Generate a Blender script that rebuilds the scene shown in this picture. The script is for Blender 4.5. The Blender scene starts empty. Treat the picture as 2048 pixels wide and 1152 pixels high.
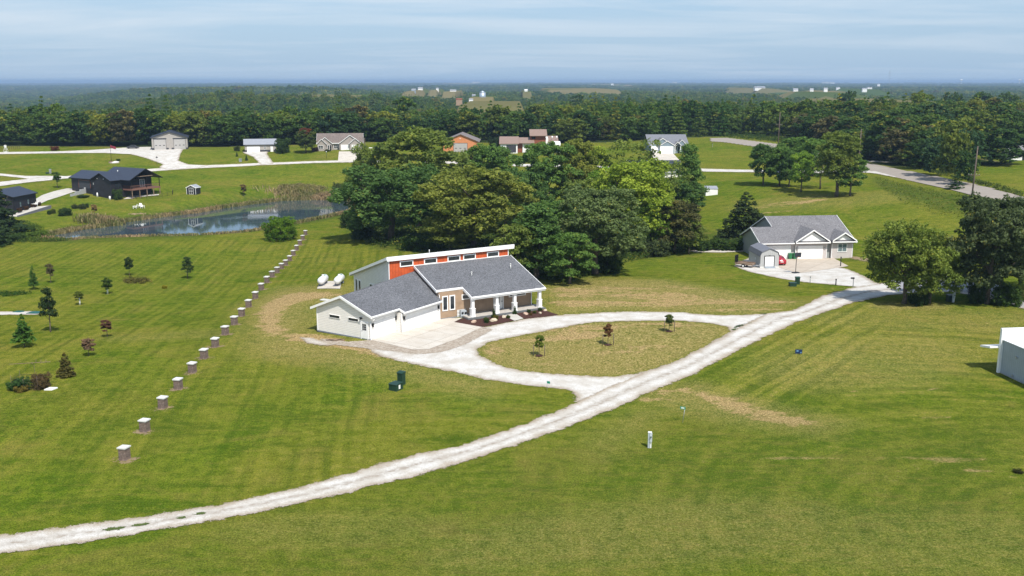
import bpy, math, random
import numpy as np
from mathutils import Matrix, Vector
R = math.radians
scene = bpy.context.scene
col = scene.collection

# ------------------------------------------------------------ camera
CAM_H = 30.0
FPX = 1950.0                        # focal length in pixels of the 2048 px wide photograph
PITCH = math.atan(413 / FPX)
cd = bpy.data.cameras.new('camera')
cd.sensor_width = 36.0
cd.lens = 36.0 * FPX / 2048.0
cd.clip_start = 1.0
cd.clip_end = 60000.0
cam = bpy.data.objects.new('camera', cd)
cam.location = (0, 0, CAM_H)
cam.rotation_euler = (math.pi / 2 - PITCH, 0, 0)
col.objects.link(cam)
scene.camera = cam

# ------------------------------------------------------------ light and exposure
SUN_EL, SUN_AZ = 54.0, 155.0        # azimuth clockwise from +Y: the sun stands behind the camera, to the right
scene.view_settings.view_transform = 'Standard'
scene.view_settings.look = 'None'
scene.view_settings.gamma = 1.0
scene.view_settings.exposure = 0.50
w = bpy.data.worlds.new('World')
scene.world = w
w.use_nodes = True
nt = w.node_tree
nt.nodes.clear()
wo = nt.nodes.new('ShaderNodeOutputWorld')
bg = nt.nodes.new('ShaderNodeBackground')
bg.inputs['Strength'].default_value = 0.125
sky = nt.nodes.new('ShaderNodeTexSky')
sky.sky_type = 'NISHITA'
sky.sun_disc = False
sky.sun_elevation = R(SUN_EL)
sky.sun_rotation = R(SUN_AZ)
sky.air_density = 1.0
sky.dust_density = 0.6
sky.ozone_density = 2.2
tc = nt.nodes.new('ShaderNodeTexCoord')
sep = nt.nodes.new('ShaderNodeSeparateXYZ')
nt.links.new(tc.outputs['Generated'], sep.inputs[0])
# thin streaky cloud: noise on a plane high above, so it compresses towards the horizon
zz = nt.nodes.new('ShaderNodeMath'); zz.operation = 'MAXIMUM'; zz.inputs[1].default_value = 0.0
nt.links.new(sep.outputs['Z'], zz.inputs[0])
za = nt.nodes.new('ShaderNodeMath'); za.operation = 'ADD'; za.inputs[1].default_value = 0.055
nt.links.new(zz.outputs[0], za.inputs[0])
dv = nt.nodes.new('ShaderNodeVectorMath'); dv.operation = 'DIVIDE'
cz = nt.nodes.new('ShaderNodeCombineXYZ')
for i in range(3):
    nt.links.new(za.outputs[0], cz.inputs[i])
nt.links.new(tc.outputs['Generated'], dv.inputs[0])
nt.links.new(cz.outputs[0], dv.inputs[1])
mp = nt.nodes.new('ShaderNodeMapping')
mp.inputs['Scale'].default_value = (0.30, 0.55, 0.0)
mp.inputs['Rotation'].default_value = (0, 0, R(12))
nt.links.new(dv.outputs[0], mp.inputs[0])
cn = nt.nodes.new('ShaderNodeTexNoise')
cn.inputs['Scale'].default_value = 0.8
cn.inputs['Detail'].default_value = 9
cn.inputs['Roughness'].default_value = 0.6
cn.inputs['Distortion'].default_value = 0.5
nt.links.new(mp.outputs[0], cn.inputs['Vector'])
cr = nt.nodes.new('ShaderNodeMapRange')
cr.inputs['From Min'].default_value = 0.44
cr.inputs['From Max'].default_value = 0.66
cr.inputs['To Min'].default_value = 0.02
cr.inputs['To Max'].default_value = 0.72
nt.links.new(cn.outputs['Fac'], cr.inputs['Value'])
hm = nt.nodes.new('ShaderNodeMapRange')          # less cloud low down
hm.inputs['From Min'].default_value = 0.0
hm.inputs['From Max'].default_value = 0.10
hm.inputs['To Min'].default_value = 0.25
hm.inputs['To Max'].default_value = 1.0
nt.links.new(sep.outputs['Z'], hm.inputs['Value'])
cm = nt.nodes.new('ShaderNodeMath'); cm.operation = 'MULTIPLY'
nt.links.new(cr.outputs[0], cm.inputs[0]); nt.links.new(hm.outputs[0], cm.inputs[1])
mx = nt.nodes.new('ShaderNodeMixRGB')
nt.links.new(cm.outputs[0], mx.inputs['Fac'])
hb_ = nt.nodes.new('ShaderNodeMapRange')         # pale blue air low over the horizon
hb_.inputs['From Min'].default_value = 0.0
hb_.inputs['From Max'].default_value = 0.30
hb_.inputs['To Min'].default_value = 0.92
hb_.inputs['To Max'].default_value = 0.35
nt.links.new(sep.outputs['Z'], hb_.inputs['Value'])
m0 = nt.nodes.new('ShaderNodeMixRGB')
nt.links.new(hb_.outputs[0], m0.inputs['Fac'])
nt.links.new(sky.outputs[0], m0.inputs['Color1'])
m0.inputs['Color2'].default_value = (2.0, 2.98, 4.2, 1)
nt.links.new(m0.outputs[0], mx.inputs['Color1'])
mx.inputs['Color2'].default_value = (4.6, 4.95, 5.35, 1)
nt.links.new(mx.outputs[0], bg.inputs['Color'])
nt.links.new(bg.outputs[0], wo.inputs['Surface'])

sl = bpy.data.lights.new('sun', 'SUN')
sl.energy = 4.0
sl.angle = R(0.53)
sl.color = (1.0, 0.955, 0.88)
sun = bpy.data.objects.new('sun', sl)
sdir = Vector((math.sin(R(SUN_AZ)) * math.cos(R(SUN_EL)), math.cos(R(SUN_AZ)) * math.cos(R(SUN_EL)), math.sin(R(SUN_EL))))
sun.rotation_euler = sdir.to_track_quat('Z', 'Y').to_euler()
sun.location = (60, -60, 120)
col.objects.link(sun)

cy = scene.cycles
cy.max_bounces = 6
cy.diffuse_bounces = 2
cy.glossy_bounces = 2
cy.transmission_bounces = 2
cy.transparent_max_bounces = 8
cy.volume_bounces = 0

# ------------------------------------------------------------ terrain height
CT, ST = math.cos(PITCH), math.sin(PITCH)
CP = [(-40,40,0),(0,40,0),(60,40,0),(-60,70,0),(-20,70,0),(30,75,0),(70,80,0),(-32,77,0),(0,100,0),(48,100,0),(80,110,0),(-20,110,0),(-5,125,0),
 (5,140,0),(-28,148,-.6),(-17,165,-1.6),(18,159,-1),(30,135,-.1),(45,134,0),(52,148,-1),(70,145,0),(100,140,.5),(130,150,1),
 (44,170,-2.3),(48,166,-2.1),(53,180,-2.5),(60,187,-2.8),(46,195,-2.4),(60,205,-1.8),(35,180,-2.6),(70,225,.5),(79,240,2),(67,267,2),(85,260,2.4),
 (-40,147,-2.9),(-43,172,-4),(-45,185,-5.2),(-47,198,-5.5),(-48,223,-5.4),(-31,211,-4.2),(-10,200,-3.5),(15,200,-3.2),
 (-60,110,-1),(-100,110,-1.6),(-90,150,-3.2),(-70,190,-5.2),(-110,200,-5.5),(-140,200,-5.5),(-70,212,-5.4),(-100,215,-5.5),(-150,240,-5.8),
 (-30,240,-5.8),(-10,260,-5),(20,250,-3),(52,260,0),(40,225,-1.8),(56,240,-.2),
 (-118,285,-3.1),(-108,283,-4.0),(-128,300,-1.9),(-140,298,-1.4),(-95,290,-3.2),(-80,300,-3.6),(-60,318,-3.4),(-30,312,-3),
 (-160,262,-4.2),(-170,290,-1.5),(-150,329,0),(-97,345,1),(-58,350,2),(-20,352,2),(20,345,2.2),(69,314,2.2),(40,320,1.8),(85,320,2.6),
 (-143,353,2),(-165,373,3.6),(-120,372,4.2),(-80,372,3.9),(-60,374,4.4),(-20,372,4.5),(30,372,4.2),(60,366,3.8),(80,360,3.6),
 (110,221,4),(102,212,2.2),(122,205,4.4),(112,262,4),(109,302,4),(101,330,4.2),(100,370,5),(86,413,6),(125,329,4.3),(118,279,4.4),(150,260,5),(150,320,5),
 (-220,380,4),(-200,300,-1),(-200,240,-5),(-180,150,-3),(150,100,1),(150,60,.5),(-150,60,0),(0,400,5),(100,400,6),(-120,400,4),(200,300,6),(200,200,4)]
CP = np.array(CP, float)
def _tps_u(r2):
    return np.where(r2 > 1e-9, r2 * np.log(np.maximum(r2, 1e-9)) * 0.5, 0.0)
_P = CP[:, :2] / 100.0
_n = len(_P)
_K = _tps_u(((_P[:, None] - _P[None]) ** 2).sum(-1)) + np.eye(_n) * 0.002
_Q = np.hstack([np.ones((_n, 1)), _P])
_A = np.zeros((_n + 3, _n + 3)); _A[:_n, :_n] = _K; _A[:_n, _n:] = _Q; _A[_n:, :_n] = _Q.T
_W = np.linalg.solve(_A, np.concatenate([CP[:, 2], np.zeros(3)]))
POND_Z = -6.6
def sstep(a, b, x):
    t = np.clip((x - a) / (b - a), 0, 1)
    return t * t * (3 - 2 * t)
def poly_sd(poly, x, y):
    """signed distance to a polygon, positive inside"""
    poly = np.asarray(poly, float)
    x = np.asarray(x, float); y = np.asarray(y, float)
    d = np.full(x.shape, 1e18); inside = np.zeros(x.shape, bool)
    n = len(poly)
    for i in range(n):
        ax, ay = poly[i]; bx, by = poly[(i + 1) % n]
        ex, ey = bx - ax, by - ay
        L = ex * ex + ey * ey + 1e-12
        t = np.clip(((x - ax) * ex + (y - ay) * ey) / L, 0, 1)
        d = np.minimum(d, (x - ax - t * ex) ** 2 + (y - ay - t * ey) ** 2)
        c = (ay > y) != (by > y)
        with np.errstate(divide='ignore', invalid='ignore'):
            xi = ex * (y - ay) / (ey if ey != 0 else 1e-12) + ax
        inside ^= c & (x < xi)
    d = np.sqrt(d)
    return np.where(inside, d, -d)
def ray(px, py):
    u, v = (px - 1024) / FPX, (576 - py) / FPX
    return u, CT + v * ST, -ST + v * CT
def flat(px, py, z=0.0):
    dx, dy, dz = ray(px, py)
    t = (z - CAM_H) / dz
    return dx * t, dy * t
POND = [flat(x, y, POND_Z) for x, y in [(98,478),(104,471),(135,466),(167,459),(208,455),(244,446),(312,436),(396,426),(445,417),(502,409),(562,402),(625,400),
        (690,401),(712,408),(700,424),(648,436),(592,447),(526,457),(483,464),(400,470),(312,472),(230,474),(160,477),(120,482)]]
FZ = 14.0
FIELDS = [((655,190),(70,2.0)),((985,207),(55,5)),((965,193.5),(22,1.6)),((1155,178),(60,2)),((1800,203),(90,6)),((1640,184),(50,1.6)),((1990,262),(22,5)),
  ((836+9/2,179.4),(8.1,1.3)),((823+8/2,181.4),(8,1.3)),((872+5/2,179.4),(8,1.3)),((900+12/2,182.4),(10.8,1.3)),((1049+6/2,182.4),(8,1.3)),((1587+9/2,181.4),(8.1,1.3)),((1620+7/2,181.4),(8,1.3)),((1648+7/2,181.4),(8,1.3)),((1673+7/2,175.4),(8,1.3)),((1725+9/2,177.9),(8.1,1.3)),((1735+9/2,177.4),(8.1,1.3)),((1222+5/2,168.4),(8,1.3)),((1645+14/2,165.4),(12.6,1.3)),((1660+9/2,165.6),(8.1,1.3)),((1510+20/2,175.9),(18.0,1.3)),((1345+9/2,165.20000000000002),(8.1,1.3)),((945+14/2,165.20000000000002),(12.6,1.3)),((1755+5/2,169.4),(8,1.3))]   # ploughed fields and farmyards
FW = []
for (cx_, cy_), (rx, ry) in FIELDS:
    c = flat(cx_, cy_, FZ); e = flat(cx_ + rx, cy_, FZ); f0 = flat(cx_, cy_ + ry, FZ); f1 = flat(cx_, cy_ - ry, FZ)
    FW.append((c[0], (f0[1] + f1[1]) / 2, abs(e[0] - c[0]), max(abs(f1[1] - f0[1]) / 2, 14)))
def field_bump(x, y):
    v = np.zeros(np.shape(x))
    for cx_, cy2, rx, ry in FW:
        if cy2 < 560: continue
        v = np.maximum(v, sstep(1.4, 1.0, np.abs((x - cx_) / rx)) * sstep(cy2 - ry - 45, cy2 - ry - 5, y) * sstep(cy2 + ry + 90, cy2 + ry, y))
    return v
def hills(x, y):
    """rolling wooded country beyond the houses"""
    y2 = np.maximum(y, 1.0)
    az = x / y2
    z = -11.0 * sstep(410, 560, y) * sstep(.10, -.06, az) - 10.0 * sstep(450, 680, y) * (1 - sstep(.10, -.06, az))
    z = z - 10.0 * sstep(600, 1000, y) * sstep(-.30, -.50, az)
    z = z + 12.0 * np.exp(-((y - 1050) / 190.0) ** 2) * sstep(-.46, -.30, az) * sstep(.0, -.15, az)
    z = z + 9.0 * np.exp(-((y - 760) / 130.0) ** 2) * np.exp(-((az - .10) / .13) ** 2)
    z = z - 10 * sstep(1250, 1700, y) * sstep(-.12, -.3, az) * (1 - sstep(3500, 6000, y))
    z = z + 24 * np.exp(-((y - 2500) / 420.0) ** 2) * sstep(-.50, -.36, az) * sstep(-.10, -.24, az)
    z = z + 3.0 * np.sin(x / 210.0 + 1.0) * np.sin(y / 260.0) * sstep(500, 900, y)
    z = z + 3.0 * np.sin(x / 900.0 + 2.0) * np.sin(y / 700.0 + .6) * sstep(1200, 2500, y)
    return z
def height(x, y):
    x = np.atleast_1d(np.asarray(x, float)); y = np.atleast_1d(np.asarray(y, float))
    cx, cy_ = np.clip(x, -230, 210), np.clip(y, 35, 430)
    px, py = cx / 100.0, cy_ / 100.0
    z = _W[_n] + _W[_n + 1] * px + _W[_n + 2] * py
    for i in range(_n):
        z = z + _W[i] * _tps_u((px - _P[i, 0]) ** 2 + (py - _P[i, 1]) ** 2)
    z = z * (1 - sstep(430, 900, y) * .7)
    z = z * (1 - sstep(230, 600, np.abs(x)) * .6)
    z = z + hills(x, y)
    if (y > 470).any():
        wq = field_bump(x, y)
        z = z * (1 - wq) + FZ * wq
    near = (x > -180) & (x < 0) & (y > 195) & (y < 330)
    if near.any():
        d = np.full(x.shape, -50.0)
        d[near] = poly_sd(POND, x[near], y[near])
        bank = sstep(-9, -.3, d)
        z = z * (1 - bank) + (POND_Z + .12) * bank
        z = np.where(d > -.3, POND_Z + .12 - np.clip((d + .3) * .35, 0, 1.6), z)
    return z
def hz(x, y):
    return float(height(x, y)[0])
_T = np.concatenate([np.linspace(45, 500, 700), np.geomspace(502, 12000, 500)])
def at(px, py):
    """the place on the terrain that is seen at this pixel of the photograph"""
    dx, dy, dz = ray(px, py)
    X, Y, Z = dx * _T, dy * _T, CAM_H + dz * _T
    below = Z < height(X, Y)
    i = int(np.argmax(below)) if below.any() else len(_T) - 1
    a, b = _T[max(i - 1, 0)], _T[i]
    for _ in range(14):
        m = (a + b) / 2
        if CAM_H + dz * m < hz(dx * m, dy * m): b = m
        else: a = m
    t = (a + b) / 2
    return Vector((dx * t, dy * t, hz(dx * t, dy * t)))
def depth_scale(p):
    """pixels of the photograph per metre at this place"""
    return FPX / (p.y * CT - (p.z - CAM_H) * ST)

# ------------------------------------------------------------ object helpers
def tag(o, label=None, cat=None, group=None, kind=None):
    if label: o['label'] = label
    if cat: o['category'] = cat
    if group: o['group'] = group
    if kind: o['kind'] = kind
    return o
def empty(name, loc, rz=0.0, label=None, cat=None, group=None):
    o = bpy.data.objects.new(name, None)
    o.empty_display_size = 0.5
    o.location = loc; o.rotation_euler = (0, 0, rz)
    col.objects.link(o)
    return tag(o, label, cat, group)
def arr_mesh(name, V, F, mats, smooth=False, attrs=None, mi=None):
    """mesh from numpy arrays; F is (n,3) or (n,4)"""
    me = bpy.data.meshes.new(name)
    V = np.asarray(V, np.float32); F = np.asarray(F, np.int32)
    k = F.shape[1]
    me.vertices.add(len(V)); me.vertices.foreach_set('co', V.ravel())
    me.loops.add(F.size); me.loops.foreach_set('vertex_index', F.ravel())
    me.polygons.add(len(F)); me.polygons.foreach_set('loop_start', np.arange(0, F.size, k, dtype=np.int32))
    me.polygons.foreach_set('loop_total', np.full(len(F), k, np.int32))
    if mi is not None: me.polygons.foreach_set('material_index', np.asarray(mi, np.int32))
    me.polygons.foreach_set('use_smooth', np.full(len(F), smooth))
    for m in (mats if isinstance(mats, (list, tuple)) else [mats]): me.materials.append(m)
    for an, (ty, data) in (attrs or {}).items():
        a = me.attributes.new(an, ty, 'POINT')
        a.data.foreach_set('value' if ty == 'FLOAT' else 'color', np.asarray(data, np.float32).ravel())
    me.update(calc_edges=True); me.validate()
    return me
def link(name, me, parent=None, loc=(0, 0, 0), rz=0.0):
    o = bpy.data.objects.new(name, me)
    o.location = loc; o.rotation_euler = (0, 0, rz)
    if parent: o.parent = parent
    col.objects.link(o)
    return o
class MB:
    def __init__(s): s.v = []; s.f = []; s.sm = []
    def add(s, vs, fs, sm=False):
        b = len(s.v); s.v += [tuple(p) for p in vs]
        for f in fs: s.f.append([b + i for i in f]); s.sm.append(sm)
        return s
    def box(s, x0, x1, y0, y1, z0, z1):
        if x0 > x1: x0, x1 = x1, x0
        if y0 > y1: y0, y1 = y1, y0
        return s.add([(x0,y0,z0),(x1,y0,z0),(x1,y1,z0),(x0,y1,z0),(x0,y0,z1),(x1,y0,z1),(x1,y1,z1),(x0,y1,z1)],
              [(0,3,2,1),(4,5,6,7),(0,1,5,4),(1,2,6,5),(2,3,7,6),(3,0,4,7)])
    def prism(s, pts, d):
        """polygon of 3D points extruded by the vector d"""
        n = len(pts); d = Vector(d)
        q = [Vector(p) for p in pts]
        nr = Vector((0, 0, 0))
        for i in range(n): nr += q[i].cross(q[(i + 1) % n])
        if nr.dot(d) > 0: q = q[::-1]
        return s.add(q + [p + d for p in q], [tuple(range(n)), tuple(range(2 * n - 1, n - 1, -1))] + [(i, n + i, n + (i + 1) % n, (i + 1) % n) for i in range(n)])
    def slab(s, pts, t):
        return s.prism(pts, (0, 0, -t))
    def tube(s, pts, rs, n=8, caps=True, sm=True):
        pts = [Vector(p) for p in pts]
        if not isinstance(rs, (list, tuple)): rs = [rs] * len(pts)
        b = len(s.v)
        for i, p in enumerate(pts):
            d = (pts[min(i + 1, len(pts) - 1)] - pts[max(i - 1, 0)]).normalized()
            a = d.orthogonal().normalized(); c = d.cross(a)
            for k in range(n):
                t = 2 * math.pi * k / n
                s.v.append(tuple(p + (a * math.cos(t) + c * math.sin(t)) * rs[i]))
        for i in range(len(pts) - 1):
            for k in range(n):
                k2 = (k + 1) % n
                s.f.append([b + i * n + k, b + i * n + k2, b + (i + 1) * n + k2, b + (i + 1) * n + k]); s.sm.append(sm)
        if caps:
            s.f.append([b + k for k in range(n)][::-1]); s.sm.append(False)
            s.f.append([b + (len(pts) - 1) * n + k for k in range(n)]); s.sm.append(False)
        return s
    def ball(s, c, r, n=10, m=7, jit=0.0, rng=None):
        rx, ry, rz_ = r if isinstance(r, (list, tuple)) else (r, r, r)
        b = len(s.v); rng = rng or random
        for i in range(m + 1):
            th = math.pi * i / m
            for k in range(n):
                ph = 2 * math.pi * k / n
                q = 1 + (rng.uniform(-jit, jit) if 0 < i < m else 0)
                s.v.append((c[0] + rx * q * math.sin(th) * math.cos(ph), c[1] + ry * q * math.sin(th) * math.sin(ph), c[2] + rz_ * q * math.cos(th)))
        for i in range(m):
            for k in range(n):
                k2 = (k + 1) % n
                s.f.append([b + i * n + k, b + (i + 1) * n + k, b + (i + 1) * n + k2, b + i * n + k2]); s.sm.append(jit == 0)
        return s
    def build(s, name, m, parent=None, xf=None, loc=(0, 0, 0), rz=0.0):
        me = bpy.data.meshes.new(name)
        vs = s.v if xf is None else [tuple(xf @ Vector(p)) for p in s.v]
        me.from_pydata(vs, [], s.f)
        me.polygons.foreach_set('use_smooth', s.sm)
        for q in (m if isinstance(m, (list, tuple)) else [m]): me.materials.append(q)
        me.validate(); me.update()
        return link(name, me, parent, loc, rz)
def copy_tree(o, parent=None):
    c = o.copy(); col.objects.link(c)
    if parent is not None: c.parent = parent
    for ch in list(o.children): copy_tree(ch, c)
    return c
# ------------------------------------------------------------ materials
def nd(nt, typ, ins=None, **props):
    n = nt.nodes.new(typ)
    for k, v in props.items(): setattr(n, k, v)
    for k, v in (ins or {}).items():
        s = n.inputs[k]
        if isinstance(v, bpy.types.NodeSocket): nt.links.new(v, s)
        elif isinstance(v, (tuple, list)) and len(v) == 3 and s.type == 'RGBA': s.default_value = (*v, 1)
        else: s.default_value = v
    return n
def new_mat(name):
    m = bpy.data.materials.new(name); m.use_nodes = True
    t = m.node_tree; t.nodes.clear()
    return m, t
def mth(t, op, a, b=0.0, clamp=False):
    return nd(t, 'ShaderNodeMath', {0: a, 1: b}, operation=op, use_clamp=clamp).outputs[0]
def mixc(t, f, a, b, bt='MIX'):
    return nd(t, 'ShaderNodeMixRGB', {'Fac': f, 'Color1': a, 'Color2': b}, blend_type=bt).outputs[0]
def ramp(t, fac, stops):
    r = nd(t, 'ShaderNodeValToRGB', {'Fac': fac})
    e = r.color_ramp.elements
    while len(e) < len(stops): e.new(0.5)
    for i, (p, c) in enumerate(stops):
        e[i].position = p; e[i].color = (*c, 1) if len(c) == 3 else c
    return r.outputs[0]
def rng_(t, v, a, b, c, d):
    return nd(t, 'ShaderNodeMapRange', {'Value': v, 'From Min': a, 'From Max': b, 'To Min': c, 'To Max': d}).outputs[0]
def noise(t, vec, scale, detail=4, rough=.55, dist=0.0):
    return nd(t, 'ShaderNodeTexNoise', {'Vector': vec, 'Scale': scale, 'Detail': detail, 'Roughness': rough, 'Distortion': dist}).outputs['Fac']
def out(t, sh):
    o = t.nodes.new('ShaderNodeOutputMaterial'); t.links.new(sh, o.inputs['Surface'])
def bsdf(t, colr, rough=.7, spec=.3, metal=0.0, normal=None):
    i = {'Base Color': colr, 'Roughness': rough, 'Specular IOR Level': spec, 'Metallic': metal}
    if normal is not None: i['Normal'] = normal
    return nd(t, 'ShaderNodeBsdfPrincipled', i).outputs[0]
def objco(t): return nd(t, 'ShaderNodeTexCoord').outputs['Object']
def wpos(t): return nd(t, 'ShaderNodeNewGeometry').outputs['Position']
def bump(t, h, s=.5, d=.05): return nd(t, 'ShaderNodeBump', {'Height': h, 'Strength': s, 'Distance': d}).outputs[0]
def simple(name, c, rough=.6, spec=.3, metal=0.0, var=.12, scale=2.0):
    m, t = new_mat(name)
    p = objco(t)
    f = noise(t, p, scale, 5)
    c1 = tuple(x * (1 - var) for x in c); c2 = tuple(min(1, x * (1 + var)) for x in c)
    out(t, bsdf(t, mixc(t, rng_(t, f, .3, .7, 0, 1), c1, c2), rough, spec, metal))
    return m
def siding(name, c, pitch=.2, axis='Z', dark=.55, wid=.14, var=.06, rough=.55):
    """lapped boards (axis Z) or standing ribs (axis X or Y): a real step by bump and a thin shade gap"""
    m, t = new_mat(name)
    p = objco(t)
    s = nd(t, 'ShaderNodeSeparateXYZ', {0: p})
    if axis == 'XY': a = mth(t, 'ADD', s.outputs['X'], s.outputs['Y'])
    else: a = s.outputs[axis]
    fr = mth(t, 'FRACT', mth(t, 'DIVIDE', a, pitch))
    gap = mth(t, 'LESS_THAN', fr, wid)
    f = noise(t, p, 1.3, 5)
    base = mixc(t, rng_(t, f, .3, .7, 0, 1), tuple(x * (1 - var) for x in c), tuple(min(1, x * (1 + var)) for x in c))
    cc = mixc(t, gap, base, tuple(x * dark for x in c))
    out(t, bsdf(t, cc, rough, .3, 0, bump(t, fr, .5, .03)))
    return m
def shingles(name, c, sc=1.0):
    m, t = new_mat(name)
    p = objco(t)
    b = nd(t, 'ShaderNodeTexBrick', {'Vector': p, 'Color1': (*[x * 1.25 for x in c], 1), 'Color2': (*[x * .72 for x in c], 1), 'Mortar': (*[x * .55 for x in c], 1),
           'Scale': 1.0, 'Mortar Size': .012, 'Brick Width': .55, 'Row Height': .2}).outputs[0]
    n1 = noise(t, p, 6.0 * sc, 3, .7)
    n2 = noise(t, p, .35, 4)
    cc = mixc(t, .75, b, mixc(t, rng_(t, n1, .35, .68, 0, 1), tuple(x * .42 for x in c), tuple(x * 1.95 for x in c)))
    cc = mixc(t, 1.0, cc, mixc(t, rng_(t, n2, .3, .7, 0, 1), (.88, .88, .88), (1.08, 1.08, 1.08)), 'MULTIPLY')
    out(t, bsdf(t, cc, .85, .25, 0, bump(t, n1, .4, .03)))
    return m
M = {}
M['white'] = simple('white_paint', (.84, .83, .80), .5, var=.04)
M['trim'] = simple('white_trim', (.86, .85, .83), .45, var=.03)
M['white_siding'] = siding('cream_lap_siding', (.88, .84, .78), .21, 'Z', .66, .16, .04)
M['gray_siding'] = siding('pale_grey_lap_siding', (.74, .72, .68), .2, 'Z', .7, .15)
M['tan_siding'] = siding('tan_shake_siding', (.36, .25, .165), .16, 'XY', .72, .12, .16)
M['orange'] = siding('orange_cedar_boards', (.52, .095, .028), .42, 'X', .55, .07, .22)
M['roof_dark'] = shingles('charcoal_shingles', (.115, .118, .128))
M['roof_gray'] = shingles('grey_shingles', (.16, .155, .16))
M['roof_brown'] = shingles('taupe_shingles', (.16, .13, .115))
M['roof_tan'] = siding('rose_brown_metal_roof', (.27, .185, .145), .4, 'X', .8, .1)
M['roof_blue'] = siding('dark_blue_metal_roof', (.035, .042, .062), .5, 'X', .7, .08, .1, .45)
M['roof_gmetal'] = siding('grey_metal_roof', (.30, .31, .34), .4, 'X', .75, .1, .06, .4)
M['roof_taupe'] = siding('taupe_metal_roof', (.21, .175, .16), .4, 'Y', .8, .1, .06, .45)
M['glass'] = simple('dark_window_glass', (.022, .028, .034), .08, .6, var=.3)
M['glass_pale'] = simple('pale_window_glass', (.12, .17, .18), .1, .6, var=.3)
M['black'] = simple('black_metal', (.015, .015, .017), .5, .3)
M['gutter'] = simple('white_gutter', (.75, .74, .71), .4, var=.04)
M['metal'] = simple('galvanised_metal', (.42, .43, .44), .45, .5, .6)
M['lead'] = simple('white_pipe', (.62, .62, .6), .5)
def planks(name, c, pitch, axis='Z'): return siding(name, c, pitch, axis, .7, .06, .05)
M['garage'] = planks('white_garage_door', (.86, .85, .83), .53)
M['garage_gray'] = planks('warm_grey_garage_door', (.42, .40, .38), .6)
M['gray_metal'] = siding('warm_grey_metal_wall', (.36, .33, .30), .35, 'XY', .82, .12)
M['gray_metal2'] = siding('light_grey_metal_wall', (.42, .42, .41), .35, 'XY', .80, .12)
M['charcoal_wall'] = simple('charcoal_wainscot', (.05, .052, .06), .6)
M['black_siding'] = siding('black_board_siding', (.022, .022, .028), .4, 'XY', .6, .1, .2)
M['ranch_siding'] = siding('taupe_lap_siding', (.36, .32, .29), .2, 'Z', .8, .12)
M['orange_metal'] = siding('orange_metal_wall', (.60, .235, .10), .35, 'XY', .85, .12)
M['blue_siding'] = siding('blue_grey_siding', (.22, .28, .32), .2, 'Z', .8, .12)
M['pink_siding'] = siding('pale_taupe_siding', (.55, .50, .48), .2, 'Z', .8, .12)
M['side_shade_gray'] = siding('shaded_grey_green_siding', (.30, .32, .31), .2, 'Z', .8, .12)  # side walls facing away from the sun, their shade mixed into the colour
M['red_wood'] = siding('red_brown_boards', (.23, .075, .04), .25, 'X', .7, .1, .2)
M['stone_gray'] = simple('grey_foundation', (.20, .215, .24), .8, var=.2, scale=5)
M['block'] = simple('concrete_block', (.36, .37, .38), .85, var=.12, scale=3)
M['wood'] = simple('weathered_timber', (.24, .17, .12), .8, var=.3, scale=4)
M['deckwood'] = simple('red_stained_timber', (.20, .10, .075), .7, var=.3, scale=4)
M['pole_wood'] = simple('utility_pole_timber', (.13, .10, .08), .85, var=.25, scale=3)
M['bark'] = simple('grey_brown_bark', (.12, .095, .07), .9, var=.35, scale=3)
M['green_box'] = simple('dark_green_enamel', (.014, .044, .028), .45, .4, var=.15)
M['green_bin'] = simple('green_plastic', (.03, .17, .07), .5)
M['green_sign'] = simple('green_sign_enamel', (.005, .25, .16), .4)
M['blue_sign'] = simple('dark_blue_sign', (.01, .03, .09), .4)
M['mulch'] = simple('dark_red_mulch', (.060, .026, .020), .95, var=.55, scale=9)
M['soil'] = simple('bare_tan_soil', (.30, .20, .12), .95, var=.3, scale=5)
M['soil_brown'] = simple('brown_soil', (.15, .10, .065), .95, var=.4, scale=6)
M['boulder'] = simple('pinkish_boulder', (.50, .36, .27), .85, var=.3, scale=3)
M['boulder_tan'] = simple('tan_boulder', (.55, .46, .34), .85, var=.3, scale=3)
M['capstone'] = simple('pale_capstone', (.62, .61, .58), .7, var=.06, scale=4)
M['tank'] = simple('white_tank_enamel', (.72, .72, .72), .3, .5, var=.04)
M['red_car'] = simple('dark_red_car_paint', (.33, .008, .018), .22, .7, var=.05)
M['rubber'] = simple('black_rubber', (.012, .012, .012), .8)
M['lamp_red'] = simple('tail_lamp_glass', (.55, .03, .02), .2, .6)
M['cover_green'] = simple('green_septic_lid', (.012, .085, .07), .5)
M['silo'] = simple('silo_steel', (.42, .48, .55), .4, .5, .5)
M['barn_white'] = simple('far_white_wall', (.80, .80, .78), .6, var=.05)
M['wire'] = simple('dark_wire', (.02, .02, .02), .6)
M['flagcloth'] = simple('dark_red_flag', (.22, .03, .05), .8, var=.5, scale=3)
def pillar_stone():
    m, t = new_mat('mottled_ledge_stone')
    p = objco(t)
    b = nd(t, 'ShaderNodeTexBrick', {'Vector': mixc(t, 0.0, nd(t, 'ShaderNodeMapping', {'Vector': p, 'Rotation': (R(90), 0, R(20))}).outputs[0], (0, 0, 0)),
        'Color1': (.27, .19, .16, 1), 'Color2': (.12, .09, .085, 1), 'Mortar': (.09, .075, .07, 1), 'Scale': 1.0, 'Mortar Size': .012, 'Brick Width': .3, 'Row Height': .12}).outputs[0]
    n = noise(t, p, 7, 4, .7)
    out(t, bsdf(t, mixc(t, .5, b, ramp(t, n, [(.3, (.055, .042, .036)), (.5, (.20, .145, .115)), (.7, (.40, .32, .26))])), .9, .2, 0, bump(t, n, .8, .05)))
    return m
M['ledge'] = pillar_stone()
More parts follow.
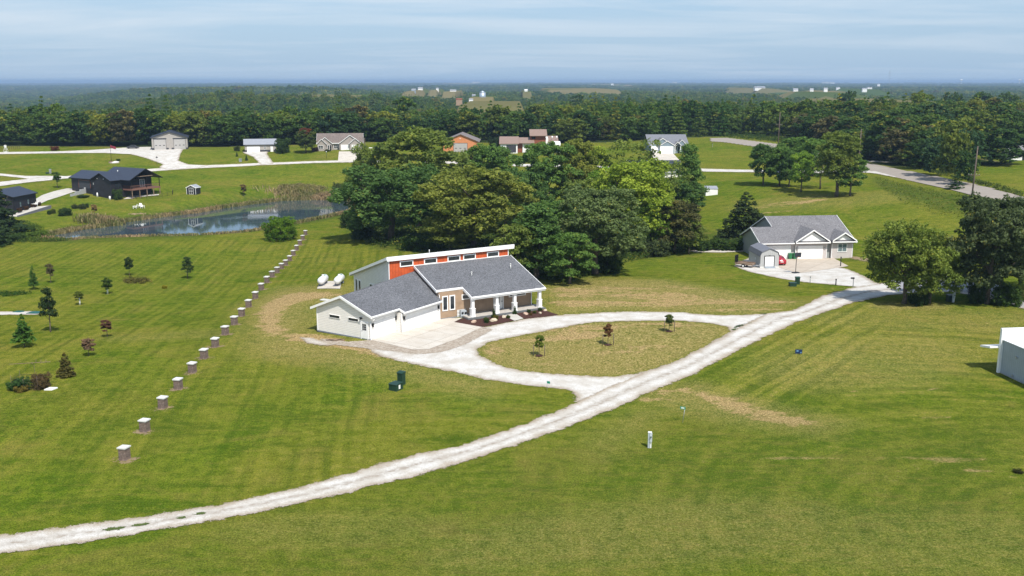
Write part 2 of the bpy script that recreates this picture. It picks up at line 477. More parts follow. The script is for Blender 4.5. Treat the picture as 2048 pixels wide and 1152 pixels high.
def gravel_mat():
    m, t = new_mat('white_crushed_limestone')
    p = wpos(t)
    sd = nd(t, 'ShaderNodeAttribute', attribute_name='sd').outputs['Fac']
    rut = nd(t, 'ShaderNodeAttribute', attribute_name='rut').outputs['Fac']
    n1 = noise(t, p, 11.0, 5, .7); n2 = noise(t, p, .5, 5); n3 = noise(t, p, 1.7, 4, .7)
    c = ramp(t, n1, [(.30, (.34, .315, .28)), (.44, (.52, .495, .455)), (.58, (.62, .60, .56)), (.75, (.70, .68, .65))])
    c = mixc(t, rng_(t, n2, .42, .62, 0, .6), c, (.40, .355, .295))
    c = mixc(t, rng_(t, n3, .56, .68, 0, .5), c, (.33, .30, .255))
    c = mixc(t, mth(t, 'MULTIPLY', rut, rng_(t, n3, .32, .58, .1, 1.0), True), c, (.26, .215, .165))
    edge = mth(t, 'ADD', sd, mth(t, 'MULTIPLY', mth(t, 'SUBTRACT', noise(t, p, .6, 8, .75), .5), 2.0))
    edge = mth(t, 'ADD', edge, mth(t, 'MULTIPLY', mth(t, 'SUBTRACT', n1, .5), 1.0))
    dirt = rng_(t, edge, .25, 1.0, .65, 0)
    c = mixc(t, dirt, c, (.27, .20, .12))
    a = mth(t, 'GREATER_THAN', edge, .12)
    sh = bsdf(t, c, .95, .15, 0, bump(t, n1, .35, .03))
    out(t, nd(t, 'ShaderNodeMixShader', {0: a, 1: nd(t, 'ShaderNodeBsdfTransparent').outputs[0], 2: sh}).outputs[0])
    return m
M['gravel'] = gravel_mat()
def patch_mat(name, stops, scale=2.0, ragged=2.0, sharp=True, fine=8.0):
    m, t = new_mat(name)
    p = wpos(t)
    sd = nd(t, 'ShaderNodeAttribute', attribute_name='sd').outputs['Fac']
    n1 = noise(t, p, scale, 6, .65); nf = noise(t, p, fine, 4, .7)
    c = mixc(t, .45, ramp(t, n1, stops), ramp(t, nf, stops))
    if ragged:
        e = mth(t, 'ADD', sd, mth(t, 'MULTIPLY', mth(t, 'SUBTRACT', noise(t, p, .9, 7, .75), .5), ragged))
        e = mth(t, 'ADD', e, mth(t, 'MULTIPLY', mth(t, 'SUBTRACT', nf, .5), ragged * .6))
        a = mth(t, 'GREATER_THAN', e, .0)
        sh = nd(t, 'ShaderNodeMixShader', {0: a, 1: nd(t, 'ShaderNodeBsdfTransparent').outputs[0], 2: bsdf(t, c, .95, .15)}).outputs[0]
    else:
        if 'concrete' in name:      # control joints, tyre marks and stains
            jb = nd(t, 'ShaderNodeTexBrick', {'Vector': nd(t, 'ShaderNodeMapping', {'Vector': p, 'Rotation': (0, 0, R(33))}).outputs[0], 'Color1': (1, 1, 1, 1), 'Color2': (.93, .93, .93, 1), 'Mortar': (.55, .52, .48, 1), 'Scale': 1.0, 'Mortar Size': .035, 'Brick Width': 3.4, 'Row Height': 3.4}, offset=0.0).outputs[0]
            c = mixc(t, 1.0, c, jb, 'MULTIPLY')
            c = mixc(t, rng_(t, noise(t, p, .7, 5, .7, .8), .56, .74, 0, .5), c, (.36, .29, .22))
        sh = bsdf(t, c, .8, .2, 0, bump(t, nf, .3, .02))
    out(t, sh)
    return m
M['concrete'] = patch_mat('cream_concrete', [(.3, (.46, .40, .325)), (.5, (.55, .50, .43)), (.7, (.61, .575, .52))], .5, 0)
M['concrete_tan'] = patch_mat('tan_concrete', [(.3, (.40, .33, .25)), (.5, (.49, .42, .34)), (.7, (.56, .50, .42))], .5, 0)
M['concrete_gray'] = patch_mat('grey_concrete', [(.3, (.42, .39, .34)), (.5, (.50, .47, .42)), (.7, (.58, .55, .50))], .8, 0)
M['asphalt'] = patch_mat('worn_pale_asphalt', [(.3, (.25, .245, .25)), (.5, (.30, .295, .30)), (.7, (.36, .35, .355))], .3, 0)
M['county'] = patch_mat('beige_worn_road', [(.3, (.25, .215, .18)), (.5, (.30, .26, .22)), (.7, (.36, .32, .275))], .3, 0)
M['mulchbed'] = patch_mat('wet_bark_mulch', [(.3, (.030, .012, .010)), (.5, (.062, .028, .022)), (.75, (.125, .065, .05))], 6, .25, fine=14)
M['gravel_dark'] = patch_mat('grey_brown_gravel', [(.3, (.17, .125, .09)), (.5, (.33, .275, .215)), (.7, (.58, .53, .46))], 2.5, 1.3, fine=9)
M['straw'] = patch_mat('dry_straw_soil', [(.3, (.18, .13, .07)), (.5, (.26, .195, .11)), (.7, (.34, .265, .16))], 1.2, 4.5)
M['weeds'] = patch_mat('dark_weeds', [(.3, (.04, .065, .018)), (.5, (.07, .10, .026)), (.7, (.13, .15, .05))], 2, 1.2)
def grass_mat():
    m, t = new_mat('mown_grass_country')
    p = wpos(t)
    w_ = nd(t, 'ShaderNodeAttribute', attribute_name='mow').outputs['Color']
    d_ = nd(t, 'ShaderNodeAttribute', attribute_name='cover').outputs['Color']
    W = nd(t, 'ShaderNodeSeparateColor', {0: w_}); D = nd(t, 'ShaderNodeSeparateColor', {0: d_})
    Aalpha = nd(t, 'ShaderNodeAttribute', attribute_name='cover').outputs['Alpha']
    nL = noise(t, p, .028, 5, .65, 1.0); nM = noise(t, p, .11, 6, .68, .8); nS = noise(t, p, .9, 5, .68); nF = noise(t, p, 4.2, 4, .72)
    st = nd(t, 'ShaderNodeMapping', {'Vector': p, 'Scale': (.22, 1.1, 1), 'Rotation': (0, 0, R(-20))}).outputs[0]
    nD = noise(t, st, .55, 5, .65, .5)
    lush = ramp(t, nS, [(.25, (.036, .070, .009)), (.45, (.060, .100, .011)), (.6, (.096, .132, .015)), (.8, (.155, .160, .036))])
    warm = ramp(t, nS, [(.25, (.068, .088, .014)), (.5, (.115, .130, .021)), (.75, (.185, .175, .052))])
    c = mixc(t, rng_(t, nL, .38, .62, 0, 1), lush, warm)
    c = mixc(t, rng_(t, nM, .50, .68, 0, .75), c, (.155, .135, .042))
    c = mixc(t, rng_(t, noise(t, st, .9, 6, .7, .3), .52, .70, 0, .6), c, (.17, .155, .045))
    c = mixc(t, rng_(t, noise(t, st, .35, 5, .7, .6), .47, .28, 0, .75), c, (.034, .070, .008))
    c = mixc(t, rng_(t, nM, .44, .28, 0, .6), c, (.034, .066, .009))
    # mowing stripes: three sets, each with its own lie
    sp = nd(t, 'ShaderNodeSeparateXYZ', {0: p})
    wob = mth(t, 'MULTIPLY', mth(t, 'SUBTRACT', noise(t, p, .05, 3), .5), 1.8)
    def stripe(ang, per):
        k = mth(t, 'ADD', mth(t, 'MULTIPLY', sp.outputs['X'], math.sin(R(ang))), mth(t, 'MULTIPLY', sp.outputs['Y'], -math.cos(R(ang))))
        return mth(t, 'SINE', mth(t, 'MULTIPLY', mth(t, 'ADD', k, wob), 2 * math.pi / per))
    cx = mth(t, 'SUBTRACT', sp.outputs['X'], 40.0); cyy = mth(t, 'SUBTRACT', sp.outputs['Y'], 60.0)
    rad = mth(t, 'SQRT', mth(t, 'ADD', mth(t, 'MULTIPLY', cx, cx), mth(t, 'MULTIPLY', cyy, cyy)))
    arc = mth(t, 'SINE', mth(t, 'MULTIPLY', mth(t, 'ADD', rad, mth(t, 'MULTIPLY', wob, 2.0)), 2 * math.pi / 2.1))
    def sharp(v): return mth(t, 'MULTIPLY', nd(t, 'ShaderNodeMapRange', {'Value': v, 'From Min': -.75, 'From Max': .75, 'To Min': -1.0, 'To Max': 1.0}, interpolation_type='SMOOTHSTEP').outputs[0], 1.0)
    def streak(ang, fa, fl):
        k = mth(t, 'ADD', mth(t, 'ADD', mth(t, 'MULTIPLY', sp.outputs['X'], math.sin(R(ang))), mth(t, 'MULTIPLY', sp.outputs['Y'], -math.cos(R(ang)))), mth(t, 'MULTIPLY', wob, .6))
        l = mth(t, 'ADD', mth(t, 'MULTIPLY', sp.outputs['X'], math.cos(R(ang))), mth(t, 'MULTIPLY', sp.outputs['Y'], math.sin(R(ang))))
        v = nd(t, 'ShaderNodeCombineXYZ', {0: mth(t, 'MULTIPLY', k, fa), 1: mth(t, 'MULTIPLY', l, fl)}).outputs[0]
        return rng_(t, noise(t, v, 1.0, 3, .6), .36, .64, -1, 1)
    sA = mth(t, 'ADD', mth(t, 'MULTIPLY', sharp(stripe(96.5, 1.5)), .38), mth(t, 'MULTIPLY', streak(96.5, .75, .03), .95))
    sB = mth(t, 'ADD', mth(t, 'MULTIPLY', sharp(stripe(52, 1.9)), .50), mth(t, 'MULTIPLY', streak(52, .62, .03), 1.0))
    av = nd(t, 'ShaderNodeCombineXYZ', {0: mth(t, 'MULTIPLY', mth(t, 'ADD', rad, mth(t, 'MULTIPLY', wob, 1.5)), .55), 1: mth(t, 'MULTIPLY', mth(t, 'ARCTAN2', cyy, cx), 1.5)}).outputs[0]
    arc = mth(t, 'ADD', mth(t, 'MULTIPLY', arc, .30), rng_(t, noise(t, av, 1.0, 4, .65), .36, .64, -1.1, 1.1))
    s = mth(t, 'ADD', mth(t, 'MULTIPLY', sA, W.outputs[0]), mth(t, 'MULTIPLY', sB, mth(t, 'MULTIPLY', W.outputs[1], 2.1)))
    s = mth(t, 'ADD', s, mth(t, 'MULTIPLY', arc, W.outputs[2]))
    s = mth(t, 'MULTIPLY', s, rng_(t, nM, .32, .60, .25, 1.1))
    c = mixc(t, rng_(t, s, 0, 1, 0, .50), c, (.165, .168, .034))
    c = mixc(t, rng_(t, s, 0, -1, 0, .52), c, (.034, .068, .008))
    # clippings lying in the light bands
    clip = mth(t, 'MULTIPLY', rng_(t, s, .25, .9, 0, 1), rng_(t, noise(t, p, 1.6, 5, .7), .52, .66, 0, 1))
    clip = mth(t, 'MULTIPLY', clip, mth(t, 'ADD', W.outputs[1], W.outputs[2], True))
    c = mixc(t, mth(t, 'MULTIPLY', clip, .75), c, (.26, .21, .10))
    # dry, thin grass
    dry = mth(t, 'MULTIPLY', D.outputs[0], rng_(t, mth(t, 'ADD', mth(t, 'MULTIPLY', nS, .5), mth(t, 'MULTIPLY', nF, .5)), .38, .56, .34, 1.0))
    c = mixc(t, dry, c, mixc(t, rng_(t, nF, .35, .65, 0, 1), (.125, .105, .042), (.30, .245, .14)))
    dirt = rng_(t, mth(t, 'ADD', mth(t, 'MULTIPLY', D.outputs[1], 1.3), mth(t, 'MULTIPLY', mth(t, 'SUBTRACT', mth(t, 'ADD', nD, nS), 1.0), .9)), .42, .62, 0, 1)
    dirt = mth(t, 'MULTIPLY', dirt, mth(t, 'GREATER_THAN', D.outputs[1], .02))
    c = mixc(t, dirt, c, ramp(t, nF, [(.3, (.18, .125, .075)), (.5, (.27, .195, .125)), (.72, (.38, .30, .215))]))
    # rough and wet ground, and the darker grass of the near field
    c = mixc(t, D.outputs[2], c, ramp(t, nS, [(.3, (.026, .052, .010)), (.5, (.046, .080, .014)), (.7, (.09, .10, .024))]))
    # speckle of blades
    nB = noise(t, p, 9.0, 3, .8)
    c = mixc(t, 1.0, c, mixc(t, rng_(t, nB, .40, .60, 0, 1), (.56, .60, .54), (1.46, 1.40, 1.34)), 'MULTIPLY')
    c = mixc(t, rng_(t, noise(t, p, 2.3, 5, .8), .58, .70, 0, .6), c, (.22, .18, .075))
    c = mixc(t, rng_(t, noise(t, p, 1.4, 6, .8), .44, .34, 0, .55), c, (.026, .050, .008))
    c = mixc(t, mth(t, 'MULTIPLY', D.outputs[2], rng_(t, noise(t, st, 1.1, 6, .75), .50, .66, 0, .7)), c, (.17, .125, .055))
    c = mixc(t, 1.0, c, mixc(t, rng_(t, nF, .3, .7, 0, 1), (.74, .76, .7), (1.24, 1.22, 1.2)), 'MULTIPLY')
    # farmland and forest floor far away
    vor = nd(t, 'ShaderNodeTexVoronoi', {'Vector': nd(t, 'ShaderNodeMapping', {'Vector': p, 'Scale': (.0018, .0030, 0)}).outputs[0], 'Scale': 1.0, 'Randomness': .9}, distance='MANHATTAN')
    cellr = nd(t, 'ShaderNodeSeparateColor', {0: vor.outputs['Color']}).outputs[0]
    farm = nd(t, 'ShaderNodeValToRGB', {'Fac': cellr}); farm.color_ramp.interpolation = 'CONSTANT'
    e = farm.color_ramp.elements
    for pos, cc in [(.2, (.045, .075, .026)), (.35, (.11, .105, .058)), (.55, (.075, .095, .038)), (.7, (.135, .118, .07)), (.88, (.055, .08, .028))]:
        q = e.new(pos); q.color = (*cc, 1)
    e[0].color = (.12, .11, .06, 1)
    fc = farm.outputs[0]
    c = mixc(t, Aalpha, c, fc)
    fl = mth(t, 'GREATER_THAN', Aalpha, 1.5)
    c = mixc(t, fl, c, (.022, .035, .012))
    h = mth(t, 'ADD', nF, mth(t, 'MULTIPLY', nS, .6))
    out(t, bsdf(t, mixc(t, 1.0, c, (1.17, 1.15, .88), 'MULTIPLY'), 1.0, 0.0, 0, bump(t, h, .9, .12)))
    return m
M['grass'] = grass_mat()
def water_mat():
    m, t = new_mat('pond_water_surface')
    p = wpos(t)
    st = nd(t, 'ShaderNodeMapping', {'Vector': p, 'Scale': (.6, 2.0, 1)}).outputs[0]
    n = noise(t, st, 1.2, 4, .6)
    alg = rng_(t, noise(t, st, .10, 6, .7, .8), .56, .66, 0, .55)
    out(t, bsdf(t, mixc(t, alg, (.045, .068, .082), (.11, .13, .12)), rng_(t, alg, 0, .5, .03, .15), .6, 0, bump(t, n, .05, .03)))
    return m
M['water'] = water_mat()
def leaf_mat():
    m, t = new_mat('leaves')
    oi = nd(t, 'ShaderNodeObjectInfo')
    ti = nd(t, 'ShaderNodeAttribute', attribute_name='tint').outputs['Fac']
    rc = ramp(t, oi.outputs['Random'], [(0, (.040, .085, .024)), (.2, (.052, .105, .028)), (.4, (.068, .125, .030)), (.58, (.090, .145, .032)), (.74, (.115, .150, .034)),
              (.86, (.048, .100, .044)), (.94, (.16, .18, .034)), (1, (.105, .105, .045))])
    base = mixc(t, oi.outputs['Alpha'], rc, oi.outputs['Color'])
    rgn = noise(t, nd(t, 'ShaderNodeVectorMath', {0: oi.outputs['Location'], 1: (.009, .006, 0)}, operation='MULTIPLY').outputs[0], 1.0, 3)
    stand = mixc(t, rng_(t, rgn, .38, .62, 0, 1), (.78, .95, .95), (1.45, 1.28, .95))
    base = mixc(t, mth(t, 'SUBTRACT', 1.0, oi.outputs['Alpha']), base, mixc(t, 1.0, base, stand, 'MULTIPLY'))
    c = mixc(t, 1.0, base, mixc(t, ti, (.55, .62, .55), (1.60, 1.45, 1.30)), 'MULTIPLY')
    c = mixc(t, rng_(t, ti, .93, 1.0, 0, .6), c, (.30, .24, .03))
    d = bsdf(t, c, .7, .08)
    tr = nd(t, 'ShaderNodeBsdfTranslucent', {'Color': mixc(t, 1.0, c, (1.25, 1.35, .7), 'MULTIPLY')}).outputs[0]
    out(t, nd(t, 'ShaderNodeMixShader', {0: .36, 1: d, 2: tr}).outputs[0])
    return m
M['leaf'] = leaf_mat()
def reed_mat():
    m, t = new_mat('dry_reeds')
    ti = nd(t, 'ShaderNodeAttribute', attribute_name='tint').outputs['Fac']
    n = noise(t, wpos(t), .12, 3)
    c = mixc(t, rng_(t, n, .34, .54, 0, 1), ramp(t, ti, [(0, (.15, .10, .055)), (.5, (.27, .19, .10)), (1, (.40, .29, .16))]), ramp(t, ti, [(0, (.07, .085, .025)), (.5, (.13, .14, .04)), (1, (.26, .21, .10))]))
    out(t, bsdf(t, c, .8, .2))
    return m
M['reed'] = reed_mat()
# ------------------------------------------------------------ the ground sheet
def axis(segs, grow0, grow, end0, end1):
    a = []
    for lo, hi, st in segs: a += list(np.arange(lo, hi, st))
    a.append(segs[-1][1])
    s = segs[-1][2]; v = a[-1]
    while v < end1: s *= grow; v += s; a.append(v)
    s = segs[0][2]; v = a[0]; pre = []
    while v > end0: s *= grow0; v -= s; pre.append(v)
    return np.array(pre[::-1] + a)
gx = axis([(-260, -125, 4), (-125, 128, 1.25), (128, 240, 4)], 1.12, 1.12, -26000, 26000)
gy = axis([(36, 250, 1.25), (250, 460, 2), (460, 900, 8)], 1.6, 1.09, -400, 34000)
GX, GY = np.meshgrid(gx, gy)
fx, fy = GX.ravel(), GY.ravel()
gz = height(fx, fy)
def P2(pts): return [tuple(at(*p))[:2] for p in pts]
ISLAND_PX = [(955.5,697),(961,711),(994,729),(1040,741),(1087,746),(1160,751.5),(1194,753),(1238,753),(1287,744),(1343,726),(1393,701),(1431,679),(1460,663),(1451,654),
   (1416,647),(1364,642),(1276,643),(1188,645),(1117,657),(1017,677),(979,685)]
dry = np.zeros(fx.shape); dirt = np.zeros(fx.shape); wild = np.zeros(fx.shape); far = np.zeros(fx.shape)
nearm = (np.abs(fx) < 240) & (fy > 30) & (fy < 470)
def paint(arr, pts, val, soft=4.0, world=False):
    P = pts if world else P2(pts)
    P = np.array(P); x0, y0 = P.min(0) - soft; x1, y1 = P.max(0) + soft
    m = (fx > x0) & (fx < x1) & (fy > y0) & (fy < y1)
    if m.any():
        s = poly_sd(P, fx[m], fy[m])
        arr[m] = np.maximum(arr[m], val * sstep(-soft * .5, soft * .5, s))
def blob(arr, px, py, rx, ry, val, ang=0.0):
    c = at(px, py); a = R(ang)
    paint(arr, [(c.x + rx * math.cos(t) * math.cos(a) - ry * math.sin(t) * math.sin(a), c.y + rx * math.cos(t) * math.sin(a) + ry * math.sin(t) * math.cos(a)) for t in np.linspace(0, 6.28, 12)[:-1]], val, max(1.5, min(rx, ry)), True)
paint(dry, ISLAND_PX, .95, 1.5)
blob(dirt, 1150, 672, 5, 2, .50, 15); blob(dirt, 1180, 655, 7, 2, .42, 10); blob(dirt, 1330, 650, 5, 2, .40); blob(dirt, 1060, 680, 4, 2, .36); blob(dirt, 1260, 700, 6, 2, .36, 20); blob(dirt, 1100, 725, 6, 1.5, .36); blob(dirt, 985, 700, 1.6, 3, .45, 10)
paint(dry, [(1090,575),(1180,556),(1330,560),(1420,575),(1560,598),(1600,606),(1535,630),(1400,630),(1260,622),(1100,632)], .85, 8)
for a in [(1150,584,5,5,.46),(1230,578,7,3,.42),(1310,592,8,4,.45),(1400,602,9,3,.44),(1180,607,7,3,.44),(1290,610,8,2,.42),(1480,606,6,2,.40),(1340,575,5,3,.34)]: blob(dirt, *a)
paint(dirt, [(512,652),(518,618),(548,594),(590,585),(640,583),(712,590),(706,597),(640,596),(595,604),(568,622),(563,645),(590,668),(560,676),(525,668)], .66, 6)
paint(dry, [(495,690),(495,606),(560,574),(700,572),(730,600),(640,612),(628,662),(740,700),(860,738),(990,764),(960,790),(800,752),(620,725),(520,712)], .72, 9)
paint(dirt, [(560,664),(640,668),(745,690),(840,712),(820,728),(740,712),(640,690),(560,682)], .60, 3)
paint(dirt, [(820,742),(910,758),(1080,776),(1060,790),(900,775),(815,752)], .26, 4)
paint(dirt, [(1350,762),(1400,780),(1480,800),(1560,822),(1650,846),(1600,857),(1520,845),(1440,822),(1385,796)], .56, 2.5)
paint(dry, [(1300,780),(1400,765),(1560,815),(1700,845),(1640,870),(1480,850),(1350,820),(1290,800)], .7, 6)
paint(dry, [(1180,880),(1300,800),(1330,820),(1260,880),(1200,920)], .45, 6)
for a in [(1330,785,2,1,.5),(1310,797,2,1,.45),(1440,620,3,1.2,.5),(1500,618,5,1,.5),(1560,603,3,1,.55),(1700,577,3,1.2,.4),(1650,600,4,1.2,.35)]: blob(dirt, *a)
for a in [(1820,505,4,3,.4),(1640,395,7,4,.32),(1590,405,9,3,.42),(1560,412,8,2,.36),(1540,425,7,2,.3),(1380,400,5,3,.25)]: blob(dirt, *a)
blob(dry, 1650, 400, 25, 10, .3); blob(dry, 1100, 1080, 9, 4, .45, 20); blob(dry, 1350, 1060, 14, 5, .5, 10); blob(dry, 1850, 1080, 14, 5, .4)
blob(dry, 1740, 720, 16, 9, .38, 30); blob(dry, 1900, 640, 20, 7, .30); blob(dry, 700, 1060, 9, 3, .3); blob(dry, 360, 670, 10, 3, .25, 5); blob(dry, 1820, 612, 6, 3, .7)
blob(dirt, 1600, 917, 7, .5, .42, -3); blob(dirt, 1800, 915, 9, .5, .45, -2); blob(dirt, 1950, 940, 4, .8, .42, -25); blob(dirt, 870, 1012, 1.2, .8, .4); blob(dirt, 1850, 835, 3, .6, .4)
rngg = random.Random(5)
for i in range(26):
    blob(dirt, rngg.uniform(1640, 2000), rngg.uniform(640, 830), rngg.uniform(.5, 1.8), rngg.uniform(.2, .5), .46, rngg.uniform(20, 60))
for i in range(22):
    blob(dirt, rngg.uniform(1150, 1640), rngg.uniform(860, 960), rngg.uniform(.4, 1.3), rngg.uniform(.2, .5), .42, rngg.uniform(-20, 30))
d = np.full(fx.shape, -99.0); m = (np.abs(fx + 90) < 110) & (fy > 195) & (fy < 330); d[m] = poly_sd(POND, fx[m], fy[m])
wild = np.maximum(wild, sstep(-7, -2.5, d))
paint(wild, [(300,1090),(700,1010),(1100,900),(1400,840),(2048,860),(2300,1152),(300,1300)], .42, 20)  # near foreground field: same mask, only to tint the grass darker
paint(wild, [(0,478),(60,480),(120,486),(200,484),(320,478),(420,474),(420,464),(100,470),(0,440)], .8, 5)
paint(wild, [(1745,352),(1850,378),(1990,405),(2048,418),(2048,470),(1960,430),(1880,420),(1800,392),(1750,370)], .9, 5)
paint(wild, [(690,440),(705,480),(760,500),(900,505),(1000,560),(1150,565),(1250,520),(1390,508),(1480,490),(1480,470),(1400,460),(1300,430),(1200,400),(900,400),(750,400)], .95, 6)
paint(wild, [(1380,470),(1500,480),(1490,500),(1385,498)], .9, 3)
blob(wild, 600, 376, 14, 4, .5)
paint(dry, [(530,380),(560,370),(630,370),(660,378),(640,388),(560,388)], .8, 4)
# woodland and farmland beyond the houses
def forest_edge(x):
    return np.interp(x, [-400,-300,-150,-60,0,40,75,100,112,200,300], [398,398,394,404,404,408,426,432,424,424,424])
def field_mask(x, y):
    v = np.full(np.shape(x), 0.0)
    for cx_, cy_, rx, ry in FW:
        q = np.maximum(np.abs((x - cx_ + 9 * np.sin(y / 23)) / rx), np.abs((y - cy_ + 14 * np.sin(x / 37)) / ry))
        v = np.maximum(v, np.where(q < 1, 1.0, 0.0))
    return v
def wood_mask(x, y):
    """1 where woodland grows"""
    x = np.asarray(x, float); y = np.asarray(y, float)
    az = x / np.maximum(y, 1)
    n = np.sin(x / 170 + 1.3 + .8 * np.sin(y / 310)) + np.sin(y / 120 + 2.1 + np.sin(x / 260)) + .7 * np.sin((x + y) / 83) + .6 * np.sin((x - 1.7 * y) / 61 + 1)
    lim = np.interp(y, [390, 1150, 1400, 2600, 4500, 9000], [-9, -2.2, -.6, .25, .55, .8])
    lim = lim - 1.6 * sstep(-.12, -.22, az) * sstep(4200, 3000, y)
    ok = (n > lim) & (y > forest_edge(x)) & (field_mask(x, y) < .5) & (field_bump(x, y) < .12)
    right = (x > 117) & (y > 300) & (y < 480)
    hs = (np.abs(x - 168) < 16) & (np.abs(y - 322) < 26)
    ok = ok & ~hs | (right & ~hs)
    return ok
isf = fy > 470
wm = wood_mask(fx, fy)
far = np.where(isf, np.where(wm & (fy < 2600), 2.0, 1.0), np.where(wm, 2.0, 0.0))
far = np.where(field_mask(fx, fy) > .5, 1.0, far)
mowA = sstep(-6, -16, fx) * sstep(235, 215, fy) * sstep(58, 75, fy) * (1 - sstep(.2, .6, dry)) * .8 + sstep(-34, -22, fx) * sstep(-4, -14, fx) * sstep(135, 150, fy) * sstep(225, 200, fy) * .5
mowB = np.zeros(fx.shape); paint(mowB, [(1360,770),(1450,720),(1560,668),(1700,612),(1760,606),(1720,700),(1640,800),(1600,830),(1480,800)], 1.0, 8)
mowC = np.zeros(fx.shape); paint(mowC, [(1720,640),(2048,640),(2200,900),(2048,1152),(1000,1152),(1150,930),(1500,860),(1680,800)], 1.0, 14)
mB2 = np.zeros(fx.shape); paint(mB2, [(600,330),(1500,345),(1900,450),(1700,460),(1400,480),(1300,560),(1500,590),(1200,560)], .16, 14)
mow = np.stack([np.maximum(mowA, 0), np.maximum(mowB, mB2), mowC, np.ones(fx.shape)], 1)
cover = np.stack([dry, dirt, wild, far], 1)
nx, ny = len(gx), len(gy)
ii = (np.arange(ny - 1)[:, None] * nx + np.arange(nx - 1)[None]).ravel()
GF = np.stack([ii, ii + 1, ii + nx + 1, ii + nx], 1)
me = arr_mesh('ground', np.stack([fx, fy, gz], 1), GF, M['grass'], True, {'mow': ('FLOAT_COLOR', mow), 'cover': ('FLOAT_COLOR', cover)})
tag(link('ground', me), kind='structure')

# ------------------------------------------------------------ sheets laid on the ground: roads, pads, beds, water
def dist_line(P, x, y):
    d = np.full(x.shape, 1e9)
    for (ax, ay), (bx, by) in zip(P[:-1], P[1:]):
        ex, ey = bx - ax, by - ay; L = ex * ex + ey * ey + 1e-9
        t = np.clip(((x - ax) * ex + (y - ay) * ey) / L, 0, 1)
        d = np.minimum(d, np.hypot(x - ax - t * ex, y - ay - t * ey))
    return d
def sheet(name, poly, mat, res=.5, dz=.04, pad=1.2, hole=None, edges=None, kind='structure', world=False, level=None):
    P = np.array(poly if world else P2(poly), float)
    x0, y0 = P.min(0) - pad; x1, y1 = P.max(0) + pad
    xs = np.arange(x0, x1 + res, res); ys = np.arange(y0, y1 + res, res)
    X, Y = np.meshgrid(xs, ys); x, y = X.ravel(), Y.ravel()
    sd = poly_sd(P, x, y)
    if hole is not None: sd = np.minimum(sd, -poly_sd(np.array(hole if world else P2(hole)), x, y))
    rut = np.zeros(x.shape)
    if edges:
        U, L = P2(edges[0]), P2(edges[1])
        du, dl = dist_line(U, x, y), dist_line(L, x, y)
        v = du / (du + dl + 1e-6)
        rut = np.exp(-((v - .5) / .085) ** 2) * .9 + np.exp(-((v - .02) / .06) ** 2) * .4
    n0 = len(xs)
    k = (np.arange(len(ys) - 1)[:, None] * n0 + np.arange(n0 - 1)[None]).ravel()
    F = np.stack([k, k + 1, k + n0 + 1, k + n0], 1)
    smax = sd[F].max(1)
    F = F[smax > -pad * .85]
    used, inv = np.unique(F, return_inverse=True)
    F = inv.reshape(F.shape)
    x, y, sd, rut = x[used], y[used], sd[used], rut[used]
    z = (height(x, y) + dz) if level is None else np.full(x.shape, level)
    me = arr_mesh(name, np.stack([x, y, z], 1), F, mat, True, {'sd': ('FLOAT', sd), 'rut': ('FLOAT', rut)})
    return tag(link(name, me), kind=kind)
def slabsheet(name, poly, mat, dz, world=False, sub=2.0, pad_edge=True):
    """a sheet with a crisp outline, subdivided along its edges, following the ground"""
    P = poly if world else P2(poly)
    bm = None
    import bmesh
    bm = bmesh.new()
    vs = []
    for i in range(len(P)):
        a, b = P[i], P[(i + 1) % len(P)]
        n = max(1, int(math.hypot(b[0] - a[0], b[1] - a[1]) / sub))
        for k in range(n): vs.append((a[0] + (b[0] - a[0]) * k / n, a[1] + (b[1] - a[1]) * k / n))
    bv = [bm.verts.new((x, y, 0)) for x, y in vs]
    bm.faces.new(bv)
    xs = [v[0] for v in vs]; ys = [v[1] for v in vs]
    for axis_, lo, hi in ((0, min(xs), max(xs)), (1, min(ys), max(ys))):
        q = lo + sub
        while q < hi:
            co = (q, 0, 0) if axis_ == 0 else (0, q, 0); no = (1, 0, 0) if axis_ == 0 else (0, 1, 0)
            bmesh.ops.bisect_plane(bm, geom=bm.verts[:] + bm.edges[:] + bm.faces[:], plane_co=co, plane_no=no)
            q += sub
    bmesh.ops.triangulate(bm, faces=bm.faces[:])
    bm.verts.ensure_lookup_table()
    zz_ = height([v.co.x for v in bm.verts], [v.co.y for v in bm.verts]) + dz
    for v, z in zip(bm.verts, zz_): v.co.z = z
    bm.normal_update()
    if sum(f.normal.z for f in bm.faces) < 0: bmesh.ops.reverse_faces(bm, faces=bm.faces[:])
    me = bpy.data.meshes.new(name); bm.to_mesh(me); bm.free(); me.materials.append(mat)
    return tag(link(name, me), kind='structure')
ROAD_U = [(-620,1170),(-380,1128),(-120,1088),(-40,1079),(0,1071),(150,1051),(300,1031),(450,1007),(600,975),(700,946),(800,917),(930,888),(1050,848),(1145,809),(1205,779),(1287,745),(1343,727),(1431,681),(1490,648),(1530,628),(1580,622),(1618,606),(1644,592),(1703,576),(1740,570),(1800,562),(1870,560)]
ROAD_L = [(-620,1218),(-380,1172),(-120,1130),(-40,1118),(0,1111),(150,1091),(300,1065),(450,1040),(600,1009),(700,986),(805,961),(872,942),(946,920),(1034,891),(1127,860),(1200,829),(1264,805),(1302,785),(1384,752),(1449,717),(1510,685),(1598,644),(1709,606),(1741,599),(1778,591),(1830,586),(1880,584)]
sheet('gravel_road', ROAD_U + ROAD_L[::-1], M['gravel'], .5, .06, edges=(ROAD_U, ROAD_L))
LOOP = [(736,698),(759,713),(812,726),(853,735),(912,746),(970,760),(1040,770),(1096,776),(1134,780),(1149,790),(1146,806),(1190,800),(1260,775),(1340,740),(1420,700),(1500,656),(1560,628),(1534,628),(1446,631),(1393,628),(1358,624),
  (1264,623),(1188,626),(1110,631),(1049,638),(1029,642),(964,655),(905,686),(856,704),(820,706),(760,692),(728,688)]
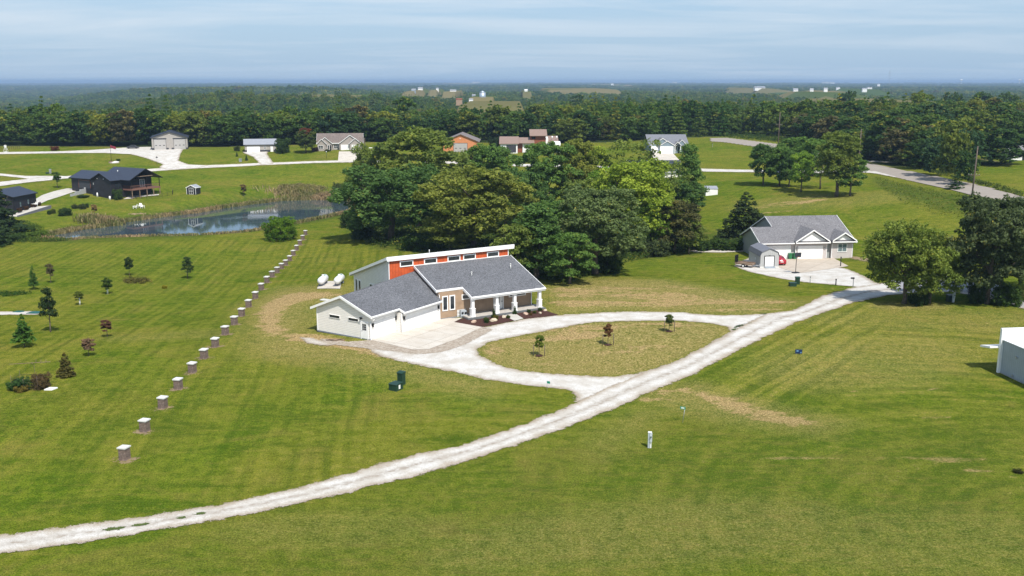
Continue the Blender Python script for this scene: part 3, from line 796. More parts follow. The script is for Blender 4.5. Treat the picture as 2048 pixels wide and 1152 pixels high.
sheet('gravel_driveway', LOOP, M['gravel'], .5, .035, hole=ISLAND_PX)
sheet('gravel_verge', [(640,678),(700,684),(745,680),(824,696),(856,695),(912,676),(962,653),(985,660),(930,690),(880,706),(840,709),(780,703),(730,697),(650,688)], M['gravel_dark'], .4, .05, 1.0)
sheet('gravel_patch', [(597,674),(625,676),(655,684),(668,690),(640,693),(612,686)], M['gravel'], .4, .055)
slabsheet('concrete_pad', [(744,681),(824,700),(856,699.5),(912,679.5),(964,655),(908,645),(925,636.5),(882,637),(800,660)], M['concrete'], .07)
slabsheet('concrete_walkway', [(1008,632),(1029,627),(1047,638),(1029,642.5)], M['concrete_gray'], .075)
sheet('mulch_bed', [(908.5,645),(925,637),(943,641),(1008,631),(1029,642),(964,655)], M['mulchbed'], .3, .06, .4)
sheet('mulch_bed', [(1029,628),(1084,619.5),(1118,630.5),(1105,632.5),(1049,638.5)], M['mulchbed'], .3, .06, .4)
slabsheet('tank_pad', [(634,578),(680,578),(684.5,563),(642,563)], M['concrete'], .06)
# right-hand neighbour
slabsheet('concrete_driveway', [(1545,531),(1596,547),(1686,534.6),(1697,532.5),(1663,514.5),(1652,517.5),(1560,517.5)], M['concrete_tan'], .07)
sheet('gravel_driveway', [(1467,532),(1494,543),(1565,558.5),(1617,566),(1669,570),(1704,573.5),(1745,582),(1800,575),(1748,564),(1727,551),(1696,538),(1640,530),(1560,517),(1500,515),(1475,524)], M['gravel'], .5, .04)
sheet('gravel_patch', [(1378,502),(1410,498.5),(1470,497),(1492,500),(1492,504),(1440,505.5),(1390,505)], M['gravel'], .5, .05)
sheet('asphalt_lane', [(1790,557),(1860,551),(1925,562),(1985,572),(2060,592),(2180,625),(2180,655),(2048,612),(1965,588),(1913,580),(1850,577),(1800,580)], M['asphalt'], .8, .07, .3)
sheet('gravel_shoulder', [(1860,577),(1913,580),(1965,588),(2048,610),(2180,650),(2180,662),(2048,618),(1960,594),(1905,585),(1860,584)], M['gravel'], .5, .05)
# distant lanes
sheet('gravel_lane', [(-260,398),(-60,370),(0,364),(52,358.5),(107,352),(135,352.5),(200,345),(300,338),(400,331),(520,326),(620,322.5),(740,320.5),(905,323),(1100,329),(1300,335),(1400,337.5),(1520,340),(1640,341),(1712,338),
   (1716,344),(1640,347),(1520,345),(1400,343.5),(1300,341),(1100,334.5),(905,328),(740,325.5),(620,327),(520,331),(400,337),(300,343.5),(200,351),(130,358),(52,366),(0,373),(-60,379),(-260,412)], M['gravel'], .8, .10, .8)
sheet('gravel_lane', [(-60,344),(0,347),(52,352),(104,352),(110,356),(60,359),(40,356),(0,352),(-60,349)], M['gravel'], .8, .09, .8)
sheet('gravel_yard', [(-200,305),(-60,304.5),(0,304.5),(120,303),(179,300.5),(229,297),(262,295),(300,294),(368,299),(361,310),(358,322),(378,329.5),(420,331),(400,336),(333,340),(318,335),(325,329.5),(292,317),(260,309),(208,306.5),(120,307),(0,309),(-60,309),(-200,310)], M['gravel'], .8, .12, .8)
sheet('gravel_driveway', [(484,304.5),(536,303.5),(535,309),(548,328),(521,330),(505,314),(488,307)], M['gravel'], .8, .12, .6)
slabsheet('concrete_driveway', [(678,303.5),(720,303.5),(712,322.5),(676,323.5)], M['concrete'], .14)
slabsheet('concrete_driveway', [(1302,307),(1346,307),(1360,322),(1310,322)], M['concrete'], .12)
slabsheet('concrete_driveway', [(133,377.5),(164,377),(152,383),(122,393),(96,401),(78,409),(66,402),(84,391),(108,383)], M['concrete_gray'], .10)
sheet('county_road', [(1425,277),(1452,276.5),(1505,283),(1560,290),(1640,306),(1741,329),(1811,343),(1911,362),(2013,389),(2110,418),(2090,424),(1993,399.5),(1946,388),(1848,365.5),(1753,343),(1700,333),(1640,316),(1560,300),(1505,292),(1452,284.5),(1425,283)], M['county'], 1.0, .12, .4)
sheet('gravel_shoulder', [(1690,333),(1753,341.5),(1848,364.5),(1905,378),(1848,368),(1796,356.5),(1745,347),(1700,344)], M['gravel'], .6, .11, .8)
sheet('gravel_shoulder', [(1690,322),(1727,324),(1725,329),(1700,330)], M['gravel'], .8, .13, .8)
sheet('gravel_lane', [(1725,320),(1765,322),(1798,324),(1798,326),(1765,325),(1725,324)], M['gravel'], .6, .12, .6)
sheet('soil_path', [(1700,513),(1735,517),(1760,525),(1748,527),(1720,521),(1700,517)], M['straw'], .4, .06, .8)
sheet('pond_water', [(0, 0)], M['water'], 1, 0) if False else None
PW = np.array(POND)
c0 = PW.mean(0)
sheet('pond_water', PW, M['water'], 1.5, 0, .9, world=True, level=POND_Z)
# weeds that have come up in the middle of the road and along the joins
for i, (px_, py_, rx, ry, a) in enumerate([(228,1059.5,.75,.22,20),(281,1051,.6,.24,10),(361.5,1037,.38,.2,10),(399,1029,.34,.18,10),(314,1046,.25,.08,5)]):
    c = at(px_, py_); aa = R(a)
    sheet('weed_patch', [(c.x + rx * math.cos(t) * math.cos(aa) - ry * math.sin(t) * math.sin(aa), c.y + rx * math.cos(t) * math.sin(aa) + ry * math.sin(t) * math.cos(aa)) for t in np.linspace(0, 6.28, 14)[:-1]], M['weeds'], .12, .085, .35, world=True)
rw = random.Random(8)
for i in range(14):
    f_ = rw.random()
    c = at(1462 + 72 * f_ + rw.uniform(-7, 7), 662 - 34 * f_ + rw.uniform(-3, 3))
    r1, r2, aa = rw.uniform(.12, .6), rw.uniform(.06, .16), R(45 + rw.uniform(-15, 15))
    sheet('weed_patch', [(c.x + r1 * math.cos(t) * math.cos(aa) - r2 * math.sin(t) * math.sin(aa), c.y + r1 * math.cos(t) * math.sin(aa) + r2 * math.sin(t) * math.cos(aa)) for t in np.linspace(0, 6.28, 10)[:-1]], M['weeds'], .2, .095, .35, world=True)
# ------------------------------------------------------------ foliage
def leaf_arrays(cent, rad, k, size, rg, flatz=.75, up=.45, ctint=None, tj=.16):
    """k leaf faces in a puff round each centre"""
    n = len(cent)
    C = np.repeat(cent, k, 0); Rr = np.repeat(rad, k)
    d = rg.normal(size=(n * k, 3)); d /= np.linalg.norm(d, axis=1)[:, None] + 1e-9
    r = Rr * rg.uniform(.25, 1.0, n * k) ** .6
    P = C + d * r[:, None] * np.array([1, 1, flatz])
    nr = d * .7 + rg.normal(size=(n * k, 3)) * .55 + np.array([0, 0, up])
    nr /= np.linalg.norm(nr, axis=1)[:, None] + 1e-9
    t = np.cross(nr, rg.normal(size=(n * k, 3))); t /= np.linalg.norm(t, axis=1)[:, None] + 1e-9
    b = np.cross(nr, t)
    s = size * rg.uniform(.6, 1.35, n * k)
    a = t * (s * .62)[:, None]; c = b * (s * .38)[:, None]
    V = np.stack([P - a, P - c, P + a, P + c], 1).reshape(-1, 3)
    if ctint is None: ctint = rg.uniform(.1, .9, n)
    ti = np.clip(np.repeat(ctint, k) + rg.normal(0, tj, n * k), 0, 1)
    F = np.arange(len(V)).reshape(-1, 4)
    return V, F, np.repeat(ti, 4)
def crown_pts(H, Rc, base, seed, nl=14, shape='round', dens=1.0, clump=.11, yellow=0.0):
    """clump centres on the lobes of a crown"""
    rg = np.random.default_rng(seed)
    zc = (base + H) / 2; Rz = (H - base) / 2
    lob = []
    for i in range(nl):
        ph = i * 2.4 + rg.uniform(-.4, .4)
        u = (i + .5) / nl
        zz_ = (2 * u - 1) * .78
        rr = math.sqrt(max(0, 1 - zz_ ** 2)) * rg.uniform(.48, .78)
        if shape == 'cone': rr *= (1.15 - u) * .95
        if shape == 'vase': rr *= (.55 + u * .7)
        lr = Rc * rg.uniform(.30, .46) * (1 - .25 * abs(zz_))
        lob.append((rr * Rc * math.cos(ph), rr * Rc * math.sin(ph), zc + zz_ * Rz, lr))
    lob.append((0, 0, zc, Rc * .55)); lob.append((0, 0, H - Rc * .38, Rc * .38))
    cs, rs, ts = [], [], []
    for lx, ly, lz, lr in lob:
        m = int(dens * 26 * (lr / (Rc * .4)) ** 2)
        d = rg.normal(size=(m, 3)); d /= np.linalg.norm(d, axis=1)[:, None]
        if base > .5: d[:, 2] = np.where(d[:, 2] < -.25, -d[:, 2] * .5, d[:, 2])
        o = np.array([lx, ly, 0]); on = o / (np.linalg.norm(o) + 1e-6)
        keep = (d @ on > -.45) | (d[:, 2] > .3)
        d = d[keep]
        p = np.array([lx, ly, lz]) + d * lr * rg.uniform(.72, 1.06, len(d))[:, None] * np.array([1, 1, .8])
        lt = rg.uniform(.25, .6)
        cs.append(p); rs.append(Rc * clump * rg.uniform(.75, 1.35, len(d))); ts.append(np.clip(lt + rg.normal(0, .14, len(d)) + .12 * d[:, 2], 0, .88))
    C = np.concatenate(cs); Rr = np.concatenate(rs); T = np.concatenate(ts)
    if yellow > 0:
        c0 = C[rg.integers(len(C))]
        for q in range(4):
            c0 = C[rg.integers(len(C))]
            T = np.where(np.linalg.norm(C - c0, axis=1) < Rc * yellow, 1.0, T)
    if base <= .5:      # bushes are leafy right down to the ground
        m = int(40 * dens); a = rg.uniform(0, 6.28, m); rr = Rc * rg.uniform(.55, .92, m)
        C = np.concatenate([C, np.column_stack([rr * np.cos(a), rr * np.sin(a), rg.uniform(.05, .35, m) * H])]); Rr = np.concatenate([Rr, np.full(m, Rc * clump)]); T = np.concatenate([T, rg.uniform(.2, .5, m)])
    keep = C[:, 2] > base * .6
    return C[keep], Rr[keep], T[keep]
def crown_mesh(name, H, Rc, base, seed, nl=14, shape='round', dens=1.0, k=26, leaf=.36, clump=.11, yellow=0.0, up=.45):
    rg = np.random.default_rng(seed + 100)
    C, Rr, T = crown_pts(H, Rc, base, seed, nl, shape, dens, clump, yellow)
    V, F, ti = leaf_arrays(C, Rr, k, leaf, rg, ctint=T, up=up)
    return V, F, ti
def conifer_arrays(H, Rc, base, seed, k=14, leaf=.4, lev=13, per=9, droop=.25):
    rg = np.random.default_rng(seed)
    cs, rs, ts = [], [], []
    for i in range(lev):
        u = i / (lev - 1); z = base + (H - base) * u
        r = Rc * (1 - u) ** .85 * rg.uniform(.85, 1.1) + Rc * .05
        n = max(3, int(per * (1 - u * .7)))
        for q in range(n):
            ph = rg.uniform(0, 6.28)
            for s in (.45, .72, 1.0):
                if u > .8 and s < .9: continue
                rr = r * s * rg.uniform(.85, 1.12)
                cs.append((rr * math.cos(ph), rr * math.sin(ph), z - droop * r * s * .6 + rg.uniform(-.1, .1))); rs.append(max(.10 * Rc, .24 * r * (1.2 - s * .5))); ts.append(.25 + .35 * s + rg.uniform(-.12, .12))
    C = np.array(cs); Rr = np.array(rs); T = np.clip(np.array(ts), 0, .88)
    return leaf_arrays(C, Rr, k, leaf, rg, flatz=.5, up=.7, ctint=T)
def trunk_mb(H, r, base, seed, limbs=6, Rc=3.0, lean=0.0, forks=1):
    rg = random.Random(seed)
    mb = MB()
    top = base + (H - base) * .62
    for q in range(forks):
        off = Vector((rg.uniform(-1, 1), rg.uniform(-1, 1), 0)) * (r * 1.6 if forks > 1 else 0)
        ang = rg.uniform(0, 6.28)
        sx, sy = math.cos(ang) * lean * H, math.sin(ang) * lean * H
        pts = [off * .5 + Vector((0, 0, -.3))] + [off + Vector((sx * t * t + rg.uniform(-1, 1) * r * .5, sy * t * t + rg.uniform(-1, 1) * r * .5, top * t)) for t in (.12, .35, .6, .8, 1)]
        mb.tube(pts, [r * 1.35, r, r * .85, r * .65, r * .42, r * .2], 8)
        for i in range(limbs):
            u = rg.uniform(.38, .92); z = top * u
            ph = rg.uniform(0, 6.28); L = Rc * rg.uniform(.5, .85)
            p0 = off + Vector((sx * u * u, sy * u * u, z))
            d = Vector((math.cos(ph), math.sin(ph), rg.uniform(.35, .9)))
            mb.tube([p0, p0 + d * L * .5 + Vector((0, 0, L * .08)), p0 + d * L + Vector((0, 0, L * .2))], [r * .42 * (1.2 - u * .6), r * .25, r * .08], 5, False)
    return mb
def mb_mesh(name, mb, mat):
    me = bpy.data.meshes.new(name); me.from_pydata(mb.v, [], mb.f)
    me.polygons.foreach_set('use_smooth', mb.sm); me.materials.append(mat); me.update()
    return me
PROTO = {}
def proto(kind):
    if kind in PROTO: return PROTO[kind]
    specs = {
      'oakA': dict(H=16, Rc=8.2, base=1.3, seed=1, nl=27, dens=1.6, k=38, leaf=.38, clump=.09),
      'oakB': dict(H=17, Rc=7.4, base=1.4, seed=2, nl=25, dens=1.55, k=38, leaf=.38, clump=.095),
      'tallA': dict(H=20, Rc=6.2, base=3.0, seed=3, nl=22, dens=1.5, k=36, leaf=.38, clump=.105),
      'ovalA': dict(H=14, Rc=5.0, base=1.2, seed=4, nl=18, dens=1.5, k=34, leaf=.34, clump=.11),
      'ovalB': dict(H=13, Rc=5.4, base=1.6, seed=5, nl=17, dens=1.45, k=34, leaf=.34, clump=.11),
      'sparse': dict(H=15, Rc=5.6, base=3.0, seed=6, nl=15, dens=.62, k=18, leaf=.36, clump=.12),
      'coneA': dict(H=14, Rc=4.4, base=.6, seed=7, nl=18, shape='cone', dens=1.2, k=22, leaf=.34, clump=.13),
      'walnut': dict(H=12, Rc=6.4, base=1.1, seed=8, nl=24, dens=1.5, k=34, leaf=.32, clump=.10),
      'shrub': dict(H=3.2, Rc=2.6, base=.1, seed=9, nl=9, dens=1.0, k=20, leaf=.26, clump=.16),
      'willow': dict(H=6.4, Rc=3.9, base=.2, seed=10, nl=12, dens=1.5, k=30, leaf=.24, clump=.13, up=.1),
      'small': dict(H=5.6, Rc=1.7, base=1.5, seed=11, nl=10, dens=1.1, k=16, leaf=.27, clump=.19),
      'young': dict(H=4.0, Rc=.9, base=1.3, seed=12, nl=8, dens=.9, k=14, leaf=.20, clump=.24),
      'columny': dict(H=6.0, Rc=1.55, base=1.3, seed=13, nl=10, shape='cone', dens=.9, k=13, leaf=.2, clump=.19),
    }
    conif = {
      'cedar': dict(H=10, Rc=4.4, base=.3, seed=21, k=20, leaf=.36, lev=18, per=17, droop=.05),
      'spruce': dict(H=10, Rc=3.6, base=.2, seed=22, k=20, leaf=.34, lev=18, per=15, droop=.35),
      'cypress': dict(H=5.0, Rc=1.45, base=1.1, seed=23, k=16, leaf=.24, lev=13, per=12, droop=-.1),
      'arbor': dict(H=3.4, Rc=1.25, base=.05, seed=24, k=20, leaf=.2, lev=14, per=15, droop=.1),
    }
    if kind in specs:
        s = dict(specs[kind]); V, F, ti = crown_mesh(kind, **s)
    else:
        s = dict(conif[kind]); V, F, ti = conifer_arrays(**s)
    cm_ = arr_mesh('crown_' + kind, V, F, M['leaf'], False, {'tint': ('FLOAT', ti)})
    small = s['H'] < 7
    r = {'oakA': .48, 'oakB': .45, 'tallA': .42, 'walnut': .3}.get(kind, s['H'] * (.016 if small else .02))
    tb = trunk_mb(s['H'], r, s['base'], s['seed'] + 50, 5 if small else 9, s['Rc'], .02, 2 if kind in ('walnut',) else 1)
    tm_ = mb_mesh('trunk_' + kind, tb, M['bark'])
    PROTO[kind] = (cm_, tm_, s['H'], s['Rc'])
    return PROTO[kind]
def tree(kind, base, H, W, tint, label, cat='tree', name='tree', group=None, rz=None, sink=.1):
    """base: Vector on the ground, H height m, W crown width m"""
    cm_, tm_, h0, r0 = proto(kind)
    rr = random.Random(int(base.x * 13 + base.y * 7))
    o = empty(name, (base.x, base.y, base.z - sink), rr.uniform(0, 6.28) if rz is None else rz, label, cat, group)
    sx, sz = W / (2 * r0), H / h0
    o.scale = (sx, sx, sz)
    c = link('crown', cm_, o); c.color = (*tint, 1)
    link('trunk', tm_, o)
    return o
def tree_px(kind, px, py, top, wpx, tint, label, **kw):
    """px,py: foot of the trunk; top: row of the crown's top; wpx: width in pixels"""
    p = at(px, py)
    s = depth_scale(p)
    # height from the row of the top, at the depth of the foot
    v = (576 - top) / FPX
    zt = CAM_H + p.y * (-ST + v * CT) / (CT + v * ST)
    big = kind in ('oakA','oakB','tallA','ovalA','ovalB','sparse','coneA','walnut')
    if big: tint = tuple(q * 1.95 for q in tint)
    elif kind in ('young','small','columny','cypress','willow','arbor','spruce'): tint = tuple(q * 1.3 for q in tint)
    return tree(kind, p, zt - p.z, wpx / s * (1.12 if big and kw.get('group', '').endswith('central grove') else 1.04), tint, label, **kw)
DK = (.042, .078, .022); MID = (.056, .100, .024); OL = (.078, .104, .024); OLY = (.096, .112, .024); BR = (.092, .150, .022); YG = (.125, .165, .022); GG = (.066, .092, .036); RST = (.115, .075, .035)
BLG = (.030, .055, .024)
# the grove between the house and the pond
G = 'trees of the central grove'
for a in [
  ('oakA', 785,478,330,205, DK, 'huge dark green oak at the left end of the grove beside the pond'),
  ('tallA', 838,455,248,165, OL, 'tallest olive green tree, standing behind the huge dark oak'),
  ('oakA', 752,445,288,95, OL, 'small loose olive tree leaning towards the pale lane behind the huge oak'),
  ('oakB', 950,500,332,200, OLY, 'broad yellow-olive tree right behind the orange clerestory of the white house'),
  ('ovalB', 900,505,428,120, OLY, 'lower olive tree touching the high end of the white shed roof'),
  ('ovalA', 985,430,284,110, MID, 'mid green feathery tree in front of the orange barn'),
  ('ovalB', 935,425,292,70, OL, 'small yellow-olive tree just left below the orange barn'),
  ('tallA', 1092,448,278,115, MID, 'tall rich green tree in front of the brown-roofed white house'),
  ('ovalB', 1050,470,335,100, DK, 'dark green tree in the middle of the grove, right of the broad yellow-olive one'),
  ('tallA', 1150,440,272,85, OLY, 'narrow gold-green tree right of the brown-roofed white house'),
  ('ovalA', 1188,432,286,62, YG, 'small lemon yellow tree at the back of the grove'),
  ('coneA', 1075,556,405,150, DK, 'dark cone-shaped tree at the right end of the white house roof'),
  ('oakB', 1192,548,372,165, GG, 'big grey-green tree at the front of the grove overhanging the lawn'),
  ('ovalA', 1140,568,460,95, MID, 'low green tree at the foot of the big grey-green tree'),
  ('ovalB', 1035,560,440,90, OL, 'olive tree pressed against the back right corner of the white house'),
  ('oakB', 1265,500,318,165, YG, 'bright yellow-green tree on the right side of the grove'),
  ('ovalA', 1225,455,330,110, BR, 'fresh green tree peeping over the top of the bright yellow-green tree'),
  ('ovalB', 1300,505,400,75, BR, 'low bright green tree on the grove edge above the sunlit lawn'),
  ('sparse', 1262,430,274,120, OL, 'thin olive tree whose twigs cross the blue-grey house'),
  ('sparse', 1325,450,318,110, OL, 'thin brown-olive tree beside the dark roof hidden in the grove'),
  ('coneA', 1375,415,284,75, MID, 'leafy mid green tree left of the white garden shed'),
  ('ovalB', 1360,445,362,90, DK, 'dark spreading tree just left of the white garden shed'),
  ('ovalA', 1350,506,395,95, (.050,.052,.020), 'brownish dark tree at the right corner of the grove'),
  ('ovalB', 1378,508,430,60, OL, 'olive bush-like tree at the rightmost tip of the grove'),
  ('ovalB', 1120,505,395,110, MID, 'mid green tree filling the grove between the cone-shaped and the grey-green tree'),
  ('ovalA', 1012,455,345,95, OL, 'olive tree behind the middle of the grove'),
  ('ovalB', 1172,470,350,110, OL, 'second olive tree behind the big grey-green one'),
  ('ovalB', 1240,478,385,90, MID, 'green tree inside the grove below the bright yellow-green crown'),
  ('shrub', 1215,545,505,60, MID, 'leafy green shrub at the grove foot next to the lawn'),
  ('shrub', 1310,512,478,60, GG, 'grey-green shrub under the brownish dark tree'),
  ('shrub', 840,498,470,75, MID, 'mid green bush on the mown edge under the huge dark oak'),
  ('shrub', 700,455,425,40, DK, 'dark bush at the pond edge below the huge oak'),
  ('shrub', 725,478,448,45, DK, 'dark low bush in the oak shade by the green bank'),
  ('shrub', 682,405,366,32, GG, 'pale grey-green bush on the reedy far bank of the pond'),
  ]: tree_px(*a, group=G)
# clump of trees on the slope
G = 'trees of the clump on the far right slope'
for a in [
  ('ovalB', 1526,370,284,66, DK, 'dark rounded tree at the left end of the slope clump'),
  ('ovalA', 1558,372,290,56, MID, 'second tree of the slope clump, mid green and upright'),
  ('ovalA', 1578,374,300,50, DK, 'dark tree tucked behind the lime green one'),
  ('ovalB', 1602,384,300,52, BR, 'lime green tree in front of the slope clump'),
  ('sparse', 1640,378,296,60, DK, 'slender dark tree between the lime green tree and the tallest one'),
  ('tallA', 1672,393,258,92, OL, 'tallest tree of the slope clump with a long bare pale trunk'),
  ('ovalB', 1700,392,310,72, MID, 'wide low-branched tree at the right end of the slope clump'),
  ('ovalB', 1625,352,272,80, MID, 'flat-topped tree behind the slope clump'),
  ('ovalA', 1580,345,272,60, MID, 'rounded tree behind the lime green one near the far road'),
  ]: tree_px(*a, group=G)
tree_px('cedar', 1490,478,386,100, (.046,.072,.024), 'dark evergreen cedar alone behind the grey-roofed house', name='cedar_tree')
for i, a in enumerate([(1408,500,478,42),(1437,499,476,40),(1462,500,478,40),(1487,499,474,42),(1395,495,470,40)]):
    tree_px('shrub', *a, MID, ['wild green shrub nearest the grove tip above the white gravel strip','second wild shrub from the grove along the white gravel strip','third wild shrub along the white gravel strip','wild shrub at the foot of the dark cedar','low wild shrub under the rightmost grove tree'][i], cat='shrub', name='shrub', group='shrubs behind the gravel strip')
G = 'large trees beside the lane on the right'
for a in [
  ('walnut', 1808,606,440,165, (.082,.108,.022), 'broad yellow-olive walnut tree over the end of the gravel road'),
  ('walnut', 1858,606,474,125, (.074,.104,.022), 'second yellow-olive tree, smaller, right of the broad walnut'),
  ('oakB', 1975,607,388,175, (.042,.058,.026), 'large dark grey-green oak standing by the asphalt lane'),
  ('oakA', 2065,590,400,170, (.038,.055,.024), 'dark oak cut off by the right edge of the photograph'),
  ('ovalB', 2000,585,440,130, (.045,.062,.026), 'dark tree filling the gap behind the large grey-green oak'),
  ]: tree_px(*a, group=G)
for a in [(1955,606,560,40,DK,'dark undergrowth bush at the foot of the large grey-green oak'),(2012,610,568,55,MID,'leafy green bush right of the large oak trunk'),(2045,600,578,40,OL,'olive bush by the lane at the right edge'),(1838,609,585,40,DK,'little bush between the two walnut trunks')]:
    tree_px('shrub', *a, cat='shrub', name='shrub')
# left lawn: young trees
G = 'young trees on the left lawn'
for a in [
  ('cypress', 68,579,532,18, (.050,.105,.022), 'slim green cypress sapling behind the septic strip'),
  ('young', 102,566,526,17, (.10,.09,.05), 'thin nearly bare sapling on the left lawn'),
  ('columny', 101,664,572,42, (.028,.050,.018), 'dark green pear tree with twigs sticking out of its top'),
  ('cypress', 49,694,628,38, (.055,.120,.022), 'feathery bright green cypress with a bare lower trunk'),
  ('young', 160,610,581,17, (.085,.11,.02), 'tiny sapling in a white trunk guard, farther down the lawn'),
  ('small', 215.5,588,554,21, (.050,.085,.018), 'round-headed sapling in a white trunk guard'),
  ('small', 259,551,513,18, (.034,.058,.020), 'dark narrow sapling beside the low weed patch'),
  ('columny', 376,557,512,28, (.036,.062,.022), 'dark pyramid-shaped oak sapling nearest the pillar row'),
  ('young', 215,674,638,21, (.11,.06,.04), 'rusty red sapling on the left lawn'),
  ('small', 178,712,675,26, (.15,.10,.07), 'dry pinkish brown sapling with a dense round head'),
  ('arbor', 133,753,705,34, (.085,.080,.025), 'brown-green evergreen shaped like a cone down to the ground'),
  ]: tree_px(*a, name='young_tree', group=G)
tree_px('willow', 562,480,431,68, (.085,.155,.014), 'dense round bright green willow bush by the pond', cat='shrub', name='willow_bush')
tree_px('spruce', 2,470,372,92, (.026,.048,.018), 'dark spruce cut by the left edge in front of the black garage', name='spruce_tree')
tree_px('spruce', -18,492,398,80, (.030,.055,.018), 'second dark spruce low at the left edge of the photograph', name='spruce_tree')
mp_ = tree_px('ovalB', 612,306,258,45, (.048,.066,.020), 'round maple turning red at the top beside the pale garage', name='maple_tree')
o_ = link('crown', PROTO['ovalB'][0], mp_, (0, 0, 6.0)); o_.scale = (.62, .62, .62); o_.color = (.19, .062, .035, 1); o_['label'] = 'red top of the crown'
for a in [
  ('shrub', 131,431,415,25, DK, 'dark round shrub on the bank above the pond'), ('shrub', 99,429,420,8, DK, 'small dark shrub at the end of the grey terrace'),
  ('shrub', 107,427,417,9, OL, 'small olive shrub at the end of the grey terrace'),
  ('shrub', 150,417,408,14, GG, 'grey shrub among white flowers on the bank'), ('shrub', 165,418,407,14, GG, 'flowering grey-green shrub on the bank below the black house'), ('shrub', 174,415,406,9, DK, 'last small shrub of the flowering row'),
  ('shrub', 236,399,378,20, MID, 'green bush against the black house wall'), ('shrub', 165,395,389,22, DK, 'low bush in front of the pale retaining wall'),
  ('shrub', 394,291,279,12, DK, 'dark little conifer right of the grey two-door garage'), ('shrub', 300,291,282,8, DK, 'dark bush at the left corner of the grey two-door garage'),
  ('shrub', 565,306,277,30, DK, 'dark tree-like bush between the pale garage and the maple'), ('shrub', 630,303,294,15, (.05,.03,.03), 'dark purple bush beside the red-topped maple'),
  ('shrub', 655,303,298,12, GG, 'low foundation bush at the taupe house'), ('shrub', 475,302,291,12, GG, 'white-flowered bush at the corner of the pale garage'),
  ('shrub', 237,322,317,8, DK, 'round bush in the flagpole bed'), ('shrub', 990,300,274,26, BLG, 'blue-green bush left of the brown-roofed white house'),
  ('shrub', 1008,312,300,22, OL, 'olive bush before the brown-roofed white house'),
  ('young', 115,376,343,17, MID, 'young green tree left of the black house garage'), ('young', 190,432,408,12, (.20,.13,.06), 'thin orange-leaved sapling on the bank'),
  ('young', 488,393,368,12, (.13,.09,.05), 'thin reddish sapling across the pond'), ('arbor', 493,321,309,6, DK, 'tiny dark conifer beside the pale garage driveway'),
  ('arbor', 474,313,304,5, DK, 'tiny conifer behind the first one at the pale garage'), ('shrub', 55,462,452,30, MID, 'wild green bush at the near left of the pond'), ('shrub', 75,474,462,45, BR, 'bright green bush at the near end of the pond'),
  ('shrub', 35,482,466,35, MID, 'wild bush near the spruces at the left edge'),
  ]: tree_px(*a, cat='shrub' if a[0] == 'shrub' else 'tree', name='shrub' if a[0] == 'shrub' else 'young_tree')
# ------------------------------------------------------------ reeds, weeds and rough growth: stuff
def blades(name, pts, hmin, hmax, wid, mat, rg, label, cat, lean=.25):
    n = len(pts)
    P = np.array(pts); h = rg.uniform(hmin, hmax, n); ph = rg.uniform(0, 6.28, n)
    a = np.stack([np.cos(ph), np.sin(ph), np.zeros(n)], 1) * wid / 2
    tl = rg.normal(0, lean, (n, 2))
    T = P + np.stack([tl[:, 0] * h, tl[:, 1] * h, h], 1)
    V = np.stack([P - a, P + a, T + a * .55, T - a * .55], 1).reshape(-1, 3)
    F = np.arange(len(V)).reshape(-1, 4)
    me = arr_mesh(name, V, F, mat, False, {'tint': ('FLOAT', np.repeat(rg.uniform(0, 1, n), 4))})
    return tag(link(name, me), label, cat, kind='stuff')
rg = np.random.default_rng(3)
def along(poly, n, lo, hi, keep=None):
    P = np.array(poly); nn = len(P); pts = []
    L = [np.hypot(*(P[(i + 1) % nn] - P[i])) for i in range(nn)]
    cum = np.cumsum([0] + L)
    s = rg.uniform(0, cum[-1], n); i = np.searchsorted(cum, s) - 1
    t = (s - cum[i]) / np.array(L)[i]
    A = P[i]; B = P[(i + 1) % nn]
    q = A + (B - A) * t[:, None]
    d = B - A; nr = np.stack([d[:, 1], -d[:, 0]], 1) / (np.hypot(d[:, 0], d[:, 1])[:, None] + 1e-9)
    q = q + nr * rg.uniform(lo, hi, n)[:, None]
    if keep is not None: q = q[keep(q)]
    return np.column_stack([q, height(q[:, 0], q[:, 1]) - .1])
# which way is outward?
tst = np.array(POND[0:1]); 
sgn = -1
_a, _b = np.array(POND[3]), np.array(POND[4]); _m = (_a + _b) / 2; _d = _b - _a; _nr = np.array([_d[1], -_d[0]]) / np.hypot(*_d)
sgn = 1 if poly_sd(POND, _m[0] + _nr[0], _m[1] + _nr[1]) < 0 else -1
lo, hi = (-.6, 3.2) if sgn > 0 else (-3.2, .6)
nearbank = lambda q: (q[:, 1] < 245)
farbank = lambda q: (q[:, 1] >= 245) | (q[:, 0] < -105)
blades('reeds', along(POND, 14000, min(sgn * -.3, sgn * 1.6), max(sgn * -.3, sgn * 1.6), farbank), .35, 1.1, .26, M['reed'], rg, 'dry brown reeds along the far bank of the pond', 'reeds')
blades('reeds', along(POND, 12000, min(sgn * .3, sgn * 3.6), max(sgn * .3, sgn * 3.6), nearbank), .25, .75, .26, M['reed'], rg, 'green and straw reeds along the near bank of the pond', 'reeds')
cR = at(205, 447)
q = rg.normal(0, 1, (2600, 2)) * [2.2, 1.3] + [cR.x, cR.y]
blades('reeds', np.column_stack([q, height(q[:, 0], q[:, 1])]), 1.0, 2.0, .3, M['reed'], rg, 'tall tan reed thicket at the bend of the pond', 'reeds')
cR = at(640, 396)
q = rg.normal(0, 1, (2000, 2)) * [6.5, 1.4] + [cR.x, cR.y]
q = q[poly_sd(POND, q[:, 0], q[:, 1]) < .5]
blades('reeds', np.column_stack([q, height(q[:, 0], q[:, 1])]), 0.8, 1.6, .28, M['reed'], rg, 'tall tan reed belt at the right end of the pond', 'reeds')
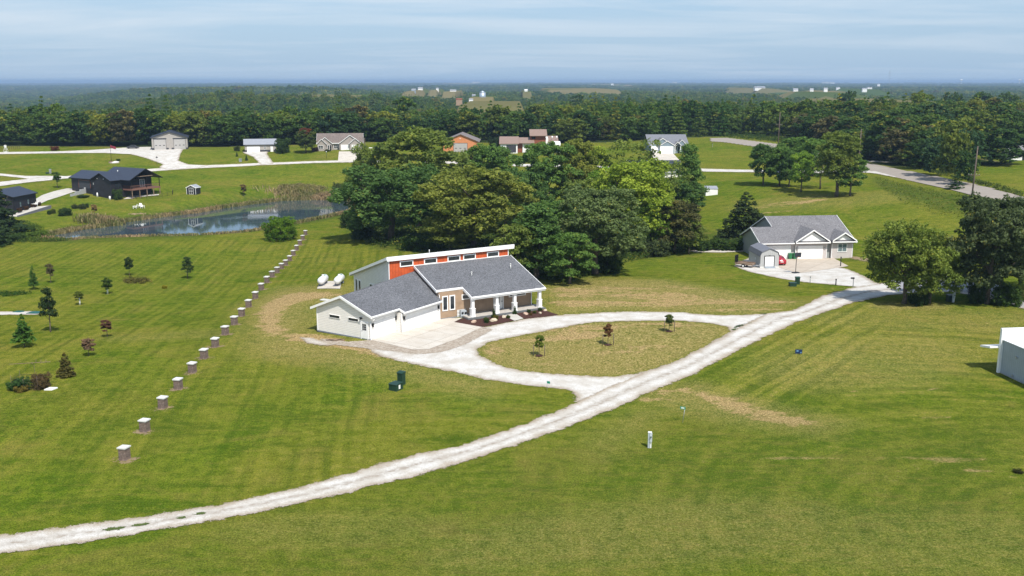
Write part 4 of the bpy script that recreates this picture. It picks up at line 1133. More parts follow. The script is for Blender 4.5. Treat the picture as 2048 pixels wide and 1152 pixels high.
def rough(name, poly, n, label, cat, size=.3, hmax=.9, tint=MID, k=10, world=False):
    P = np.array(poly if world else P2(poly)); a, b = P.min(0), P.max(0)
    q = rg.uniform(a, b, (n * 3, 2)); q = q[poly_sd(P, q[:, 0], q[:, 1]) > 0][:n]
    C = np.column_stack([q, height(q[:, 0], q[:, 1]) + rg.uniform(.1, hmax, len(q)) * (.4 + .6 * np.sin(q[:, 0] * .7) ** 2)])
    V, F, ti = leaf_arrays(C, rg.uniform(.3, .75, len(C)), k, size, rg, up=.6)
    o = link(name, arr_mesh(name, V, F, M['leaf'], False, {'tint': ('FLOAT', ti)})); o.color = (*tint, 1)
    return tag(o, label, cat, kind='stuff')
rough('weeds', [(1750,352),(1850,376),(1990,405),(2048,416),(2048,475),(1960,446),(1880,434),(1800,404),(1755,372)], 1000, 'rough green and reddish weeds in the ditch below the county road', 'weeds', .24, .1, (.12, .155, .03), 6)
rough('undergrowth', [(700,450),(712,476),(760,497),(880,506),(1000,545),(1140,568),(1230,530),(1310,512),(1385,506),(1380,485),(1300,480),(1200,470),(1000,470),(820,450)], 4200, 'dark green undergrowth beneath the central grove', 'undergrowth', .32, 1.3, (.050, .085, .018))
rough('weeds', [(553,382),(562,371),(600,368),(640,372),(656,378),(630,388),(575,388)], 700, 'pale weedy patch on the slope across the pond', 'weeds', .25, .5, (.20, .18, .09), 8)
rough('weeds', [(248,560),(262,557),(300,561),(312,565),(280,568),(250,567)], 150, 'low weedy patch beside the dark narrow sapling', 'weeds', .2, .6, (.11, .10, .03), 10)
rough('weeds', [(-20,586),(30,585),(62,587),(30,592),(-20,594)], 160, 'dark low weeds by the septic strip', 'weeds', .2, .3, (.04, .085, .014), 10)
rough('weeds', [(1745,322),(1790,326),(1850,342),(1930,362),(2000,382),(2048,398),(2048,388),(1960,362),(1880,345),(1800,320)], 900, 'scrubby green weeds beyond the county road', 'weeds', .3, .6, (.07, .10, .024), 9)
rough('weeds', [(0,440),(60,446),(100,470),(150,480),(60,486),(0,484)], 900, 'tall green weeds around the near left tip of the pond', 'weeds', .26, 1.0, (.075, .12, .02), 9)
rough('weeds', [(1440,270),(1440,274),(1560,285),(1640,300),(1720,318),(1740,312),(1640,292),(1560,276)], 1300, 'bushy green bank above the far bend of the county road', 'weeds', .35, 1.8, MID, 10)
# ------------------------------------------------------------ the forest
rf = random.Random(77)
nrf = np.random.default_rng(77)
def forest_proto(name, kind, H, Rc, base, seed, **kw):
    if kind == 'con': V, F, ti = conifer_arrays(H, Rc, base, seed, **kw)
    else: V, F, ti = crown_mesh(name, H, Rc, base, seed, **kw)
    tb = trunk_mb(H, .26, base, seed, 0, Rc)
    n = len(V)
    me = arr_mesh(name, V, F, M['leaf'], False, {'tint': ('FLOAT', ti)})
    return me
FP = [forest_proto('tree_round', 'b', 15, 6.2, .8, 31, nl=15, dens=.75, k=13, leaf=.85, clump=.13),
      forest_proto('tree_wide', 'b', 14, 7.0, .8, 32, nl=17, dens=.7, k=13, leaf=.85, clump=.12),
      forest_proto('tree_tall', 'b', 17.5, 5.2, 1.0, 33, nl=16, dens=.75, k=13, leaf=.8, clump=.14),
      forest_proto('tree_patchy', 'b', 15, 6.4, .8, 34, nl=15, dens=.7, k=13, leaf=.85, clump=.13, yellow=.28),
      forest_proto('tree_open', 'b', 16, 5.8, 1.0, 35, nl=13, dens=.5, k=12, leaf=.85, clump=.15),
      forest_proto('pine', 'con', 18, 4.2, 1.0, 36, k=9, leaf=.8, lev=13, per=9, droop=.2)]
def clump_mesh(name, seed):
    r_ = np.random.default_rng(seed); Vs, Fs, Ts = [], [], []; off = 0
    for i in range(9):
        C, Rr, T = crown_pts(r_.uniform(10, 16), r_.uniform(5, 7.5), .5, seed * 10 + i, 9, dens=.34, clump=.2)
        C = C + np.array([r_.uniform(-19, 19), r_.uniform(-9, 9), 0])
        V, F, ti = leaf_arrays(C, Rr, 8, 1.9, r_, ctint=np.clip(T + r_.uniform(-.2, .2), 0, .88)); Vs.append(V); Fs.append(F + off); Ts.append(ti); off += len(V)
    return arr_mesh(name, np.concatenate(Vs), np.concatenate(Fs), M['leaf'], False, {'tint': ('FLOAT', np.concatenate(Ts))})
CLP = [clump_mesh('grove_a', 41), clump_mesh('grove_b', 42), clump_mesh('grove_c', 43)]
pts = []
sp_ = 8.4
for iy in range(int((1750 - 385) / sp_)):
    y = 385 + iy * sp_
    st_ = sp_ * (1 if y < 900 else 1.25)
    for ix in range(int(-.60 * y / st_), int(.60 * y / st_)):
        if y >= 900 and rf.random() < .2: continue
        pts.append((ix * st_ + rf.uniform(-3.6, 3.6) + (iy % 2) * 4, y + rf.uniform(-3.4, 3.4)))
for iy in range(13):
    y = 300 + iy * 8
    for ix in range(16): pts.append((112 + ix * 8 + rf.uniform(-3, 3), y + rf.uniform(-3, 3)))
pts = np.array(pts)
pts = pts[wood_mask(pts[:, 0], pts[:, 1])]
pts = pts[np.abs(pts[:, 0]) < .585 * pts[:, 1] + 6]
# trees standing along the county road on the right, one by one
MAN = [(1763,322,282,34,'f1'),(1790,322,290,40,'f1'),(1808,331,296,44,'f0'),(1838,338,276,60,'f2'),(1868,352,270,66,'f0'),(1902,362,262,70,'f1'),(1930,370,300,50,'f0'),(1770,318,262,60,'f2'),
       (1812,316,256,66,'f0'),(1856,326,252,66,'f1'),(1890,336,246,70,'f0'),(1935,346,256,72,'f1'),(1912,378,344,36,'f5'),(1890,330,238,60,'f4'),(1995,332,292,70,'f4'),(1760,312,250,52,'f0'),(1722,312,262,46,'f2'),(1790,306,244,60,'f4')]
FT = [('dark green broadleaf', .0), ('olive broadleaf', .0)]
anchors = [(-152, 'behind the grey two-door garage'), (-105, 'behind the low pale garage'), (-64, 'behind the taupe ranch house'), (-19, 'behind the orange barn'), (8, 'behind the brown-roofed white house'), (60, 'behind the blue-grey house'), (95, 'beside the far bend of the county road'), (150, 'east of the county road')]
anchors[-1] = (150, 'beyond the county road')
kinds_ = ['round', 'wide', 'tall', 'gold-flecked', 'thin', 'pine']
FCOL = [((.046,.092,.026), 'dark green'), ((.072,.128,.030), 'mid green'), ((.112,.150,.032), 'olive'), ((.046,.094,.042), 'blue-green'), ((.165,.195,.034), 'yellow-green'), ((.105,.100,.045), 'brownish')]
order = np.argsort(pts[:, 1] + np.abs(pts[:, 0]) * .1)
near_idx, far_idx = order[:232], order[232:]
nt_ = 0
def forest_tree(mi, x, y, z, sx, sz, ci):
    global nt_
    c, cn_ = FCOL[ci]
    o = link('pine_tree' if mi == 5 else 'forest_tree', FP[mi], None, (x, y, z), rf.uniform(0, 6.28))
    o.scale = (sx, sx, sz); o.color = (*c, 1)
    k = kinds_[mi]
    where = min(anchors, key=lambda q: abs(q[0] - x))[1]
    nm = ('%s pine' % cn_) if mi == 5 else ('%s %s broadleaf tree' % (cn_, k))
    row = 'in the forest front' if y < forest_edge(x) + 14 else 'in the forest'
    lb = '%s %s %s' % (nm, row, where)
    if len(lb.split()) > 16: lb = lb.replace('broadleaf tree', 'tree')
    tag(o, lb, 'tree', lb)
    nt_ += 1
def pick():
    mi = rf.choices(range(6), [24, 20, 18, 3, 10, 9])[0]
    ci = rf.choices(range(6), [32, 30, 18, 10, 5, 4])[0]
    if mi == 5: ci = 3 if rf.random() < .6 else 0
    return mi, ci
for i in near_idx:
    x, y = pts[i]; mi, ci = pick()
    front = y < forest_edge(x) + 14
    s = rf.uniform(.85, 1.12) * (.92 if front else 1.0)
    forest_tree(mi, x, y, hz(x, y) - .4, s * 1.15, s * rf.uniform(.74, .93) * (1.1 if x < -90 else 1), ci)
def mi_px(a):
    px, py, top, wpx, kk = a
    p = at(px, py); s = depth_scale(p); mi = int(kk[1])
    v = (576 - top) / FPX; H = CAM_H + p.y * (-ST + v * CT) / (CT + v * ST) - p.z
    h0 = [15, 14, 17.5, 15, 16, 18][mi]; r0 = [6.2, 7, 5.2, 6.4, 5.8, 4.2][mi]
    forest_tree(mi, p.x, p.y, p.z - .2, wpx / s / 2 / r0, H / h0, rf.choices(range(6), [30, 25, 18, 12, 6, 8])[0])
for a in MAN: mi_px(a)
# big single trees further off on the right skyline
for a in [(1836,262,182,48,'f2',2),(1905,232,170,52,'f1',0),(1965,238,168,66,'f0',0),(2015,232,172,46,'f0',1),(1775,292,196,50,'f4',2),(1935,300,222,56,'f4',4),(2030,300,246,60,'f3',2),(1690,240,178,50,'f0',0),(2000,262,222,60,'f1',4)]:
    px, py, top, wpx, kk, ci = a
    mi = int(kk[1]); Y = 520 if py > 255 else 640
    u, dy, dz = ray(px, py); x = u * Y / dy; z = hz(x, Y)
    v = (576 - top) / FPX; H = CAM_H + Y * (-ST + v * CT) / (CT + v * ST) - z
    H = min(max(H, 10), 27)
    h0 = [15, 14, 17.5, 15, 16, 18][mi]; r0 = [6.2, 7, 5.2, 6.4, 5.8, 4.2][mi]
    forest_tree(mi, x, Y, z - .2, wpx / (FPX / Y) / 2 / r0, H / h0, ci)
# everything beyond reads as one mass
def scatter(name, P, idx, scl, protos, label, cat):
    n = len(P)
    me = bpy.data.meshes.new(name)
    me.vertices.add(n); me.vertices.foreach_set('co', P.astype(np.float32).ravel())
    for an, ty, data in (('pick', 'INT', idx), ('size', 'FLOAT', scl), ('turn', 'FLOAT', nrf.uniform(0, 6.28, n))):
        a = me.attributes.new(an, ty, 'POINT'); a.data.foreach_set('value', np.asarray(data, np.int32 if ty == 'INT' else np.float32))
    o = link(name, me); o.color = (0, 0, 0, 0)
    g = bpy.data.node_groups.new(name + '_nodes', 'GeometryNodeTree')
    g.interface.new_socket('Geometry', in_out='INPUT', socket_type='NodeSocketGeometry')
    g.interface.new_socket('Geometry', in_out='OUTPUT', socket_type='NodeSocketGeometry')
    gi = g.nodes.new('NodeGroupInput'); go = g.nodes.new('NodeGroupOutput')
    jn = g.nodes.new('GeometryNodeJoinGeometry')
    for me_ in protos:
        po = bpy.data.objects.new(me_.name + '_source', me_)
        po.color = (0, 0, 0, 0)
        oi = g.nodes.new('GeometryNodeObjectInfo'); oi.inputs['Object'].default_value = po; oi.inputs['As Instance'].default_value = True
        g.links.new(oi.outputs['Geometry'], jn.inputs[0])
    def named(n_, ty):
        q = g.nodes.new('GeometryNodeInputNamedAttribute'); q.data_type = ty; q.inputs['Name'].default_value = n_
        return q.outputs['Attribute']
    ip = g.nodes.new('GeometryNodeInstanceOnPoints')
    g.links.new(gi.outputs[0], ip.inputs['Points']); g.links.new(jn.outputs[0], ip.inputs['Instance'])
    ip.inputs['Pick Instance'].default_value = True
    g.links.new(named('pick', 'INT'), ip.inputs['Instance Index'])
    cx_ = g.nodes.new('ShaderNodeCombineXYZ'); g.links.new(named('turn', 'FLOAT'), cx_.inputs['Z'])
    g.links.new(cx_.outputs[0], ip.inputs['Rotation'])
    g.links.new(named('size', 'FLOAT'), ip.inputs['Scale'])
    g.links.new(ip.outputs[0], go.inputs[0])
    md = o.modifiers.new('scatter', 'NODES'); md.node_group = g
    return tag(o, label, cat, kind='stuff')
fp = pts[far_idx]
fp = fp[fp[:, 1] < 1750]
z = height(fp[:, 0], fp[:, 1])
n = len(fp)
idx = nrf.choice(6, n, p=[.3, .24, .2, .04, .12, .10])
dfac = np.where(fp[:, 1] > 900, 1.12, 1.05)
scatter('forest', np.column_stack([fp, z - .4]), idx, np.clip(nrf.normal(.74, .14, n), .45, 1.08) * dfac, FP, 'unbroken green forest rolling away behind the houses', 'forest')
# groves and hedgerows out to the horizon
q = []
y = 1500.0
while y < 14000:
    st_ = 26 + (y - 1500) * .012
    for ix in range(int(-.6 * y / st_), int(.6 * y / st_)): q.append((ix * st_ + rf.uniform(-.5, .5) * st_, y + rf.uniform(-.5, .5) * st_))
    y += st_ * (.62 if y < 3000 else .95)
q = np.array(q)
keep = wood_mask(q[:, 0], q[:, 1]) & (field_mask(q[:, 0], q[:, 1]) < .5)
q = q[keep]
hg = []
for i in range(420):
    y0 = 1500 * (9 ** rf.random()); x0 = rf.uniform(-.6, .6) * y0; L_ = rf.uniform(150, 900) * (.5 + y0 / 6000); a_ = rf.gauss(0, .35)
    n_ = int(L_ / 34) + 1
    for k_ in range(n_): hg.append((x0 + math.cos(a_) * L_ * k_ / n_ + rf.uniform(-8, 8), y0 + math.sin(a_) * L_ * k_ / n_ + rf.uniform(-8, 8)))
hg = np.array(hg); hg = hg[(field_mask(hg[:, 0], hg[:, 1]) < .5) & (field_bump(hg[:, 0], hg[:, 1]) < .1)]
q = np.concatenate([q, hg])
n = len(q)
scatter('far_woods', np.column_stack([q, height(q[:, 0], q[:, 1]) - .5]), nrf.integers(0, 3, n), nrf.uniform(.75, 1.1, n) * (1 + (q[:, 1] - 1500) / 16000), CLP, 'distant blue-green woods and hedgerows reaching to the horizon', 'woods')
sets = {}
for o in scene.objects:
    if o.name.startswith(('forest_tree', 'pine_tree')) and 'label' in o: sets.setdefault(o['label'], []).append(o)
ORD = ['leftmost', 'second from the left', 'third from the left', 'fourth from the left', 'fifth from the left', 'sixth from the left', 'seventh from the left', 'eighth from the left', 'ninth from the left', 'tenth from the left', 'eleventh from the left', 'twelfth from the left', 'thirteenth from the left', 'rightmost']
for lb, os_ in sets.items():
    if 2 <= len(os_) <= 14:
        os_.sort(key=lambda o: o.location.x / o.location.y)
        for i, o in enumerate(os_):
            q = 'rightmost' if i == len(os_) - 1 else ORD[i].replace(' from the left', ' from left')
            l2 = lb.replace('in the forest', 'in forest') + ', ' + q
            if len(l2.split()) > 16: l2 = l2.replace('broadleaf tree', 'tree')
            if len(l2.split()) > 16: l2 = l2.replace('in forest front', 'in forest').replace('the ', '')
            if len(l2.split()) > 16: l2 = l2.replace('in the forest front', 'in forest front').replace(' of the left', '').replace('beyond the county road', 'beyond county road').replace('beside the far bend of', 'by the bend of')
            o['label'] = l2
print('forest individuals', nt_, 'forest stuff', len(fp), 'far', n)
# ------------------------------------------------------------ building helpers (local x along the front, y back, z up)
def frame_(o, x0, x1, y0, y1, z0, z1): pass
def window(root, x0, x1, z0, z1, y, name='window', fm='trim', gm='glass', fw=.1, mull=(1, 1), xf=None, axis='x', sgn=-1, label=None):
    """a framed window on a wall at y (axis x: wall runs along x, facing sgn*y); axis y: wall runs along y at x=y"""
    f = MB(); g = MB()
    a, b = (.07 * sgn, .03 * sgn)
    def bx(m, u0, u1, w0, w1, d0, d1):
        if axis == 'x': m.box(u0, u1, y + d0, y + d1, w0, w1)
        else: m.box(y + d0, y + d1, u0, u1, w0, w1)
    bx(f, x0 - fw, x1 + fw, z1, z1 + fw, 0, a); bx(f, x0 - fw, x1 + fw, z0 - fw, z0, 0, a * 1.15)
    bx(f, x0 - fw, x0, z0, z1, 0, a * .97); bx(f, x1, x1 + fw, z0, z1, 0, a * .97)
    nx_, nz_ = mull
    for i in range(1, nx_):
        u = x0 + (x1 - x0) * i / nx_; bx(f, u - .03, u + .03, z0, z1, 0, a * .8)
    for i in range(1, nz_):
        u = z0 + (z1 - z0) * i / nz_; bx(f, x0, x1, u - .03, u + .03, 0, a * .74)
    bx(g, x0, x1, z0, z1, 0, b)
    o = f.build(name, M[fm], root, xf)
    if label: o['label'] = label
    g.build('pane', M[gm], o, xf)
    return o
def garage(root, x0, x1, z0, z1, y, mat='garage', fm='trim', xf=None, axis='x', sgn=-1, lights=0, rows=4, frame=True):
    d = MB(); n = rows; dz = (z1 - z0) / n
    def bx(m, u0, u1, w0, w1, d0, d1):
        if axis == 'x': m.box(u0, u1, y + d0, y + d1, w0, w1)
        else: m.box(y + d0, y + d1, u0, u1, w0, w1)
    for i in range(n): bx(d, x0, x1, z0 + i * dz + .012, z0 + (i + 1) * dz - .012, 0, .05 * sgn)
    bx(d, x0, x1, z0, z1, 0, .03 * sgn)
    o = d.build('garage_door', M[mat], root, xf)
    if frame:
        f = MB(); bx(f, x0 - .12, x0, z0, z1 + .12, 0, .075 * sgn); bx(f, x1, x1 + .12, z0, z1 + .12, 0, .075 * sgn); bx(f, x0, x1, z1, z1 + .12, 0, .072 * sgn)
        f.build('door_frame', M[fm], o, xf)
    if lights:
        g = MB(); w_ = (x1 - x0) / lights
        for i in range(lights): bx(g, x0 + w_ * (i + .28), x0 + w_ * (i + .72), z0 + (z1 - z0) * .42, z0 + (z1 - z0) * .48, .04 * sgn, .062 * sgn)
        g.build('window', M['glass'], o, xf)
    return o
def gable_roof(root, x0, x1, y0, y1, zl, zr, t=.16, mat='roof_gray', over=.4, axis='x', trim='trim', zb=None, name='roof', fascia=True, xf=None):
    """ridge along axis; zl = eave height at the wall line, zr = ridge height"""
    if axis == 'x': ym = (y0 + y1) / 2
    else: ym = (x0 + x1) / 2
    a0, a1 = (x0, x1) if axis == 'x' else (y0, y1)
    b0, b1 = (y0, y1) if axis == 'x' else (x0, x1)
    sl_ = (zr - zl) / (ym - b0)
    e0, e1, ez = b0 - over, b1 + over, zl - sl_ * over
    A0, A1 = a0 - over, a1 + over
    P = (lambda a, b, z: (a, b, z)) if axis == 'x' else (lambda a, b, z: (b, a, z))
    m = MB()
    m.slab([P(A0, e0, ez + t), P(A1, e0, ez + t), P(A1, ym, zr + t), P(A0, ym, zr + t)], t)
    m.slab([P(A0, ym, zr + t + .001), P(A1, ym, zr + t + .001), P(A1, e1, ez + t), P(A0, e1, ez + t)], t)
    o = m.build(name, M[mat], root, xf)
    if fascia:
        f = MB(); h = .2
        for A, d in ((A0, -.04), (A1, .04)):
            for (ba, za, bb, zb_) in ((e0, ez, ym, zr), (ym, zr, e1, ez)):
                f.prism([P(A, ba, za + t + .02), P(A, bb, zb_ + t + .02), P(A, bb, zb_ + t - h), P(A, ba, za + t - h)], (Vector(P(d, 0, 0))))
        for e, d in ((e0, -.05), (e1, .05)):
            q = [P(A0, e, ez + t + .02), P(A1, e, ez + t + .02), P(A1, e, ez - .05), P(A0, e, ez - .05)]
            f.prism(q, Vector(P(0, d, 0)))
        f.build('fascia', M[trim], o, xf)
    return o
def gable_body(root, x0, x1, y0, y1, z0, zl, zr, mat, axis='x', name='wall', xf=None):
    m = MB()
    if axis == 'x':
        ym = (y0 + y1) / 2
        m.prism([(x0, y0, z0), (x0, y0, zl), (x0, ym, zr), (x0, y1, zl), (x0, y1, z0)], (x1 - x0, 0, 0))
    else:
        xm = (x0 + x1) / 2
        m.prism([(x0, y0, z0), (x0, y0, zl), (xm, y0, zr), (x1, y0, zl), (x1, y0, z0)], (0, y1 - y0, 0))
    return m.build(name, M[mat], root, xf)
# ------------------------------------------------------------ the white house with the orange clerestory
HO, HA = (4.294, 127.856), R(32)
H = empty('house', (HO[0], HO[1], 0), HA, 'new white ranch house with charcoal roof, orange clerestory band and angled garage wing', 'house')
rz = lambda b: 2.93 + .349 * b
MB().prism([(-14.75,2.2,0),(-14.75,2.2,3.52),(-14.75,8.78,5.8),(-14.75,8.78,0)], (14.1,0,0)).build('front_wall', M['tan_siding'], H)
MB().prism([(-18.6,8.86,0),(-18.6,8.86,7.2),(-18.6,20.5,3.38),(-18.6,20.5,0)], (18.4,0,0)).build('rear_wall', M['gray_siding'], H)
MB().box(-18.6,-.2,8.79,8.858,2.5,7.05).build('clerestory_wall', M['orange'], H)
m = MB(); m.box(-18.64,-18.54,8.74,8.86,2.6,7.02); m.box(-.28,-.16,8.74,8.86,5.9,7.02); m.box(-18.64,-18.6,20.38,20.54,0,3.4)
m.box(-.66,-.56,2.12,2.2,.3,3.4); m.build('corner_trim', M['trim'], H)
for a, b in ((-17.0,-15.06),(-13.44,-11.51),(-9.88,-7.94),(-7.46,-5.5),(-3.68,-1.76)): window(H, a+.12, b-.12, 6.2, 6.7, 8.79, 'clerestory_window', fw=.14)
# main roof with the jog in its eave
m = MB()
def rp(a, b): return (a, b, rz(b) + .06)
m.slab([rp(-11.14,0), rp(.15,0), rp(.15,8.8), rp(-11.14,8.8)], .2)
m.slab([rp(-14.95,2.48), rp(-11.141,2.48), rp(-11.141,8.8), rp(-14.95,8.8)], .2)
ro = m.build('roof', M['roof_dark'], H)
f = MB()
f.box(-11.16,.15,-.13,0.0,2.62,3.0); f.box(-14.95,-11.2,2.35,2.48,rz(2.48)-.3,rz(2.48)+.07)
f.prism([(.15,-.05,2.99),(.15,8.8,rz(8.8)+.09),(.15,8.8,rz(8.8)-.24),(.15,-.05,2.66)], (.07,0,0))
f.prism([(-11.14,-.05,2.99),(-11.14,2.48,rz(2.48)+.09),(-11.14,2.48,rz(2.48)-.26),(-11.14,-.05,2.64)], (-.08,0,0))
f.prism([(-14.95,2.4,rz(2.4)+.09),(-14.95,8.76,rz(8.76)+.09),(-14.95,8.76,rz(8.76)-.22),(-14.95,2.4,rz(2.4)-.22)], (-.08,0,0))
f.box(-14.95,-.3,8.70,8.79,rz(8.72)+.06,rz(8.72)+.14)
f.build('fascia', M['trim'], ro)
g = MB(); g.box(-11.16,.2,-.25,-.13,2.82,2.95); g.box(-14.95,-11.2,2.23,2.35,rz(2.35)-.12,rz(2.35)+.03); g.build('gutter', M['gutter'], ro)
# rear shed roof
m = MB(); m.slab([(-18.95,8.6,7.56),(.58,8.6,7.56),(.58,21.3,3.38),(-18.95,21.3,3.38)], .16)
r2 = m.build('rear_roof', M['roof_dark'], H)
f = MB(); f.box(-18.95,.58,8.46,8.6,7.03,7.6); f.prism([(-18.95,8.5,7.6),(-18.95,21.3,3.42),(-18.95,21.3,3.08),(-18.95,8.5,7.2)], (-.07,0,0)); f.prism([(.58,8.5,7.6),(.58,21.3,3.42),(.58,21.3,3.08),(.58,8.5,7.2)], (.07,0,0)); f.box(-18.95,.58,21.3,21.4,3.0,3.4)
f.build('fascia', M['trim'], r2)
m = MB(); m.slab([(-18.9,8.86,7.38),(-18.6,8.86,7.38),(-18.6,20.9,3.36),(-18.9,20.9,3.36)], .03); m.build('soffit', M['white'], r2)
for a, b, z, h in ((-8.33,4.94,rz(4.94),.42),(-1.86,5.51,rz(5.51),.6)):
    MB().tube([(a,b,z-.1),(a,b,z+h)], .07, 8).tube([(a,b,z+h),(a,b,z+h+.12)], .1, 8).build('vent_pipe', M['lead'], ro)
for a, b in ((-12.2,9.6),(-16.2,19.2)):
    z = 7.56 - (b - 8.6) * .329; MB().tube([(a,b,z-.1),(a,b,z+.62)], .06, 8).build('vent_pipe', M['lead'], r2)
# porch
MB().box(-11.6,.02,.0,2.2,-.05,.30).build('porch_deck', M['concrete_gray'] if False else simple('porch_concrete', (.46,.43,.39), .8), H)
m = MB(); m.box(-11.78,.2,-.17,0,-.05,.22); m.box(-11.78,-11.6,0,2.19,-.05,.22); m.box(-11.6,.02,-.06,.0,.22,.285)
m.build('porch_edge', simple('slate_edging', (.13,.135,.14), .8), H)
MB().box(-11.05,-.2,.16,.44,2.60,2.86).build('porch_beam', M['trim'], H)
for a in (-10.87,-7.25,-4.49,-.55):
    b = .30
    m = MB(); m.box(a-.27,a+.27,b-.27,b+.27,.3,1.32); m.box(a-.31,a+.31,b-.31,b+.31,1.32,1.42); m.box(a-.19,a+.19,b-.19,b+.19,1.42,2.48); m.box(a-.25,a+.25,b-.25,b+.25,2.48,2.6); m.box(a-.3,a+.3,b-.3,b+.3,.301,.44)
    m.build('porch_column', M['trim'], H)
window(H, -14.14,-13.57,1.2,2.9, 2.2, fw=.13); window(H, -13.1,-12.53,1.2,2.9, 2.2, fw=.13)
window(H, -11.3,-9.7,2.35,2.82, 2.2, fw=.12); window(H, -4.1,-1.65,1.86,2.28, 2.2, fw=.12)
d = MB(); d.box(-6.0,-5.25,2.13,2.2,.32,2.34); do = d.build('front_door', M['white'], H)
MB().box(-5.9,-5.72,2.10,2.14,1.2,2.2).build('pane', M['glass'], do)
MB().box(-5.36,-5.3,2.06,2.13,1.25,1.4).build('handle', M['black'], do)
m = MB(); m.box(-6.62,-6.5,2.1,2.2,.3,2.5); m.box(-5.2,-5.06,2.1,2.2,.3,2.5); m.box(-6.5,-5.2,2.1,2.2,2.36,2.5); m.box(-6.14,-6.02,2.11,2.2,.3,2.36); m.build('door_frame', M['trim'], do)
MB().box(-6.5,-6.14,2.14,2.19,.4,2.36).build('side_light', M['glass'], do)
MB().tube([(-14.72,2.2,3.3),(-14.72,2.1,3.2),(-14.72,2.1,.3),(-14.72,1.95,.1)], .055, 6).build('downspout', M['trim'], H)
m = MB(); m.box(-14.76,-11.8,2.1,2.19,0,.14); m.build('foundation', M['stone_gray'], H)
for b0, b1, z0, z1 in ((19.35,19.95,.9,2.75),(18.2,18.85,.9,2.75),(13.2,15.0,1.5,2.9)):
    window(H, b0, b1, z0, z1, -18.6, fw=.08, axis='y', sgn=-1)
# garage wing
WO, WA = (-16.685, 111.66), R(57.5)
XW = (Matrix.Translation((HO[0], HO[1], 0)) @ Matrix.Rotation(HA, 4, 'Z')).inverted() @ Matrix.Translation((WO[0], WO[1], 0)) @ Matrix.Rotation(WA, 4, 'Z')
MB().prism([(0,0,0),(0,0,2.98),(0,4.35,4.72),(0,8.58,3.05),(0,8.58,0)], (15.6,0,0)).build('garage_wall', M['white_siding'], H, XW)
MB().box(4.65,12.5,-.86,0,0,2.5).build('garage_bay_wall', M['white_siding'], H, XW)
m = MB()
fz = lambda b: 3.03 + .4 * (b + .45)
J = 4.75
m.slab([(-.35,-.5,fz(-.5)),(J,-.5,fz(-.5)),(J,4.55,fz(4.55)),(-.35,4.35,4.95)], .17)
m.slab([(J,-1.38,fz(-1.38)),(12.25,-1.38,fz(-1.38)),(12.75,-.5,fz(-.5)),(15.9,5.3,5.35),(J,4.551,fz(4.55))], .17)
m.slab([(-.35,4.35,4.951),(7.5,4.8,5.12),(15.0,5.25,5.34),(13.0,9.35,3.1),(-.35,9.25,3.0)], .17)
gr = m.build('garage_roof', M['roof_dark'], H, XW)
f = MB()
f.prism([(-.35,-.5,fz(-.5)+.03),(-.35,4.35,4.98),(-.35,4.35,4.68),(-.35,-.5,fz(-.5)-.27)], (-.09,0,0)); f.prism([(-.35,4.35,4.98),(-.35,9.25,3.03),(-.35,9.25,2.73),(-.35,4.35,4.68)], (-.09,0,0))
f.box(-.35,J-.05,-.58,-.5,fz(-.5)-.27,fz(-.5)+.02); f.box(J-.04,12.25,-1.46,-1.38,fz(-1.38)-.27,fz(-1.38)+.02)
f.prism([(J,-1.4,fz(-1.4)+.03),(J,-.5,fz(-.5)+.03),(J,-.5,fz(-.5)-.25),(J,-1.4,fz(-1.4)-.25)], (-.08,0,0))
f.build('fascia', M['trim'], gr, XW)
g = MB(); g.box(-.35,J-.1,-.7,-.58,fz(-.5)-.12,fz(-.5)); g.box(J-.04,12.25,-1.58,-1.46,fz(-1.38)-.12,fz(-1.38)); g.build('gutter', M['gutter'], gr, XW)
for q in ([(-.3,-.5,2.72),(J,-.5,2.72),(J,0,2.72),(-.3,0,2.72)], [(J,-1.38,2.38),(12.2,-1.38,2.38),(12.2,-.86,2.38),(J,-.86,2.38)]): MB().slab(q, .02).build('soffit', M['white'], gr, XW)
garage(H, .8,4.35,0.02,2.42,0,xf=XW, frame=False); garage(H, 5.65,11.75,.02,2.3,-.86,xf=XW, frame=False)
m = MB(); m.box(-.03,.12,-.03,.0,0,2.9); m.box(-.03,0,0,.12,0,2.9); m.box(4.6,4.74,-.90,-.86,0,2.5); m.box(-.03,0,8.46,8.61,0,3.0); m.box(12.36,12.52,-.9,-.86,0,2.5); m.box(.62,.8,-.05,0,0,2.58); m.box(4.35,4.5,-.05,0,0,2.58); m.box(.8,4.35,-.05,0,2.43,2.58)
m.box(5.5,5.65,-.91,-.86,0,2.42); m.box(11.75,11.9,-.91,-.86,0,2.42); m.box(5.65,11.75,-.91,-.86,2.31,2.42)
m.build('corner_trim', M['trim'], H, XW)
for s, b in ((.3,0),(4.57-.02,0),(5.08,-.86),(12.1,-.86)):
    m = MB(); m.box(s-.07,s+.07,b-.2,b,1.6,1.95); m.box(s-.1,s+.1,b-.23,b,1.95,2.02); m.build('wall_lamp', M['black'], H, XW)
window(H, 4.82,6.48,2.02,2.36,0,fw=.02,axis='y',xf=XW); window(H, 1.87,3.45,2.02,2.36,0,fw=.02,axis='y',xf=XW)
d = MB(); d.box(-.05,0,.5,1.42,.05,2.02); do = d.build('side_door', M['white'], H, XW)
g = MB()
for i in range(3):
    for k in range(3): g.box(-.065,-.05,.66+i*.21,.83+i*.21,1.12+k*.27,1.35+k*.27)
g.build('pane', M['glass'], do, XW); m = MB(); m.box(-.06,0,.38,.5,0,2.14); m.box(-.06,0,1.42,1.54,0,2.14); m.box(-.06,0,.5,1.42,2.03,2.14); m.build('door_frame', M['trim'], do, XW)
MB().box(-.1,-.05,1.28,1.34,1.0,1.06).build('handle', M['black'], do, XW)
